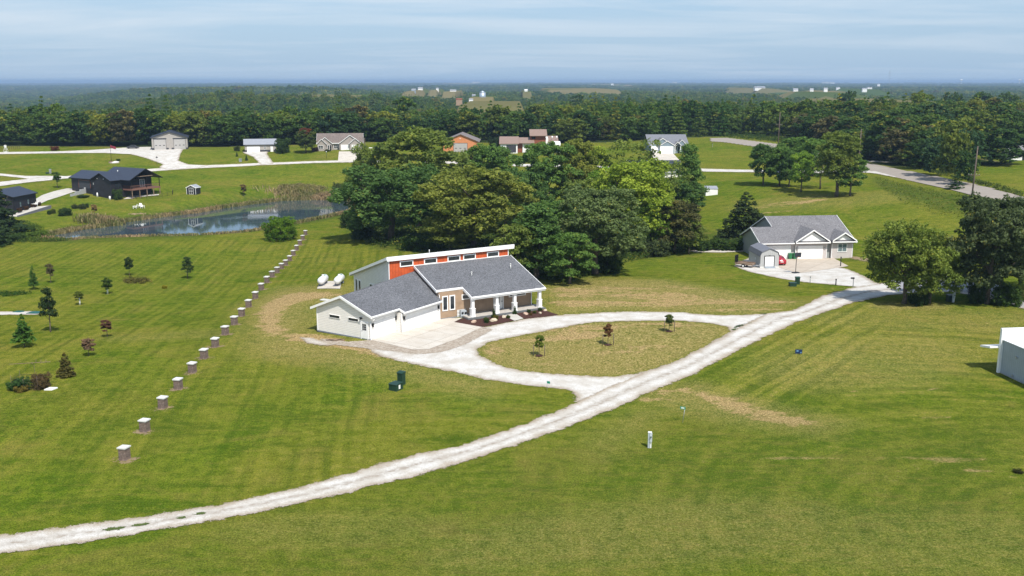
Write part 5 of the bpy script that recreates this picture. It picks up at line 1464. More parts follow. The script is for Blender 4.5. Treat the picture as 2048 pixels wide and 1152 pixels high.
m = MB(); m.box(-.3,0,1.28,1.4,2.45,2.62); m.box(-.34,-.1,1.2,1.48,2.6,2.68); m.build('wall_lamp', M['black'], H, XW)
MB().tube([(-.02,-.62,2.62),(-.1,-.3,2.4),(-.07,-.06,2.2),(-.07,-.06,.2),(-.2,-.12,.08)], .05, 6).build('downspout', M['trim'], H, XW)
MB().tube([(4.62,-.98,2.3),(4.58,-.92,2.1),(4.58,-.92,.15)], .05, 6).build('downspout', M['trim'], H, XW)
m = MB(); m.box(-.05,15.5,8.58,8.63,0,.16); m.box(-.055,0,.0,8.6,-.05,.12); m.build('foundation', M['stone_gray'], H, XW)
def hp(a, b, z=0.0):   # point in the house frame -> world
    return (HO[0] + a * math.cos(HA) - b * math.sin(HA), HO[1] + a * math.sin(HA) + b * math.cos(HA), z)
# air conditioner with its white pickets
o = empty('air_conditioner', hp(-11.75,1.55,.07), HA, 'grey air conditioning unit against the tan wall beside the porch', 'air conditioner')
MB().box(-.1,.35,.05,.4,0,.95).box(.37,.75,.05,.4,0,.85).build('casing', simple('ac_grey', (.42,.46,.49), .5), o)
m = MB(); [m.tube([(x,.02,z_),(x,0.0,z_)], .16, 12) for x, z_ in ((.12,.55),(.56,.5))]; m.build('fan_grille', M['black'], o)
o = empty('picket_screen', hp(-12.15,1.75,.07), HA, 'small white picket screen behind the air conditioning unit', 'screen')
m = MB(); [m.box(x*.16,x*.16+.09,.28,.32,0,.95) for x in range(8)]; m.build('picket', M['trim'], o); MB().box(-.02,1.25,.33,.36,.25,.33).box(-.02,1.25,.33,.36,.7,.78).build('rail', M['trim'], o)
# boulders and bed planting
rb = random.Random(4)
for a, b, s, mt, lb in ((-11.8,-1.6,.5,'boulder','pink boulder at the left corner of the left mulch bed'),(-9.3,-2.35,.62,'boulder_tan','largest tan boulder, in the left mulch bed'),(-7.2,-1.45,.48,'boulder_tan','flat tan boulder beside the porch walkway'),
      (-3.9,-1.55,.48,'boulder','round pale boulder in the right mulch bed'),(-2.0,-2.1,.3,'boulder_tan','small pinkish stone at the front of the right mulch bed'),(-.6,-1.2,.36,'boulder_tan','pale boulder at the far right end of the right mulch bed')):
    o = tag(MB().ball((0,0,0), (s*.85,s*.58,s*.5), 9, 6, .12, rb).build('boulder', M[mt], loc=hp(a,b,.15), rz=rb.uniform(0,3)), lb, 'boulder', 'boulders in the mulch beds')
for a, b, hh, kd, tn, lb in ((-8.3,-.75,1.15,'arbor',DK,'dark upright little evergreen at the left side of the porch step'),(-5.0,-.6,1.1,'arbor',DK,'dark upright little evergreen at the right side of the porch step'),
     (-10.2,-1.9,.5,'shrub',OL,'small yellow-tipped bush left of the largest boulder'),(-10.5,-2.6,.5,'shrub',DK,'small dark bush in front of the yellow-tipped one'),(-8.6,-1.7,.55,'shrub',(.14,.13,.03),'tuft of gold grass behind the largest boulder'),(-6.9,-2.0,.4,'shrub',OL,'low bush at the flat boulder'),
     (-3.0,-.9,.45,'shrub',DK,'small dark bush at the back of the right bed'),(-2.6,-1.7,.4,'shrub',OL,'small olive bush in the middle of the right bed'),(-1.2,-.8,.45,'shrub',DK,'small dark bush near the last porch column'),(-3.6,-2.3,.35,'shrub',(.13,.08,.02),'rusty low plant at the edge of the right bed')):
    p = Vector(hp(a,b,.08)); tree(kd, p, hh, hh*(.55 if kd=='arbor' else 1.3), tn, lb, 'shrub', 'shrub', 'plants of the porch beds', sink=.0)
# ------------------------------------------------------------ propane tanks
for i, (px_, lb) in enumerate(((642,'left white propane tank on the concrete pad'),(675,'right white propane tank on the concrete pad'))):
    c = at(px_ - 1, 575); c.y += 2.2; c.z = hz(c.x, c.y) + .06
    o = empty('propane_tank', c, R(-3), lb, 'gas tank', 'propane tanks on the pad')
    m = MB(); r_ = .56; prof = [(-1.8,.02),(-1.76,.22),(-1.67,.38),(-1.5,.49),(-1.3,r_),(1.3,r_),(1.5,.49),(1.67,.38),(1.76,.22),(1.8,.02)]
    m.tube([(0,y,.85) for y,_ in prof], [q for _,q in prof], 18); m.build('tank_body', M['tank'], o)
    for y in (-1.0,1.0): MB().box(-.45,.45,y-.07,y+.07,0,.42).build('leg', M['stone_gray'], o)
    MB().tube([(0,.1,1.38),(0,.1,1.56)], .2, 12).build('valve_dome', M['tank'], o)
    MB().box(-.26,.22,.35,.85,1.34,1.425).build('decal', M['green_sign'], o)
# ------------------------------------------------------------ grey-roofed house on the right
N = empty('house', (52.98,179.69,-2.5), R(6), 'pale taupe ranch house with grey roof and two street gables on the right', 'house')
sl_ = .404
zr_ = lambda b: 3.1 + sl_ * (b + .4)
MB().prism([(-2.6,.4,0),(-2.6,.4,3.25),(-2.6,9,6.7),(-2.6,17.3,3.3),(-2.6,17.3,0)], (14.0,0,0)).build('wall', M['side_shade_gray'], N)
MB().prism([(-6.6,.4,-.3),(-6.6,.4,3.2),(-6.6,5.2,5.1),(-6.6,10.4,3.0),(-6.6,10.4,-.3)], (4.2,0,0)).build('left_wall', M['side_shade_gray'], N)
MB().box(-6.62,-.05,.33,.4,0,3.0).build('bay_wall', M['pink_siding'], N)
m = MB(); m.prism([(-.05,0,0),(-.05,0,3.05),(3,0,5.2),(6.05,0,3.05),(6.05,0,0)], (0,.6,0)); m.build('garage_front', M['pink_siding'], N)
MB().box(6.95,11.0,-.1,.6,-.05,3.3).build('entry_wing_wall', M['pink_siding'], N)
MB().box(6.93,11.03,-.14,.62,-1.1,-.05).build('foundation', M['stone_gray'], N)
MB().box(6.06,6.94,1.9,2.2,0,3.0).build('entry_wall', simple('shaded_plum_wall', (.22,.16,.15), .7), N)
garage(N, -5.2,-.95,0,2.45,.33); garage(N, .6,5.15,0,2.35,0)
window(N, 8.2,9.85,1.3,2.7,-.1,mull=(2,2),gm='glass_pale')
m = MB()
m.slab([(-2.9,-.45,zr_(-.45)),(11.6,-.45,zr_(-.45)),(11.6,9,zr_(9)),(-2.9,9,zr_(9))], .17)
m.slab([(-2.9,9,zr_(9)+.001),(11.6,9,zr_(9)+.001),(11.6,17.6,3.3),(-2.9,17.6,3.3)], .17)
m.slab([(-7.05,-.45,zr_(-.45)),(-2.901,-.45,zr_(-.45)),(-2.901,5.2,zr_(5.2)),(-7.05,5.2,zr_(5.2))], .17)
m.slab([(-7.05,5.2,zr_(5.2)+.001),(-2.901,5.2,zr_(5.2)+.001),(-2.901,10.9,3.05),(-7.05,10.9,3.05)], .17)
# street gables
for xm, hw, yf, zt_, zl_ in ((3.02,3.35,-.75,5.55,3.38),(9.1,2.35,-.85,5.0,3.5)):
    yb = (zt_ - 3.1) / sl_ - .3; yl = (zl_ - 3.1) / sl_ - .3
    m.slab([(xm-hw,yf,zl_),(xm,yf,zt_),(xm,yb,zt_),(xm-hw,yl,zl_)], .14)
    m.slab([(xm,yf,zt_+.001),(xm+hw,yf,zl_),(xm+hw,yl,zl_),(xm,yb,zt_+.001)], .14)
m.slab([(-.3,-.8,3.2),(6.4,-.8,3.2),(6.4,.2,3.42),(-.3,.2,3.42)], .1); m.slab([(6.7,-.9,3.3),(11.55,-.9,3.3),(11.55,.2,3.55),(6.7,.2,3.55)], .1)
no = m.build('roof', M['roof_gray'], N)
f = MB()
for xm, hw, yf, zt_, zl_ in ((3.02,3.35,-.75,5.55,3.38),(9.1,2.35,-.85,5.0,3.5)):
    f.prism([(xm-hw,yf,zl_+.03),(xm,yf,zt_+.03),(xm,yf,zt_-.22),(xm-hw,yf,zl_-.2)], (0,-.06,0)); f.prism([(xm,yf,zt_+.03),(xm+hw,yf,zl_+.03),(xm+hw,yf,zl_-.2),(xm,yf,zt_-.22)], (0,-.06,0))
f.box(-.3,6.4,-.86,-.8,3.0,3.2); f.box(6.7,11.55,-.96,-.9,3.1,3.3); f.box(-7.05,-.35,-.52,-.45,2.92,3.1)
for x, b1, b2 in ((-7.05,5.2,10.9),): f.prism([(x,-.45,3.1),(x,b1,zr_(b1)+.03),(x,b1,zr_(b1)-.2),(x,-.45,2.9)], (-.06,0,0)); f.prism([(x,b1,zr_(b1)+.03),(x,b2,3.08),(x,b2,2.86),(x,b1,zr_(b1)-.2)], (-.06,0,0))
f.prism([(-2.9,5.2,zr_(5.2)+.2),(-2.9,9,zr_(9)+.03),(-2.9,9,zr_(9)-.2),(-2.9,5.2,zr_(5.2)-.0)], (-.06,0,0)); f.prism([(-2.9,9,zr_(9)+.03),(-2.9,17.6,3.33),(-2.9,17.6,3.1),(-2.9,9,zr_(9)-.2)], (-.06,0,0))
f.prism([(11.6,-.45,3.1),(11.6,9,zr_(9)+.03),(11.6,9,zr_(9)-.2),(11.6,-.45,2.9)], (.06,0,0))
f.build('fascia', M['trim'], no)
m = MB()
for xm, hw, yf, zt_, zl_ in ((3.02,2.75,-.3,5.1,3.4),(9.1,1.8,-.35,4.62,3.52)): m.prism([(xm-hw,yf,zl_),(xm,yf,zt_),(xm+hw,yf,zl_)], (0,.3,0))
m.build('gable_panel', M['white'], N)
m = MB()
for x, y in ((-.05,-.03),(6.0,-.03),(6.93,-.13),(10.95,-.13)): m.box(x,x+.1,y,y+.03,0,3.0)
m.box(-6.65,-6.6,.3,.4,0,3.0); m.build('corner_trim', M['trim'], N)
for x in (.25,5.6): MB().box(x-.08,x+.08,-.16,0,1.75,2.1).build('wall_lamp', M['metal'], N)
window(N, 2.0,3.2,1.2,2.1,-6.6,axis='y',fw=.08); window(N, 3.4,3.9,-.1,.5,-6.6,axis='y',fw=.05)
# barn-roofed shed
so = (43.86,169.4); z0 = -2.3
S = empty('shed', (so[0],so[1],z0), R(4), 'light grey barn-roofed garden shed with white roll-up door on the driveway edge', 'shed')
prof = [(0,.3),(0,2.2),(.3,2.85),(1.65,3.42),(3.02,2.85),(3.32,2.2),(3.32,.3)]
MB().prism([(x,0,z) for x, z in prof], (0,6.6,0)).build('wall', M['gray_metal2'], S)
MB().box(-.02,.9,-.03,.6,-.25,.3).box(2.45,3.34,-.03,.6,-.25,.3).box(0.02,3.3,.6,6.6,-.3,.3).build('block_base', M['capstone'], S)
m = MB(); p2 = [(-.14,2.1),(.22,2.93),(1.66,3.53),(3.12,2.93),(3.47,2.1)]
for (xa,za),(xb,zb_) in zip(p2[:-1], p2[1:]): m.slab([(xa,-.14,za),(xb,-.14,zb_),(xb,6.75,zb_),(xa,6.75,za)], .06)
m.build('roof', simple('slate_grey_metal_sheet', (.17,.17,.19), .45), S)
garage(S, .8,2.42,.32,2.1,0, rows=5, fm='black')
MB().prism([(.75,-.05,.3),(2.6,-.05,.3),(2.6,-1.6,-.05),(.75,-1.6,-.05)], (0,0,-.1)).build('ramp', simple('ramp_grey', (.25,.28,.31), .7), S)
MB().box(1.5,1.75,-.08,0,2.2,2.28).build('wall_lamp', M['black'], S)
MB().box(-.06,0,2.6,2.9,1.2,1.32).box(-.08,0,2.72,2.78,1.0,1.5).build('wall_ornament', M['white'], S)
# red car, seen from behind
def car(loc, rz_):
    c = empty('parked_car', loc, rz_, 'dark red saloon car parked beside the grey barn-roofed shed', 'car')
    # stations along y (rear at 0): (y, halfwidth, z low, z shoulder, z top, half top width)
    st = [(0,.74,.34,.80,.95,.62),(.18,.86,.26,.90,1.02,.72),(.75,.90,.22,.95,1.08,.74),(1.35,.91,.22,.95,1.38,.60),(1.9,.91,.22,.94,1.45,.58),(2.7,.91,.22,.93,1.44,.58),(3.3,.90,.22,.92,1.22,.62),(3.7,.90,.22,.90,.98,.74),(4.4,.86,.24,.80,.86,.70),(4.72,.70,.32,.66,.72,.55)]
    m = MB(); V = []
    for y, hw, zl, zs, zt, tw in st: V += [(-hw*.94,y,zl),(-hw,y,(zl+zs)/2),(-hw*.98,y,zs),(-tw,y,zt),(0,y,zt+.03),(tw,y,zt),(hw*.98,y,zs),(hw,y,(zl+zs)/2),(hw*.94,y,zl)]
    k = 9; F = []
    for i in range(len(st)-1):
        for j in range(k-1): F.append((i*k+j, i*k+j+1, (i+1)*k+j+1, (i+1)*k+j))
        F.append((i*k+k-1, i*k, (i+1)*k, (i+1)*k+k-1))
    F.append(tuple(range(k))[::-1]); F.append(tuple((len(st)-1)*k+j for j in range(k)))
    m.add(V, F, True); m.build('body', M['red_car'], c)
    m = MB(); m.add([(-.58,.80,1.10),(.58,.80,1.10),(.52,1.28,1.375),(-.52,1.28,1.375)], [(0,1,2,3)]); m.build('rear_window', M['glass'], c)
    m = MB()
    for s in (-1,1):
        m.add([(s*.905,1.0,.98),(s*.70,1.45,1.36),(s*.66,2.75,1.38),(s*.91,3.2,.96)], [(0,1,2,3) if s < 0 else (3,2,1,0)])
    m.build('side_window', M['glass'], c)
    m = MB(); m.add([(-.6,3.68,1.01),(.6,3.68,1.01),(.54,3.3,1.24),(-.54,3.3,1.24)], [(3,2,1,0)]); m.build('windscreen', M['glass'], c)
    for s in (-1,1):
        MB().ball((s*.66,.06,.84),(.16,.08,.09),10,6).build('tail_lamp', M['lamp_red'], c)
        for y in (.95,3.75):
            w_ = MB().tube([(s*.72,y,.32),(s*.93,y,.32)], .32, 16).build('wheel', M['rubber'], c)
            MB().tube([(s*.90,y,.32),(s*.94,y,.32)], .19, 10).build('rim', M['metal'], w_)
    MB().box(-.26,.26,-.03,.02,.60,.74).build('number_plate', M['white'], c)
    MB().box(-.78,.78,-.04,.1,.32,.44).build('bumper', M['red_car'], c)
    return c
c = at(1567,532); car((c.x - .3, c.y, c.z + .07), R(2))
# bins
for i, (px_, lb) in enumerate(((1580,'left green wheeled bin against the garage pillar'),(1588.5,'right green wheeled bin against the garage pillar'))):
    c = at(px_, 518.5); c.z += .07
    b = empty('wheeled_bin', c, R(6), lb, 'bin', 'green bins by the garage')
    m = MB(); m.prism([(-.24,-.28,.05),(.24,-.28,.05),(.29,-.33,1.0),(-.29,-.33,1.0)], (0,.6,0)); m.build('bin_body', M['green_bin'], b)
    MB().box(-.31,.31,-.37,.36,1.0,1.07).build('lid', M['green_bin'], b)
    for s in (-.24,.24): MB().tube([(s,.3,.1),(s*1.15,.3,.1)], .1, 8).build('wheel', M['rubber'], b)
# basketball hoop
c = at(1591,546.5); c.z += .05
b = empty('basketball_hoop', c, R(20), 'portable basketball hoop with a dark backboard at the gravel edge', 'basketball hoop')
MB().box(-.55,.55,-.4,.4,0,.14).build('base', M['black'], b)
MB().tube([(0,0,.1),(.03,0,2.6),(.05,-.25,3.0)], .05, 8).build('pole', M['black'], b)
MB().box(-.62,.70,-.32,-.27,2.75,3.55).build('backboard', simple('smoky_backboard', (.03,.035,.045), .3), b)
m = MB(); [m.tube([(.04+.22*math.cos(t),-.6+.22*math.sin(t),2.85),(.04+.22*math.cos(t+.5),-.6+.22*math.sin(t+.5),2.85)], .015, 5) for t in np.arange(0,6.28,.5)]; m.build('rim', M['orange_metal'], b)
# open trailer
c = at(1490,534); c.z += .04
b = empty('utility_trailer', c, R(-32), 'low black utility trailer with a tall mesh ramp beside the grey shed', 'trailer')
MB().box(-1.6,1.6,-.85,.85,.5,.6).box(-1.6,1.6,-.9,-.85,.5,.85).box(-1.6,1.6,.85,.9,.5,.85).build('bed', M['wood'], b)
m = MB(); [m.box(-1.65,-1.6,-.85+i*.17,-.82+i*.17,.5,2.0) for i in range(11)]; m.box(-1.66,-1.6,-.87,.87,1.95,2.02); m.box(-1.66,-1.6,-.87,.87,1.2,1.26); m.build('ramp', M['black'], b)
for s in (-1,1):
    w_ = MB().tube([(0,s*.95,.33),(0,s*1.13,.33)], .33, 14).build('wheel', M['rubber'], b); MB().tube([(0,s*1.12,.33),(0,s*1.15,.33)], .16, 10).build('rim', M['white'], w_)
MB().tube([(1.6,-.6,.5),(2.8,0,.45)], .05, 6).tube([(1.6,.6,.5),(2.8,0,.45)], .05, 6).tube([(2.65,0,.75),(2.65,0,0)], .04, 6).build('drawbar', M['metal'], b)
# utility boxes
def cabinet(px, py, w_, d_, h_, rz_, lb, sticker=False, name='utility_box', mat='green_box', cat='utility box', group=None):
    c = at(px, py); b = empty(name, c, R(rz_), lb, cat, group)
    m = MB(); m.prism([(-w_/2,-d_/2,-.05),(w_/2,-d_/2,-.05),(w_/2,-d_/2,h_*.86),(-w_/2,-d_/2,h_*.86)], (0,d_,0)); m.build('cabinet', M[mat], b)
    m = MB(); m.prism([(-w_/2-.04,-d_/2-.05,h_*.86),(-w_/2-.04,-d_/2-.05,h_*.93),(-w_/2-.04,0,h_),(-w_/2-.04,d_/2+.04,h_),(-w_/2-.04,d_/2+.04,h_*.86)], (w_+.08,0,0)); m.build('lid', M[mat], b)
    if sticker: MB().box(w_/2+.002,w_/2+.014,-.16,.10,h_*.22,h_*.78).build('sticker', M['white'], b)
    return b
cabinet(792,779,.95,1.05,.72,-32,'low square dark green transformer box with a white sticker on the near lawn', True)
cabinet(803,768.5,.62,.55,1.35,-32,'tall narrow dark green utility cabinet behind the low transformer box')
cabinet(1585,572.5,1.0,.8,.62,4,'low grey-green utility box on the grass near the basketball hoop', mat='green_box')
cabinet(1594.5,568.5,.62,.5,1.2,4,'upright green utility cabinet near the basketball hoop')
# marker posts on the right
for px_, py_, h_, mt, lb in ((1620,566.5,1.1,'metal','thin grey marker post on the gravel edge right of the green cabinet'),(1671.5,570.5,1.0,'black','short dark post wrapped in black at the tip of the neighbour\'s lawn'),(1681,533,1.75,'black','dark lamp post at the corner of the tan concrete drive')):
    c = at(px_, py_)
    b = empty('marker_post', c, 0, lb, 'post')
    MB().tube([(0,0,-.1),(0,0,h_)], .05 if mt == 'metal' else .09, 8).build('post', M[mt], b)
    MB().box(-.09,.09,-.09,.09,h_-.18,h_).build('cap', M[mt], b)
def mailbox(px, py, h_, rz_, lb, w_=.5):
    c = at(px, py); b = empty('mailbox', c, R(rz_), lb, 'mailbox')
    MB().box(-.05,.05,-.05,.05,-.1,h_).build('post', M['metal'] if px < 1800 else M['black'], b)
    m = MB(); m.prism([(-w_,-.12,h_-.02),(-w_,.12,h_-.02),(-w_,.12,h_+.14),(-w_,.06,h_+.2),(-w_,-.06,h_+.2),(-w_,-.12,h_+.14)], (w_+.1,0,0)); m.build('box', M['black'], b)
mailbox(1706,574.5,1.35,5,'dark mailbox on a grey post at the fork of the gravel road', .42)
mailbox(1937,590.5,1.15,5,'black mailbox on a post at the edge of the asphalt lane', .5)
# meter pedestals
def pedestal(px, py, lb, shade=1):
    c = at(px, py); b = empty('meter_pedestal', c, R(-14), lb, 'electric meter')
    MB().box(-.14,.02,-.1,.1,-.1,1.36).build('housing', simple('pedestal_grey', (.42,.47,.50), .45), b)
    MB().box(.02,.19,-.16,.12,.55,1.30).build('meter_box', simple('pedestal_light', (.52,.56,.58), .45), b)
    MB().box(.05,.15,-.06,.06,-.1,.55).build('conduit', M['white'], b)
    MB().tube([(.11,-.15,1.02),(.11,-.24,1.02)], .07, 12).build('meter', M['glass_pale'], b)
    MB().box(-.16,.15,-.12,.12,1.36,1.40).build('cap', M['white'], b)
pedestal(1299,895.5,'pale grey electric meter pedestal standing on the near lawn')
pedestal(1906,604.5,'grey electric meter pedestal in the shade between the walnut and the large oak')
cabinet(1899,602.5,.75,.7,.95,5,'low dark green transformer box beside the shaded meter pedestal')
# signs
def txt(body, size, mat, parent, loc, rot, name='lettering'):
    cu = bpy.data.curves.new(name, 'FONT'); cu.body = body; cu.size = size; cu.extrude = .003; cu.align_x = 'CENTER'; cu.align_y = 'CENTER'
    cu.materials.append(mat); q = bpy.data.objects.new(name, cu); col.objects.link(q)
    me = bpy.data.meshes.new_from_object(q.evaluated_get(bpy.context.evaluated_depsgraph_get())); me.name = name
    bpy.data.objects.remove(q); o = link(name, me, parent, loc); o.rotation_euler = rot; return o
c = at(1365,845)
b = empty('address_sign', c, R(-22), 'green house-number sign on a thin leaning post in the right foreground', 'sign')
MB().tube([(0,0,-.1),(.18,0,1.45)], .03, 6).build('post', M['metal'], b)
MB().box(-.25,.22,-.035,-.015,1.26,1.50).build('plate', M['green_sign'], b)
MB().box(-.16,.12,-.042,-.035,1.33,1.43).build('pale_print', M['white'], b)
c = at(1094,782)
b = empty('address_sign', c, R(-30), 'small dark green flag-like number sign where the loop drive meets the road', 'sign')
MB().tube([(0,0,-.1),(0,0,1.05)], .022, 6).build('post', M['metal'], b)
MB().box(0,.34,-.02,.0,.80,1.04).build('plate', M['green_sign'], b)
c = at(1597,709)
b = empty('yard_sign', c, R(-8), 'small dark blue yard sign alone on the mown field', 'sign')
MB().box(-.38,.38,-.02,.02,.12,.58).build('panel', M['blue_sign'], b)
MB().box(-.24,-.02,-.03,-.02,.36,.46).box(.2,.30,-.03,-.02,.2,.3).build('lettering_bar', simple('pale_blue_print', (.2,.4,.65), .5), b)
for s in (-.25,.25): MB().tube([(s,0,-.1),(s,0,.15)], .012, 5).build('leg', M['metal'], b)
# white building at the right edge
B_ = empty('workshop', (51.37,98.65,0), R(7.2), 'white metal workshop with a white roof, cut off by the right edge', 'building')
MB().prism([(0,-13,0),(0,-13,3.6),(6,-13,4.95),(12,-13,3.6),(12,-13,0)], (0,13,0)).build('wall', siding('shaded_white_ribbed_wall', (.34,.38,.41), .3, 'Y', .82, .14), B_)  # white wall in blue-grey: the shade on it is put into the colour
m = MB(); m.slab([(-.12,-13.2,3.63),(6,-13.2,5.01),(6,-.02,5.01),(-.12,-.02,3.63)], .07); m.slab([(6,-13.2,5.011),(12.12,-13.2,3.63),(12.12,-.02,3.63),(6,-.02,5.011)], .07); ro_ = m.build('roof', simple('white_metal_roof_sheet', (.80,.80,.80), .4), B_)
MB().tube([(2.2,-2.2,4.0),(2.2,-2.2,4.5)], .05, 6).box(1.9,2.6,-2.3,-2.1,4.12,4.2).build('vent_pipe', M['metal'], ro_)
MB().box(-.22,12.2,0,.16,0,4.72).build('false_front', M['white'], B_)
m = MB(); [m.box(.05+i*.42,.09+i*.42,-.05,0,3.7,4.62) for i in range(26)]; m.box(0,12,-.06,0,4.62,4.8); m.box(-.26,12.24,-.04,.2,4.72,4.8); m.build('batten', M['trim'], B_)
m = MB(); m.box(-.26,-.0,-.1,.2,0,4.72); m.build('corner_trim', M['trim'], B_)
m = MB(); m.slab([(-1.25,.2,2.85),(6.0,.2,2.85),(6.0,1.9,2.55),(-1.25,1.9,2.55)], .2); m.build('canopy', M['trim'], B_)
MB().box(-.03,0,-13,0,0,.12).build('base_flashing', M['metal'], B_)
m = MB(); m.box(-.16,0,-2.7,-2.4,2.3,2.45); m.build('wall_lamp', M['metal'], B_)
m = MB(); m.box(-.12,0,-2.3,-2.1,.25,.42); m.build('hose_tap', M['metal'], B_)
# pillars of ledge stone with pale caps
PC = [(249.9,919),(290,863),(326,816),(357,778),(385,745),(409,717),(431,694),(451,669.5),(469,649),(483.5,632.5),(497.5,614.5),(511,597.5),(523,580),(534,565.5),(544.5,554.5),(554.5,546),(563,538),(571.5,531),(579.5,522),(587,511),(593.5,500.5),(600,490),(605.5,480),(611,470)]
pil = None
ordn = ['nearest the camera','second from the camera','third from the camera','fourth from the camera','fifth from the camera','sixth from the camera','seventh from the camera','eighth from the camera','ninth from the camera','tenth from the camera','eleventh from the camera','twelfth from the camera',
        'twelfth from the pond','eleventh from the pond','tenth from the pond','ninth from the pond','eighth from the pond','seventh from the pond','sixth from the pond','fifth from the pond','fourth from the pond','third from the pond','second from the pond','nearest the pond beside the reeds']
for i, (px_, py_) in enumerate(PC):
    c = at(px_, py_)
    if pil is None:
        pil = empty('stone_pillar', c, R(-14), cat='pillar', group='stone pillars in a row across the lawn')
        m = MB(); m.box(-.33,.33,-.33,.33,-.15,1.05); [m.box(-.345-.01*(k%2),.345+.01*(k%2),-.345-.01*((k+1)%2),.345+.01*((k+1)%2),k*.15+.01,k*.15+.14) for k in range(7)]
        m.build('shaft', M['ledge'], pil)
        m = MB(); m.prism([(-.42,-.42,1.05),(.42,-.42,1.05),(.42,.42,1.05),(-.42,.42,1.05)], (0,0,.12)); m.add([(-.42,-.42,1.171),(.42,-.42,1.171),(.42,.42,1.171),(-.42,.42,1.171),(0,0,1.22)], [(0,1,4),(1,2,4),(2,3,4),(3,0,4)])
        m.build('cap', M['capstone'], pil); o = pil
    else:
        o = copy_tree(pil); o.location = c; o.rotation_euler.z = R(-14 + (i * 37 % 7 - 3))
    o.scale = (.93, .93, .95); o.rotation_euler.x = R(((i * 29) % 7 - 3) * .5); o.rotation_euler.y = R(((i * 17) % 7 - 3) * .45); o['label'] = 'grey-brown stone pillar with a white cap, %s in the row' % ordn[i]
    sheet('soil_ring', [(c.x + .62 * math.cos(t), c.y + .6 * math.sin(t)) for t in np.linspace(0, 6.28, 10)[:-1]], M['straw_ring'] if 'straw_ring' in M else M['straw'], .25, .03, .5, world=True)
# stakes and mulch rings of the island trees
for px_, py_, top, wpx, tint, lb in ((1078,712,668,19,(.10,.14,.025),'yellow-green young tree staked on the oval island, nearest the driveway bend'),(1216,690,646,19,(.115,.062,.032),'red-brown young tree staked in the middle of the oval island'),(1338,663,627,19,(.075,.10,.03),'small green young tree staked at the right end of the oval island')):
    t_ = tree_px('young', px_, py_, top, wpx, tint, lb, name='young_tree', group='staked young trees on the oval island')
    c = t_.location
    sheet('mulch_ring', [(c.x + .45 * math.cos(t), c.y + .45 * math.sin(t)) for t in np.linspace(0, 6.28, 12)[:-1]], M['mulchbed'], .25, .05, .4, world=True)
    for k, s in enumerate((-1, 1)):
        o = empty('tree_stake', (c.x + s * .62, c.y - .15, hz(c.x + s * .62, c.y - .15)), 0, '%s thin wooden stake of the %s' % (('left', 'right')[k], ' '.join(lb.split()[:4])), 'stake')
        MB().tube([(0,0,-.1),(0,0,1.35)], .04, 6).build('post', M['pole_wood'], o)
        MB().tube([(0,0,1.2),(-s*.62,.15,1.25)], .012, 4).build('tie', M['wire'], o)
# white trunk guards
for px_, py_, w_, lb in ((160,610,.09,'white plastic guard round the stem of the tiny sapling'),(215.5,588,.09,'white plastic guard round the stem of the round-headed sapling')):
    c = at(px_, py_); tag(MB().tube([(0,0,0),(0,0,1.15)], .12, 10).build('trunk_guard', M['white'], loc=c), lb, 'tree guard')
# septic strip
s0 = at(-12,627)
sheet('gravel_patch', [(-40,623.5),(78,622.5),(80,630),(-40,631.5)], M['gravel'], .4, .05, 1.0)
for px_, py_, w_, d_, lb in ((35,624.5,1.1,.7,'small green septic lid on the white gravel strip'),(68,626.5,1.7,1.3,'large green septic lid at the end of the white gravel strip')):
    c = at(px_, py_); tag(MB().prism([(-w_/2,-d_/2,0),(w_/2,-d_/2,0),(w_/2+.3,d_/2,0),(-w_/2+.3,d_/2,0)], (0,0,.16)).build('septic_lid', M['cover_green'], loc=c), lb, 'septic lid')
# garden cage
c = at(62,778)
b = empty('garden_fence', c, 0, 'wire garden enclosure with thin posts around overgrown vegetables', 'fence')
m = MB()
for x, y, h_ in ((-1.6,-.6,1.6),(-.3,-.8,1.3),(1.0,-.6,1.5),(1.5,.9,1.6),(.0,1.1,2.2),(-1.5,1.0,1.7)): m.tube([(x,y,-.1),(x,y,h_)], .018, 5)
m.build('post', M['pole_wood'], b)
m = MB(); ring = [(-1.6,-.6),(-.3,-.8),(1.0,-.6),(1.5,.9),(0,1.1),(-1.5,1.0),(-1.6,-.6)]
for (xa,ya),(xb,yb) in zip(ring[:-1], ring[1:]):
    for z_ in (.3,.6,.9,1.2): m.tube([(xa,ya,z_),(xb,yb,z_)], .012, 4, False)
    for k in range(1, 9): m.tube([(xa+(xb-xa)*k/9,ya+(yb-ya)*k/9,0),(xa+(xb-xa)*k/9,ya+(yb-ya)*k/9,1.25)], .008, 4, False)
m.build('wire_mesh', M['wire'], b)
m = MB(); m.tube([(-2.1,.3,2.5),(1.9,.7,2.65)], .03, 5); m.tube([(0,1.1,2.2),(0,.6,2.55)], .03, 5); [m.tube([(x,.5,2.55),(x+.06,.5,2.95)], .02, 4) for x in (.5,1.0,1.5)]; m.build('rail', M['wood'], b)
for dx, dy, w_, h_, tn, lb in ((-.95,-.1,2.2,1.15,(.045,.10,.03),'green leafy squash plants in the left half of the garden enclosure'),(-.55,-.75,1.5,.6,(.20,.16,.04),'yellowing vines spilling out of the garden enclosure'),(.9,.3,1.9,1.5,(.13,.095,.05),'brown dying tomato plants in the right half of the garden enclosure')):
    tree('shrub', Vector((c.x+dx, c.y+dy, hz(c.x+dx, c.y+dy))), h_, w_, tn, lb, 'garden plant', 'garden_plant', sink=0)
c = at(100,779); tag(MB().prism([(-.45,-.3,0),(.35,-.35,0),(.6,.4,0),(-.2,.45,0)], (0,0,.12)).build('white_board', M['white'], loc=c), 'white board lying on the grass beside the garden enclosure', 'board')
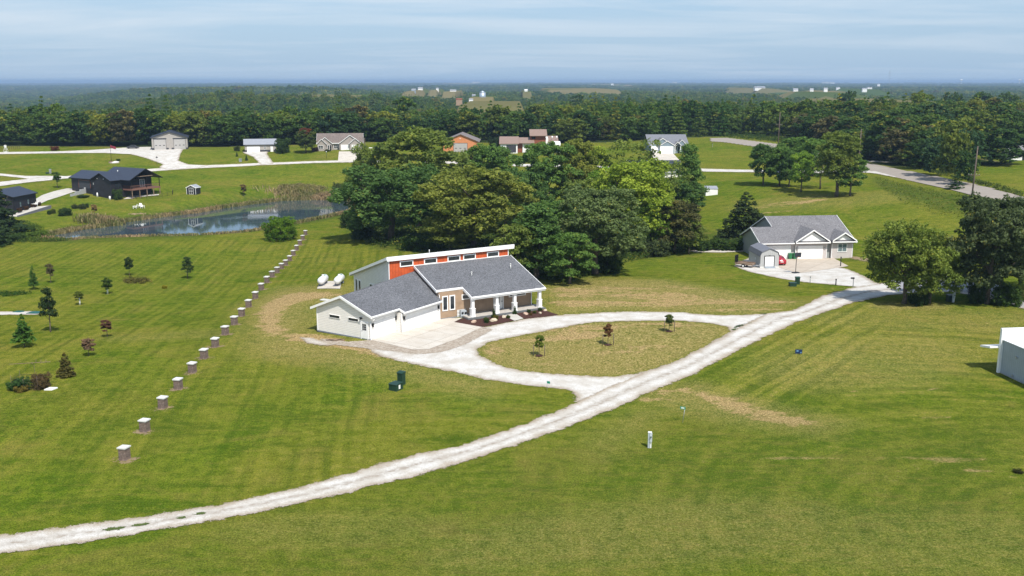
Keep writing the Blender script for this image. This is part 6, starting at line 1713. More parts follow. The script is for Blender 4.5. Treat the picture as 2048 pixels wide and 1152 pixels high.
# debris by the garage wing
rd = random.Random(2)
c = at(669,681)
m = MB()
for i in range(12):
    a = rd.uniform(-.4,.4); x, y = rd.uniform(-.7,.7), rd.uniform(-.35,.35)
    m.tube([(x-.6*math.cos(a),y-.6*math.sin(a),.06+i*.012),(x+.6*math.cos(a),y+.6*math.sin(a),.06+i*.012)], .035, 5)
tag(m.build('brush_pile', M['wood'], loc=c), 'pile of broken sticks on the bare ground left of the garage wing', 'brush pile')
c = at(651,601)
tag(MB().box(-.8,.8,-.25,.25,0,.12).box(-.5,1.0,-.1,.12,.12,.22).build('lumber_stack', M['capstone'], loc=(c.x,c.y,c.z), rz=R(-25)), 'pale leftover boards stacked behind the garage wing', 'boards')
for px_, py_, lb in ((329,577,'small yellow weed tuft on the left lawn'),):
    p = at(px_, py_); tree('shrub', p, .55, .9, (.28,.25,.02), lb, 'plant', 'weed_tuft', sink=0)
p = at(2035,945); tree('shrub', p, .25, .8, (.045,.05,.02), 'dark weed tuft near the right edge of the foreground field', 'plant', 'weed_tuft', sink=0)
# ------------------------------------------------------------ houses across the pond and along the far lane
def site(px, py, ang=0.0, sink=0.0):
    p = at(px, py); return p, depth_scale(p)
def root(name, p, ang, label, cat='house'): return empty(name, (p.x, p.y, p.z), R(ang), label, cat)
def door(rt, x0, x1, z0, z1, y, mat='white', glass=False, axis='x', sgn=-1, name='door'):
    m = MB()
    if axis == 'x': m.box(x0, x1, y, y + .05 * sgn, z0, z1)
    else: m.box(y, y + .05 * sgn, x0, x1, z0, z1)
    o = m.build(name, M[mat], rt)
    m = MB(); (m.box(x0+.08, x0+.14, y + .05*sgn, y + .1*sgn, z0+1, z0+1.06) if axis == 'x' else m.box(y + .05*sgn, y + .1*sgn, x0+.08, x0+.14, z0+1, z0+1.06)); m.build('handle', M['black'], o)
    return o
# grey garage with two tall doors
p, s = site(304.5, 300.8); G1 = root('garage', p, 17, 'grey metal garage with two tall doors and dark blue roof on the white yard', 'garage')
W_ = 68 / s; D_ = 16
gable_body(G1, 0, W_, 0, D_, -.3, 4.9, 7.0, 'gray_metal', 'y')
gable_roof(G1, 0, W_, 0, D_, 4.9, 7.0, .12, 'roof_blue', .5, 'y', 'roof_blue')
for a, b in ((4.4, 26.6), (42, 64)):
    garage(G1, a / s, b / s, 0, 4.1, 0, 'garage_gray', 'charcoal_wall', lights=3, rows=6)
    m = MB(); m.box(a / s - .35, b / s + .35, -.03, 0, 4.22, 4.6); m.build('door_header', M['charcoal_wall'], G1)
m = MB()
for a, b in ((-.04, 4.4 / s - .15), (26.6 / s + .15, 26.6 / s + .95), (42 / s - .95, 42 / s - .15), (64 / s + .15, W_ + .04)): m.box(a, b, -.06, 0, 0, .9)
m.box(-.06, 0, 0, D_, 0, .9); m.box(W_, W_ + .06, 0, D_, 0, .9); m.build('wainscot', M['charcoal_wall'], G1)
MB().box(W_/2 - .12, W_/2 + .12, -.12, 0, 5.9, 6.1).build('wall_lamp', M['white'], G1)
# low pale garage
p, s = site(490, 304.8); G2 = root('garage', p, 14, 'low taupe garage with a grey metal roof and one wide white door', 'garage')
W_ = 61 / s
gable_body(G2, 0, W_, 0, 8, -.3, 2.95, 4.7, 'gray_metal', 'x'); gable_roof(G2, 0, W_, 0, 8, 2.95, 4.7, .1, 'roof_gmetal', .45, 'x', 'charcoal_wall')
garage(G2, 4.2/s, 29/s, 0, 2.15, 0, fm='white', frame=False)
door(G2, 50/s, 55/s, .05, 2.1, 0); window(G2, 38/s, 40.5/s, 1.1, 2.1, 0, mull=(1, 2))
m = MB(); m.box(29.5/s, 49.5/s, -.05, 0, 0, .85); m.box(55.5/s, W_+.04, -.05, 0, 0, .85); m.box(-.04, 4/s, -.05, 0, 0, .85); m.box(W_, W_+.05, 0, 8, 0, .85); m.box(-.05, 0, 0, 8, 0, .85); m.build('wainscot', M['charcoal_wall'], G2)
# taupe ranch house
p, s = site(635, 302.5); G3 = root('house', p, 8, 'taupe ranch house with four white-trimmed gables beside the red-topped maple')
k = 1 / s / 7.585
X = lambda z_: (z_ - 1250) * k
gable_body(G3, X(1250), X(1925), 2.2, 12.5, -.3, 3.0, 6.0, 'ranch_siding', 'x'); gable_roof(G3, X(1250), X(1925), 2.2, 12.5, 3.0, 6.2, .16, 'roof_brown', .4, 'x')
for (a, b, y0, zt_) in ((1262, 1468, .6, 5.1), (1252, 1378, 0, 4.5), (1580, 1905, .4, 5.9), (1735, 1905, -.5, 4.7)):
    gable_body(G3, X(a), X(b), y0, 7.0, -.3, 2.95, zt_ - .25, 'ranch_siding', 'y'); gable_roof(G3, X(a), X(b), y0, 7.4, 2.95, zt_, .14, 'roof_brown', .35, 'y')
window(G3, X(1268), X(1335), .95, 2.1, 0, mull=(2, 2)); window(G3, X(1495), X(1555), 1.0, 2.3, 2.2, mull=(2, 2)); window(G3, X(1405), X(1425), .6, 2.2, .6); door(G3, X(1437), X(1458), .1, 2.2, .6, 'black')
garage(G3, X(1608), X(1722), 0, 2.25, .4); garage(G3, X(1768), X(1880), 0, 2.25, -.5)
# utility pole beside it, white van behind
def upole(px, py, top, lb, arms=1, lean=0.0, ang=0):
    c = at(px, py); s_ = depth_scale(c); v = (576 - top) / FPX
    h_ = CAM_H + c.y * (-ST + v * CT) / (CT + v * ST) - c.z
    b = empty('utility_pole', c, R(ang), lb, 'utility pole')
    MB().tube([(0,0,-.2),(lean*.5,0,h_*.5),(lean,0,h_)], [.19,.16,.12], 8).build('pole', M['pole_wood'], b)
    return b, h_, c
b, h_, c = upole(730, 303.5, 276, 'short pale pole at the right end of the taupe ranch house')
MB().box(-1.0,0,-.05,.05,h_-.35,h_-.2).build('crossarm', M['pole_wood'], b)
p, s = site(738, 306); V_ = root('pickup_truck', p, 0, 'dark pickup truck with a white cover half hidden by the tall olive tree', 'truck')
m = MB(); m.prism([(0,0,.5),(0,0,1.1),(1.6,0,1.15),(2.1,0,1.75),(3.4,0,1.75),(3.7,0,1.15),(5.3,0,1.05),(5.3,0,.5)], (0,1.9,0)); m.build('body', simple('dark_truck_paint', (.02,.022,.03), .3), V_)
MB().box(-.05,3.9,0,1.9,1.8,1.92).build('cover', M['white'], V_)
for x in (.9,4.3): w_ = MB().tube([(x,-.05,.38),(x,.2,.38)], .38, 12).build('wheel', M['rubber'], V_); MB().tube([(x,-.08,.38),(x,-.04,.38)], .2, 8).build('rim', M['metal'], w_)
# orange barn
p, s = site(886.5, 304.5); G4 = root('barn', p, 0, 'orange metal barn with a taupe roof and one grey door behind the grove', 'barn')
W_ = 70 / s
gable_body(G4, 0, W_, 0, 16, -.3, 4.0, 6.6, 'orange_metal', 'y'); gable_roof(G4, 0, W_, 0, 16, 4.0, 6.65, .12, 'roof_taupe', .45, 'y', 'roof_taupe')
garage(G4, 21/s, 48/s, 0, 3.3, 0, 'garage_gray', 'charcoal_wall', lights=3, rows=5); MB().box(34/s-.15, 34/s+.15, -.15, 0, 4.9, 5.2).build('wall_lamp', M['white'], G4)
# white modern house with brown roofs
p, s = site(1001, 306.5); G5 = root('house', p, 0, 'white modern house with rose-brown shed roofs rising above the grove')
def shedroof(rt, x0, x1, y0, y1, z0, z1, mat='roof_tan', t=.18):
    m = MB(); m.slab([(x0,y0,z0),(x1,y0,z0),(x1,y1,z1),(x0,y1,z1)], t); return m.build('roof', M[mat], rt)
def sblock(rt, x0, x1, y0, y1, z0, z1, mat='white', zb=-.4):
    MB().prism([(x0,y0,zb),(x0,y0,z0),(x0,y1,z1),(x0,y1,zb)], (x1-x0,0,0)).build('wall', M[mat], rt)
sblock(G5, 0, 34/s, 0, 8, 3.5, 5.3); shedroof(G5, -.5, 37/s, -.5, 8.6, 3.6, 5.75)
garage(G5, 12.5/s, 30.5/s, .3, 2.9, 0, 'charcoal_wall', 'black', rows=4)
sblock(G5, 34.2/s, 44/s, 2.2, 7.5, 3.6, 4.9, 'red_wood'); sblock(G5, 44.2/s, 66/s, 1.8, 8, 3.7, 5.0); shedroof(G5, 37.2/s, 68/s, .9, 8.7, 3.75, 5.4)
window(G5, 48.5/s, 60/s, 1.9, 2.9, 1.8, fm='black', mull=(3, 1))
sblock(G5, 60/s, 91/s, 5, 11, 6.2, 7.4, 'red_wood'); shedroof(G5, 58.5/s, 94/s, 4.0, 12, 6.3, 8.3)
window(G5, 63/s, 70/s, 5.0, 5.8, 5, fm='black')
sblock(G5, 91.2/s, 96/s, 5.2, 11, 5.2, 5.6); sblock(G5, 96.2/s, 116/s, 4, 11, 3.9, 5.2); shedroof(G5, 96/s, 117/s, 3, 12, 3.95, 5.8)
sblock(G5, 107/s, 120/s, 0, 3.99, 3.4, 4.2); window(G5, 109/s, 117/s, 2.2, 3.0, 0, fm='black', mull=(2, 1))
for x in (104.5, 113.5): MB().tube([(x/s,6,5.2),(x/s,6,6.0)], .25, 8).build('vent_pipe', M['white'], G5)
# blue-grey house
p, s = site(1300.5, 307); G6 = root('house', p, 1, 'blue-grey house with grey roof, white garage doors and small gables, right of the grove top')
k = 1 / s / 11.38; X = lambda z_: (z_ - 345) * k
MB().prism([(X(345),1.0,-.3),(X(345),1.0,3.2),(X(345),8.5,6.3),(X(345),16,3.2),(X(345),16,-.3)], (X(1210)-X(345),0,0)).build('wall', M['blue_siding'], G6)
m = MB(); m.slab([(X(300),.0,2.95),(X(1235),.0,2.95),(X(1235),8.5,6.6),(X(300),8.5,6.6)], .16); m.slab([(X(300),8.5,6.601),(X(1235),8.5,6.601),(X(1235),16.4,3.1),(X(300),16.4,3.1)], .16)
m.build('roof', simple('mid_grey_shingles', (.17,.175,.195), .85, var=.25, scale=4), G6)
for (a, b, y0, zt_) in ((350, 880, -.3, 5.5), (545, 890, -.8, 4.6), (930, 1190, .2, 4.9), (885, 1035, -.6, 4.2)):
    if a == 885: gable_roof(G6, X(a), X(b), y0, 4.0, 3.05, zt_, .14, 'roof_gray', .1, 'y'); continue
    gable_body(G6, X(a)+.2, X(b)-.2, y0, 6.0, -.3 if a != 930 else 2.9, 2.95, zt_ - .25, 'blue_siding', 'y'); gable_roof(G6, X(a)+.1, X(b)-.1, y0, 6.4, 2.95, zt_, .14, 'roof_gray', .2, 'y')
garage(G6, X(368), X(510), 0, 2.6, -.3, rows=4); garage(G6, X(560), X(852), 0, 2.6, -.8, rows=4)
window(G6, X(905), X(955), 1.2, 2.6, 1.0, mull=(2, 1)); door(G6, X(985), X(1020), .1, 2.3, 1.0, 'black'); window(G6, X(1075), X(1150), 1.3, 2.6, 1.0, mull=(2, 1))
for x in (X(900), X(1028)): MB().box(x-.12, x+.12, -.5, -.26, 0, 3.05).build('porch_column', M['trim'], G6)
# dark-roofed house hidden in the grove
p, s = site(1262, 362); G7 = root('house', p, 4, 'dark slate-roofed house mostly hidden by the grove in front of the blue-grey house')
W_ = 102 / s
gable_body(G7, 0, W_, 0, 10, -.4, 2.9, 5.6, 'white_siding', 'x'); gable_roof(G7, 0, W_, 0, 10, 2.9, 5.7, .16, 'roof_blue', .5, 'x')
window(G7, 1, 2.6, .9, 2.1, 0); window(G7, 4, 5.6, .9, 2.1, 0); door(G7, 7, 8, 0, 2.1, 0)
# little white garden shed
p, s = site(1411.5, 391.8); G8 = root('shed', p, -2, 'small white garden shed with a grey roof on the open slope', 'shed')
sblock(G8, 0, 23.5/s, 0, 2.4, 1.85, 2.3, 'white', -.2); shedroof(G8, -.1, 23.5/s+.1, -.12, 2.55, 1.93, 2.45, 'roof_gmetal', .07); door(G8, 1.0, 2.1, .05, 1.7, 0)
# black-walled house with a raised deck
p = at(224, 399); G9 = root('house', p, -30, 'black-sided house with a dark metal roof and a raised timber deck across the pond')
gz_ = 2.5
gable_body(G9, -8.2, 0, 0, 12, -3.0, 5.5, 7.2, 'black_siding', 'y'); gable_roof(G9, -8.2, 0, 0, 12, 5.5, 7.35, .14, 'roof_blue', .5, 'y', 'black')
gable_body(G9, -19, -8.21, 1.0, 9.5, -1, gz_+2.9, gz_+4.6, 'black_siding', 'x'); gable_roof(G9, -19, -6.5, 1.0, 9.5, gz_+2.95, gz_+4.7, .14, 'roof_blue', .5, 'x', 'black')
garage(G9, -15.6, -10.4, gz_, gz_+2.3, 1.0, 'charcoal_wall', 'red_wood', rows=4)
MB().box(-8.1,-.02,3.6,14.5,-3,5.5).build('rear_wall', M['black_siding'], G9)
gable_roof(G9, -9, 3.8, 3.6, 14.6, 5.55, 8.3, .14, 'roof_blue', .5, 'x', 'black', name='deck_roof')
m = MB(); m.box(0,3.7,4.2,14.4,2.55,2.75); m.box(3.6,3.75,4.1,14.5,2.35,2.8); m.box(0,3.75,4.05,4.2,2.35,2.8); m.build('deck', M['deckwood'], G9)
m = MB(); m.box(3.6,3.68,4.2,14.4,3.62,3.72); m.box(0,3.68,4.12,4.2,3.62,3.72)
for i in range(42): m.box(3.62,3.65,4.25+i*.24,4.28+i*.24,2.8,3.62)
for i in range(14): m.box(.1+i*.26,.13+i*.26,4.14,4.18,2.8,3.62)
m.build('railing', M['deckwood'], G9)
for y in (4.3, 7.0, 9.6, 12.0, 14.3):
    MB().box(3.5,3.68,y-.09,y+.09,-2.2,2.4).build('deck_post', M['wood'], G9)
    if y in (4.3, 9.6, 14.3): MB().box(3.52,3.68,y-.08,y+.08,2.8,5.5).build('porch_column', M['black'], G9)
MB().prism([(3.75,6.3,6.15),(3.75,11.9,6.15),(3.75,11.9,6.35),(3.75,6.3,6.35)], (.1,0,0)).build('truss', M['wood'], G9)
window(G9, 10.2, 11.8, 2.9, 4.9, -.02, axis='y', sgn=1, gm='glass_pale', mull=(2,1)); window(G9, 5, 6.6, -.2, 1.8, -.02, axis='y', sgn=1, fm='black'); window(G9, 1.6, 3.2, .3, 1.4, 0, axis='y', sgn=1, fm='black'); window(G9, 1.4, 3.3, 3.2, 4.4, 0, axis='y', sgn=1, fm='black')
for x in (-5.7, -3.0): MB().box(x-.1,x+.1,-.15,0,5.7,5.85).build('wall_lamp', M['white'], G9)
MB().box(-7.7,-7.45,-.12,0,3.9,4.5).build('meter_box', M['metal'], G9); MB().tube([(-1.6,4.0,7.6),(-1.6,4.0,8.1)], .1, 8).build('vent_pipe', M['white'], G9)
# retaining wall, tank, rail fence, shed, chairs
q0, q1 = at(142,393), at(180,385)
o = empty('retaining_wall', (q0.x, q0.y, q0.z), math.atan2(q1.y-q0.y, q1.x-q0.x), 'pale concrete block retaining wall stepping up beside the black garage doors', 'wall')
L = math.hypot(q1.x-q0.x, q1.y-q0.y); m = MB(); [m.box(L*i/4, L*(i+1)/4-.01, 0, .35, -.5, .75+i*.42+(q1.z-q0.z)*i/4*.3) for i in range(4)]; m.build('block_course', M['block'], o)
c = at(220,400); tag(MB().tube([(0,0,0),(0,0,1.0),(0,0,1.15)], [.27,.27,.12], 10).build('gas_bottle', M['white'], loc=c), 'upright white gas bottle at the corner of the black house', 'gas bottle')
c = at(195,394); tag(MB().tube([(0,0,0),(0,0,.9),(0,0,1.3)], [.3,.22,.1], 8).build('garden_statue', M['white'], loc=c), 'small white garden statue before the black gable wall', 'statue')
c = at(190,386); o = empty('air_conditioner', c, R(-30), 'grey air conditioning unit at the black gable wall', 'air conditioner'); MB().box(-.5,.5,.1,1.0,0,.95).build('casing', M['metal'], o); MB().tube([(0,.55,.95),(0,.55,.98)], .35, 12).build('fan_grille', M['black'], o)
slabsheet('patio', [(247,399),(258,393),(318,388.5),(318,391),(275,394.5),(262,398)], M['concrete_gray'], .12)
q = [at(262,398.5), at(345,390.5), at(346,384)]
o = empty('rail_fence', q[0], 0, 'low dark wire fence below the raised deck of the black house', 'fence')
m = MB()
for a, b_ in zip(q[:-1], q[1:]):
    for i in range(9):
        t = i / 8; x, y = a.x + (b_.x-a.x)*t, a.y + (b_.y-a.y)*t; z = hz(x, y)
        m.tube([(x-q[0].x,y-q[0].y,z-q[0].z-.1),(x-q[0].x,y-q[0].y,z-q[0].z+1.1)], .04, 5)
    for zz_ in (.15,.45,.75,1.05): m.tube([(a.x-q[0].x,a.y-q[0].y,a.z-q[0].z+zz_),(b_.x-q[0].x,b_.y-q[0].y,b_.z-q[0].z+zz_)], .025, 4)
m.build('rail', M['black'], o)
p, s = site(373.5, 388.5); o = root('shed', p, -14, 'black garden shed with white trim and double doors across the pond', 'shed')
gable_body(o, 0, 3.1, 0, 2.6, -.3, 2.0, 2.7, 'black_siding', 'y'); gable_roof(o, 0, 3.1, 0, 2.6, 2.0, 2.75, .08, 'roof_gmetal', .12, 'y', 'trim')
for x in (.95, 1.62): door(o, x, x+.6, .1, 1.85, 0, 'black')
m = MB(); [m.box(x, x+.07, -.08, 0, .05, 1.95) for x in (.86, 1.57, 2.24)]; [m.box(.86, 2.31, -.082, 0, z_, z_+.08) for z_ in (.05, .95, 1.87)]; m.box(-.02,.08,-.05,0,0,2.0); m.box(3.02,3.12,-.05,0,0,2.0); m.build('trim', M['trim'], o)
chair = None
for i, (px_, py_, a, lb) in enumerate(((269.5,417.5,-60,'left white lawn chair on the bank above the pond'),(279.5,415.5,0,'middle white lawn chair with its back to the house'),(285.5,416.5,55,'right white lawn chair on the bank above the pond'))):
    c = at(px_, py_)
    if chair is None:
        chair = empty('lawn_chair', c, R(a), cat='chair', group='white lawn chairs above the pond'); o = chair
        MB().prism([(-.3,-.35,.42),(.3,-.35,.42),(.3,.3,.32),(-.3,.3,.32)], (0,0,.05)).build('seat', M['white'], chair); MB().prism([(-.3,.28,.33),(.3,.28,.33),(.27,.62,1.05),(-.27,.62,1.05)], (0,.05,0)).build('backrest', M['white'], chair)
        for sx in (-.34,.28): MB().box(sx,sx+.07,-.4,.35,.62,.67).build('armrest', M['white'], chair)
        for sx in (-.33,.27):
            for sy in (-.36,.3): MB().box(sx,sx+.06,sy,sy+.06,0,.62).build('leg', M['white'], chair)
    else: o = copy_tree(chair); o.location = c; o.rotation_euler.z = R(a)
    o['label'] = lb; o.scale = (1.15,)*3
sheet('bare_patch', [(258,427.5),(292,426.5),(292,428.5),(260,429.5)], M['straw'], .5, .05, .6)
# black garage at the left edge
p0, p1 = at(28.6,430), at(74,414.5)
L = math.hypot(p1.x-p0.x, p1.y-p0.y); a_ = math.degrees(math.atan2(p1.y-p0.y, p1.x-p0.x)); zb = p0.z
G10 = root('garage', p0, a_, 'tall black garage with a dark blue roof at the left edge behind the spruce', 'garage')
dz_ = p1.z - p0.z
gable_body(G10, 0, L, 0, 10, -1.5, 4.5+dz_*.3, 6.1+dz_*.3, 'black_siding', 'x'); gable_roof(G10, 0, L, 0, 10, 4.55+dz_*.3, 6.2+dz_*.3, .14, 'roof_blue', .4, 'x', 'black')
for u in (.30, .64): window(G10, L*u-.35, L*u+.35, 1.6+dz_*u, 2.9+dz_*u, 0, fm='black', gm='glass_pale', mull=(1,2))
garage(G10, 2, 7, dz_, dz_+3, L, 'white', 'trim', axis='y', sgn=1)
T0, T1 = at(36,434), at(103,417)
TL = math.hypot(T1.x-T0.x, T1.y-T0.y); o = empty('terrace', T0, math.atan2(T1.y-T0.y, T1.x-T0.x), 'raised pale terrace with a slate grey retaining wall in front of the tall black garage', 'terrace')
MB().prism([(0,0,-.6),(TL,0,-.6+T1.z-T0.z),(TL,0,.9+(T1.z-T0.z)),(0,0,.35)], (0,.3,0)).build('retaining_wall', simple('slate_block_wall', (.13,.13,.15), .8), o)
MB().prism([(0,.3,.25),(TL,.3,.8+T1.z-T0.z),(TL*.75,3.0,.8+T1.z-T0.z),(0,3.0,.3)], (0,0,-.8)).build('paving', M['concrete_gray'], o)
for i, (px_, py_) in enumerate(((40,427),(53,423),(67,418.5),(78,415))):
    c = at(px_, py_ + 1.5); c.z += .7; tree('shrub', c, 1.0, 1.5, (.10,.06,.04), ['first','second','third','fourth'][i] + ' reddish bush from the left along the tall black garage', 'shrub', 'shrub', 'bushes along the black garage', sink=0)
for i, (px_, py_) in enumerate(((68.5,419.5),(72,418.5))):
    c = at(px_, py_); c.z += .9; o = copy_tree(chair); o.location = c; o.rotation_euler.z = R(-40); o['label'] = ['left','right'][i] + ' pale chair on the terrace of the tall black garage'; o['group'] = 'chairs on the terrace'
# white house beyond the county road, brown roof among the trees
p, s = site(2022, 321); G11 = root('house', p, -4, 'long white house with a grey roof behind the trees at the right edge')
gable_body(G11, 0, 20, 0, 8, -.3, 2.7, 4.6, 'white', 'x'); gable_roof(G11, 0, 20, 0, 8, 2.7, 4.7, .14, 'roof_gray', .4, 'x')
window(G11, 1.4, 2.8, .9, 2.1, 0); window(G11, 5, 6.6, .9, 2.1, 0); door(G11, 3.4, 4.3, 0, 2.1, 0, 'black'); garage(G11, 9, 13.5, 0, 2.2, 0)
u_, dy_, dz0 = ray(1650, 265); Y_ = 480; x_ = u_ * Y_ / dy_; zr0 = CAM_H + Y_ * dz0 / dy_
G12 = empty('house', (x_, Y_, hz(x_, Y_)), R(-8), 'house with a reddish brown roof glimpsed among the trees by the far road bend', 'house')
hh = max(zr0 - hz(x_, Y_), 3.2)
gable_body(G12, 0, 9, 0, 9, -.3, hh, hh+2.2, 'tan_siding', 'x'); gable_roof(G12, 0, 9, 0, 9, hh, hh+2.3, .14, 'red_wood', .4, 'x', 'wood')
# poles and wires
poles = []
for a in ((1942.5,404,292,'tall wooden utility pole with a crossarm in the roadside ditch',.25),(1716,341,258,'plain wooden utility pole behind the tallest tree of the slope clump',.1),(1556,292,224,'wooden utility pole with a crossarm at the far road bend',.1)):
    b, h_, c = upole(*a[:4], lean=a[4], ang=-20); poles.append((b, h_, c))
    if a[0] != 1716:
        m = MB()
        zc_ = h_ * (.48 if a[0] == 1942.5 else .62); m.box(-1.25,1.25,-.07,.07,zc_,zc_+.14); m.tube([(-.8,0,zc_),(0,0,zc_-.7)], .03, 4); m.tube([(.8,0,zc_),(0,0,zc_-.7)], .03, 4); m.build('crossarm', M['pole_wood'], b)
        m = MB(); [m.tube([(x,0,zc_+.14),(x,0,zc_+.34)], .05, 6) for x in (-1.1,-.5,.5,1.1)]; [m.box(-.25,.02,-.03,.03,h_*z_,h_*z_+.06) for z_ in (.8,.66)]; m.build('insulator', M['metal'], b)
def wire(p, q, sag, lb):
    o = empty('overhead_wire', p, 0, lb, 'wire')
    pts_ = []
    for i in range(17):
        t = i / 16; pts_.append(((q.x-p.x)*t, (q.y-p.y)*t, (q.z-p.z)*t - sag*4*t*(1-t)))
    MB().tube(pts_, .014, 4, False).build('cable', M['wire'], o)
tops = [Vector((c.x, c.y, c.z + h_ * f_)) for (b, h_, c), f_ in zip(poles, (.97,.97,.97))]
wire(tops[0], tops[1], 1.6, 'thin overhead wire from the ditch pole to the pole behind the slope clump'); wire(tops[1], tops[2], 1.6, 'thin overhead wire from the pole behind the slope clump to the far bend'); wire(tops[0], Vector((tops[0].x + 20, tops[0].y - 70, tops[0].z)), 1.2, 'thin overhead wire leaving the ditch pole towards the right edge')
# flagpole bed
c = at(223, 324); o = empty('flagpole', c, 0, 'flagpole with a drooping dark red flag in the lawn across the pond', 'flagpole')
MB().tube([(0,0,0),(0,0,6.2)], .06, 6).build('pole', M['black'], o)
m = MB(); V = []; 
for i in range(9):
    for j in range(4): V.append((i*.24, .12*math.sin(i*.9), 6.0 - j*.32 - i*.07))
m.add(V, [(i*4+j, i*4+j+1, (i+1)*4+j+1, (i+1)*4+j) for i in range(8) for j in range(3)], True); m.build('flag', M['flagcloth'], o)
for i, (px_, py_, w_) in enumerate(((222,325,.7),(227,325.3,.5),(231,324.6,.6),(235,325,.6))):
    c = at(px_, py_); tag(MB().ball((0,0,.1),(w_*1.2,w_*.8,w_*.6),8,5,.15,rb).build('garden_stone', M['capstone' if i != 0 else 'soil_brown'], loc=c), ['dark rock left in the flagpole bed','pale rock in front of the flagpole bed','white rock in the middle of the flagpole bed','pale rock at the right end of the flagpole bed'][i], 'rock')
sheet('gravel_patch', [(216,325),(228,323.5),(239,324.5),(238,326.5),(228,327.5),(218,326.8)], M['gravel'], .4, .08, .5)
c = at(314.5, 328.5); o = empty('yard_lamp', c, 0, 'yard lamp on a thin post at the edge of the white gravel yard', 'lamp')
MB().tube([(0,0,0),(0,0,2.4)], .05, 6).build('post', M['metal'], o); MB().tube([(0,0,2.3),(0,0,2.75)], [.45,.08], 8).build('lamp_shade', M['charcoal_wall'], o)
c = at(12, 304.5); o = empty('ornamental_windmill', c, 0, 'small white ornamental windmill at the far left edge', 'windmill')
m = MB(); [m.tube([(sx*.7,sy*.7,0),(sx*.15,sy*.15,2.2)], .06, 4) for sx in (-1,1) for sy in (-1,1)]; m.box(-.5,.5,-.5,.5,.1,.25); m.build('tower', M['white'], o); m = MB(); [m.prism([(0,-.1,2.3),(.55*math.cos(t),-.1,2.3+.55*math.sin(t)),(.55*math.cos(t+.4),-.1,2.3+.55*math.sin(t+.4))],(0,.05,0)) for t in np.arange(0,6.2,.785)]; m.build('rotor', M['white'], o)
def fence_run(a, b, n, h_, lb, mat='wire'):
    o = empty('wire_fence', a, 0, lb, 'fence'); m = MB()
    for i in range(n + 1):
        t = i / n; x, y = a.x + (b.x-a.x)*t, a.y + (b.y-a.y)*t; z = hz(x, y); m.tube([(x-a.x,y-a.y,z-a.z-.1),(x-a.x,y-a.y,z-a.z+h_)], .05, 4)
    m.build('post', M[mat], o); m = MB()
    for zz_ in (.3,.7,1.1,h_-.1): m.tube([(0,0,zz_),(b.x-a.x,b.y-a.y,b.z-a.z+zz_)], .03, 4)
    m.build('rail', M[mat], o)
fence_run(at(-10,299.5), at(40,298.5), 12, 1.6, 'dark wire fence along the forest edge at the far left')
c = at(101.5,346.5); cabinet(101,347,.6,.4,1.5,0,'pale utility pedestal on the lawn behind the black house', mat='metal', name='utility_pedestal'); cabinet(95,347.5,.9,.6,.5,0,'low dark green utility box beside the pale pedestal')
cabinet(481,323.5,.9,.6,1.1,0,'light grey utility cabinet beside the pale garage driveway', mat='metal', name='utility_cabinet')
c = at(653,316.5); o = empty('yard_post', c, 0, 'thin green lamp post in the lawn of the taupe ranch house', 'lamp'); MB().tube([(0,0,0),(0,0,2.2)], .06, 6).build('post', M['green_box'], o); MB().ball((0,0,2.35),.18,8,6).build('lamp_globe', M['white'], o)
mailbox(1425,294.5,1.5,0,'white mailbox-like post on the bright lawn right of the blue-grey house',.3)
c = at(265,298); o = empty('parked_car', c, R(8), 'dark vehicle parked under the trees left of the grey two-door garage', 'car')
m = MB(); m.prism([(-2.2,0,.4),(-2.2,0,.9),(-1.3,0,1.0),(-.8,0,1.5),(.8,0,1.5),(1.4,0,1.0),(2.2,0,.9),(2.2,0,.4)], (0,1.7,0)); m.build('body', M['charcoal_wall'], o); m = MB(); m.prism([(-1.15,-.02,1.0),(-.75,-.02,1.42),(.75,-.02,1.42),(1.2,-.02,1.0)], (0,.02,0)); m.build('side_window', M['glass'], o)
for x in (-1.4,1.4): MB().tube([(x,-.03,.33),(x,.2,.33)], .33, 12).build('wheel', M['rubber'], o)
p = at(110,301); tree('shrub', p, 1.6, 3.4, (.14,.05,.025), 'rust-brown brush heap at the forest edge on the left', 'shrub', 'brush_heap', sink=0)
# ------------------------------------------------------------ far farms and landmarks
def far_spot(px, py):
    x, y = flat(px, py, FZ); return Vector((x, y, max(hz(x, y), FZ - 2)))
def far_barn(px, py, w_, h_, lb, wall='barn_white', roof='roof_gmetal', ang=0, name='farm_building'):
    p = far_spot(px, py); s_ = FPX / p.y
    o = empty(name, p, R(ang), lb, 'building'); W2, H2 = w_ / s_, h_ / s_
    gable_body(o, 0, W2, 0, W2*.6, -4, H2*.62, H2*.95, wall, 'x'); gable_roof(o, 0, W2, 0, W2*.6, H2*.62, H2, .3, roof, W2*.03, 'x', wall, fascia=False)
    return o
p = far_spot(965, 194.5); s_ = FPX / p.y
o = empty('grain_silo', p, 0, 'steel grain silo with a conical roof on the farm behind the forest', 'silo')
MB().tube([(0,0,-4),(0,0,9.5/s_)], 6.2/s_, 20).build('bin_wall', M['silo'], o); MB().tube([(0,0,9.5/s_),(0,0,12.5/s_)], [6.4/s_,.6], 20).build('roof', M['silo'], o)
far_barn(912,198,12,5,'low red-roofed farmhouse left of the silo','tan_siding','red_wood'); far_barn(938,197,8,3.5,'small white shed between the farmhouse and the silo'); far_barn(944,190,7,4,'pale round-roofed bin left of the silo','silo')
far_barn(836,180,9,5,'bright white barn beyond the left wheat field'); far_barn(823,182,8,4,'low pale shed beside the bright white barn','silo'); far_barn(872,180,5,4,'white gable house right of the bright white barn'); far_barn(900,183,12,3.5,'long white farm shed in front of the brown field')
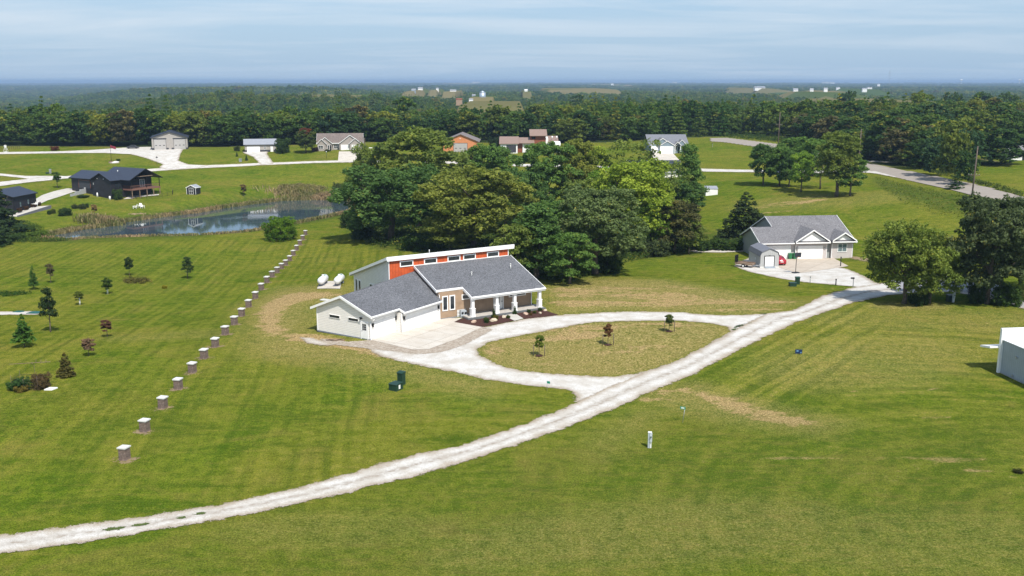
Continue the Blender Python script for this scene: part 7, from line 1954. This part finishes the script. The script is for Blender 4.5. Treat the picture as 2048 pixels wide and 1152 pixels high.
far_barn(1049,183,6,4,'lone white house right of the silo farm','barn_white','barn_white'); far_barn(1587,182,9,7,'tall white farm building at the left of the distant hamlet'); far_barn(1620,182,7,7,'white house second in the distant hamlet'); far_barn(1648,182,7,6,'white house third in the distant hamlet'); far_barn(1673,176,7,3,'low white shed behind the distant hamlet')
far_barn(1725,178.5,9,4,'white barn right of the distant hamlet'); far_barn(1735,178,9,3.5,'second white barn right of the distant hamlet'); far_barn(1222,169,5,3,'tiny white barn on the horizon plain in the middle'); far_barn(1645,166,14,3,'long white works on the horizon plain'); far_barn(1660,166.2,9,2.6,'second white works on the horizon plain')
far_barn(1510,176.5,20,5,'long low white barn on the plain right of centre'); far_barn(1345,165.8,9,2.6,'white far building on the horizon right of centre'); far_barn(945,165.8,14,2.6,'white far buildings on the horizon above the silo'); far_barn(1755,170,5,3,'tiny white far house near the radio mast')
x_, y_ = 738/FPX*7000, 7000
o = empty('radio_mast', (x_, y_, hz(x_, y_)), 0, 'thin grey radio mast standing above the horizon on the right', 'mast')
m = MB(); 
for i in range(12): 
    z0_, z1_ = i*9, (i+1)*9
    for sx, sy in ((-1.4,-.8),(1.4,-.8),(0,1.6)): m.tube([(sx,sy,z0_),(sx,sy,z1_)], .35, 4, False)
    m.tube([(-1.4,-.8,z0_),(1.4,-.8,z1_)], .2, 4, False)
m.build('lattice', M['metal'], o)
for px_, lb in ((1903,'left white water tower on the horizon'),(2017,'right white water tower on the horizon')):
    y_ = 9000; x_ = (px_ - 1024) / FPX * y_; o = empty('water_tower', (x_, y_, 0), 0, lb, 'water tower')
    MB().tube([(0,0,0),(0,0,34)], 3, 10).build('stem', M['barn_white'], o); MB().ball((0,0,42),(13,13,8),14,8).build('tank', M['barn_white'], o)
# ------------------------------------------------------------ the air
hb = MB(); hb.box(-27000, 27000, -420, 34500, -75, 48)
hm_, ht = new_mat('haze_air')
ho = ht.nodes.new('ShaderNodeOutputMaterial')
pv = nd(ht, 'ShaderNodeVolumePrincipled', {'Color': (.46, .64, .88, 1), 'Density': 0.000125, 'Anisotropy': 0.1})
ht.links.new(pv.outputs[0], ho.inputs['Volume'])
tag(hb.build('haze', hm_), kind='stuff')
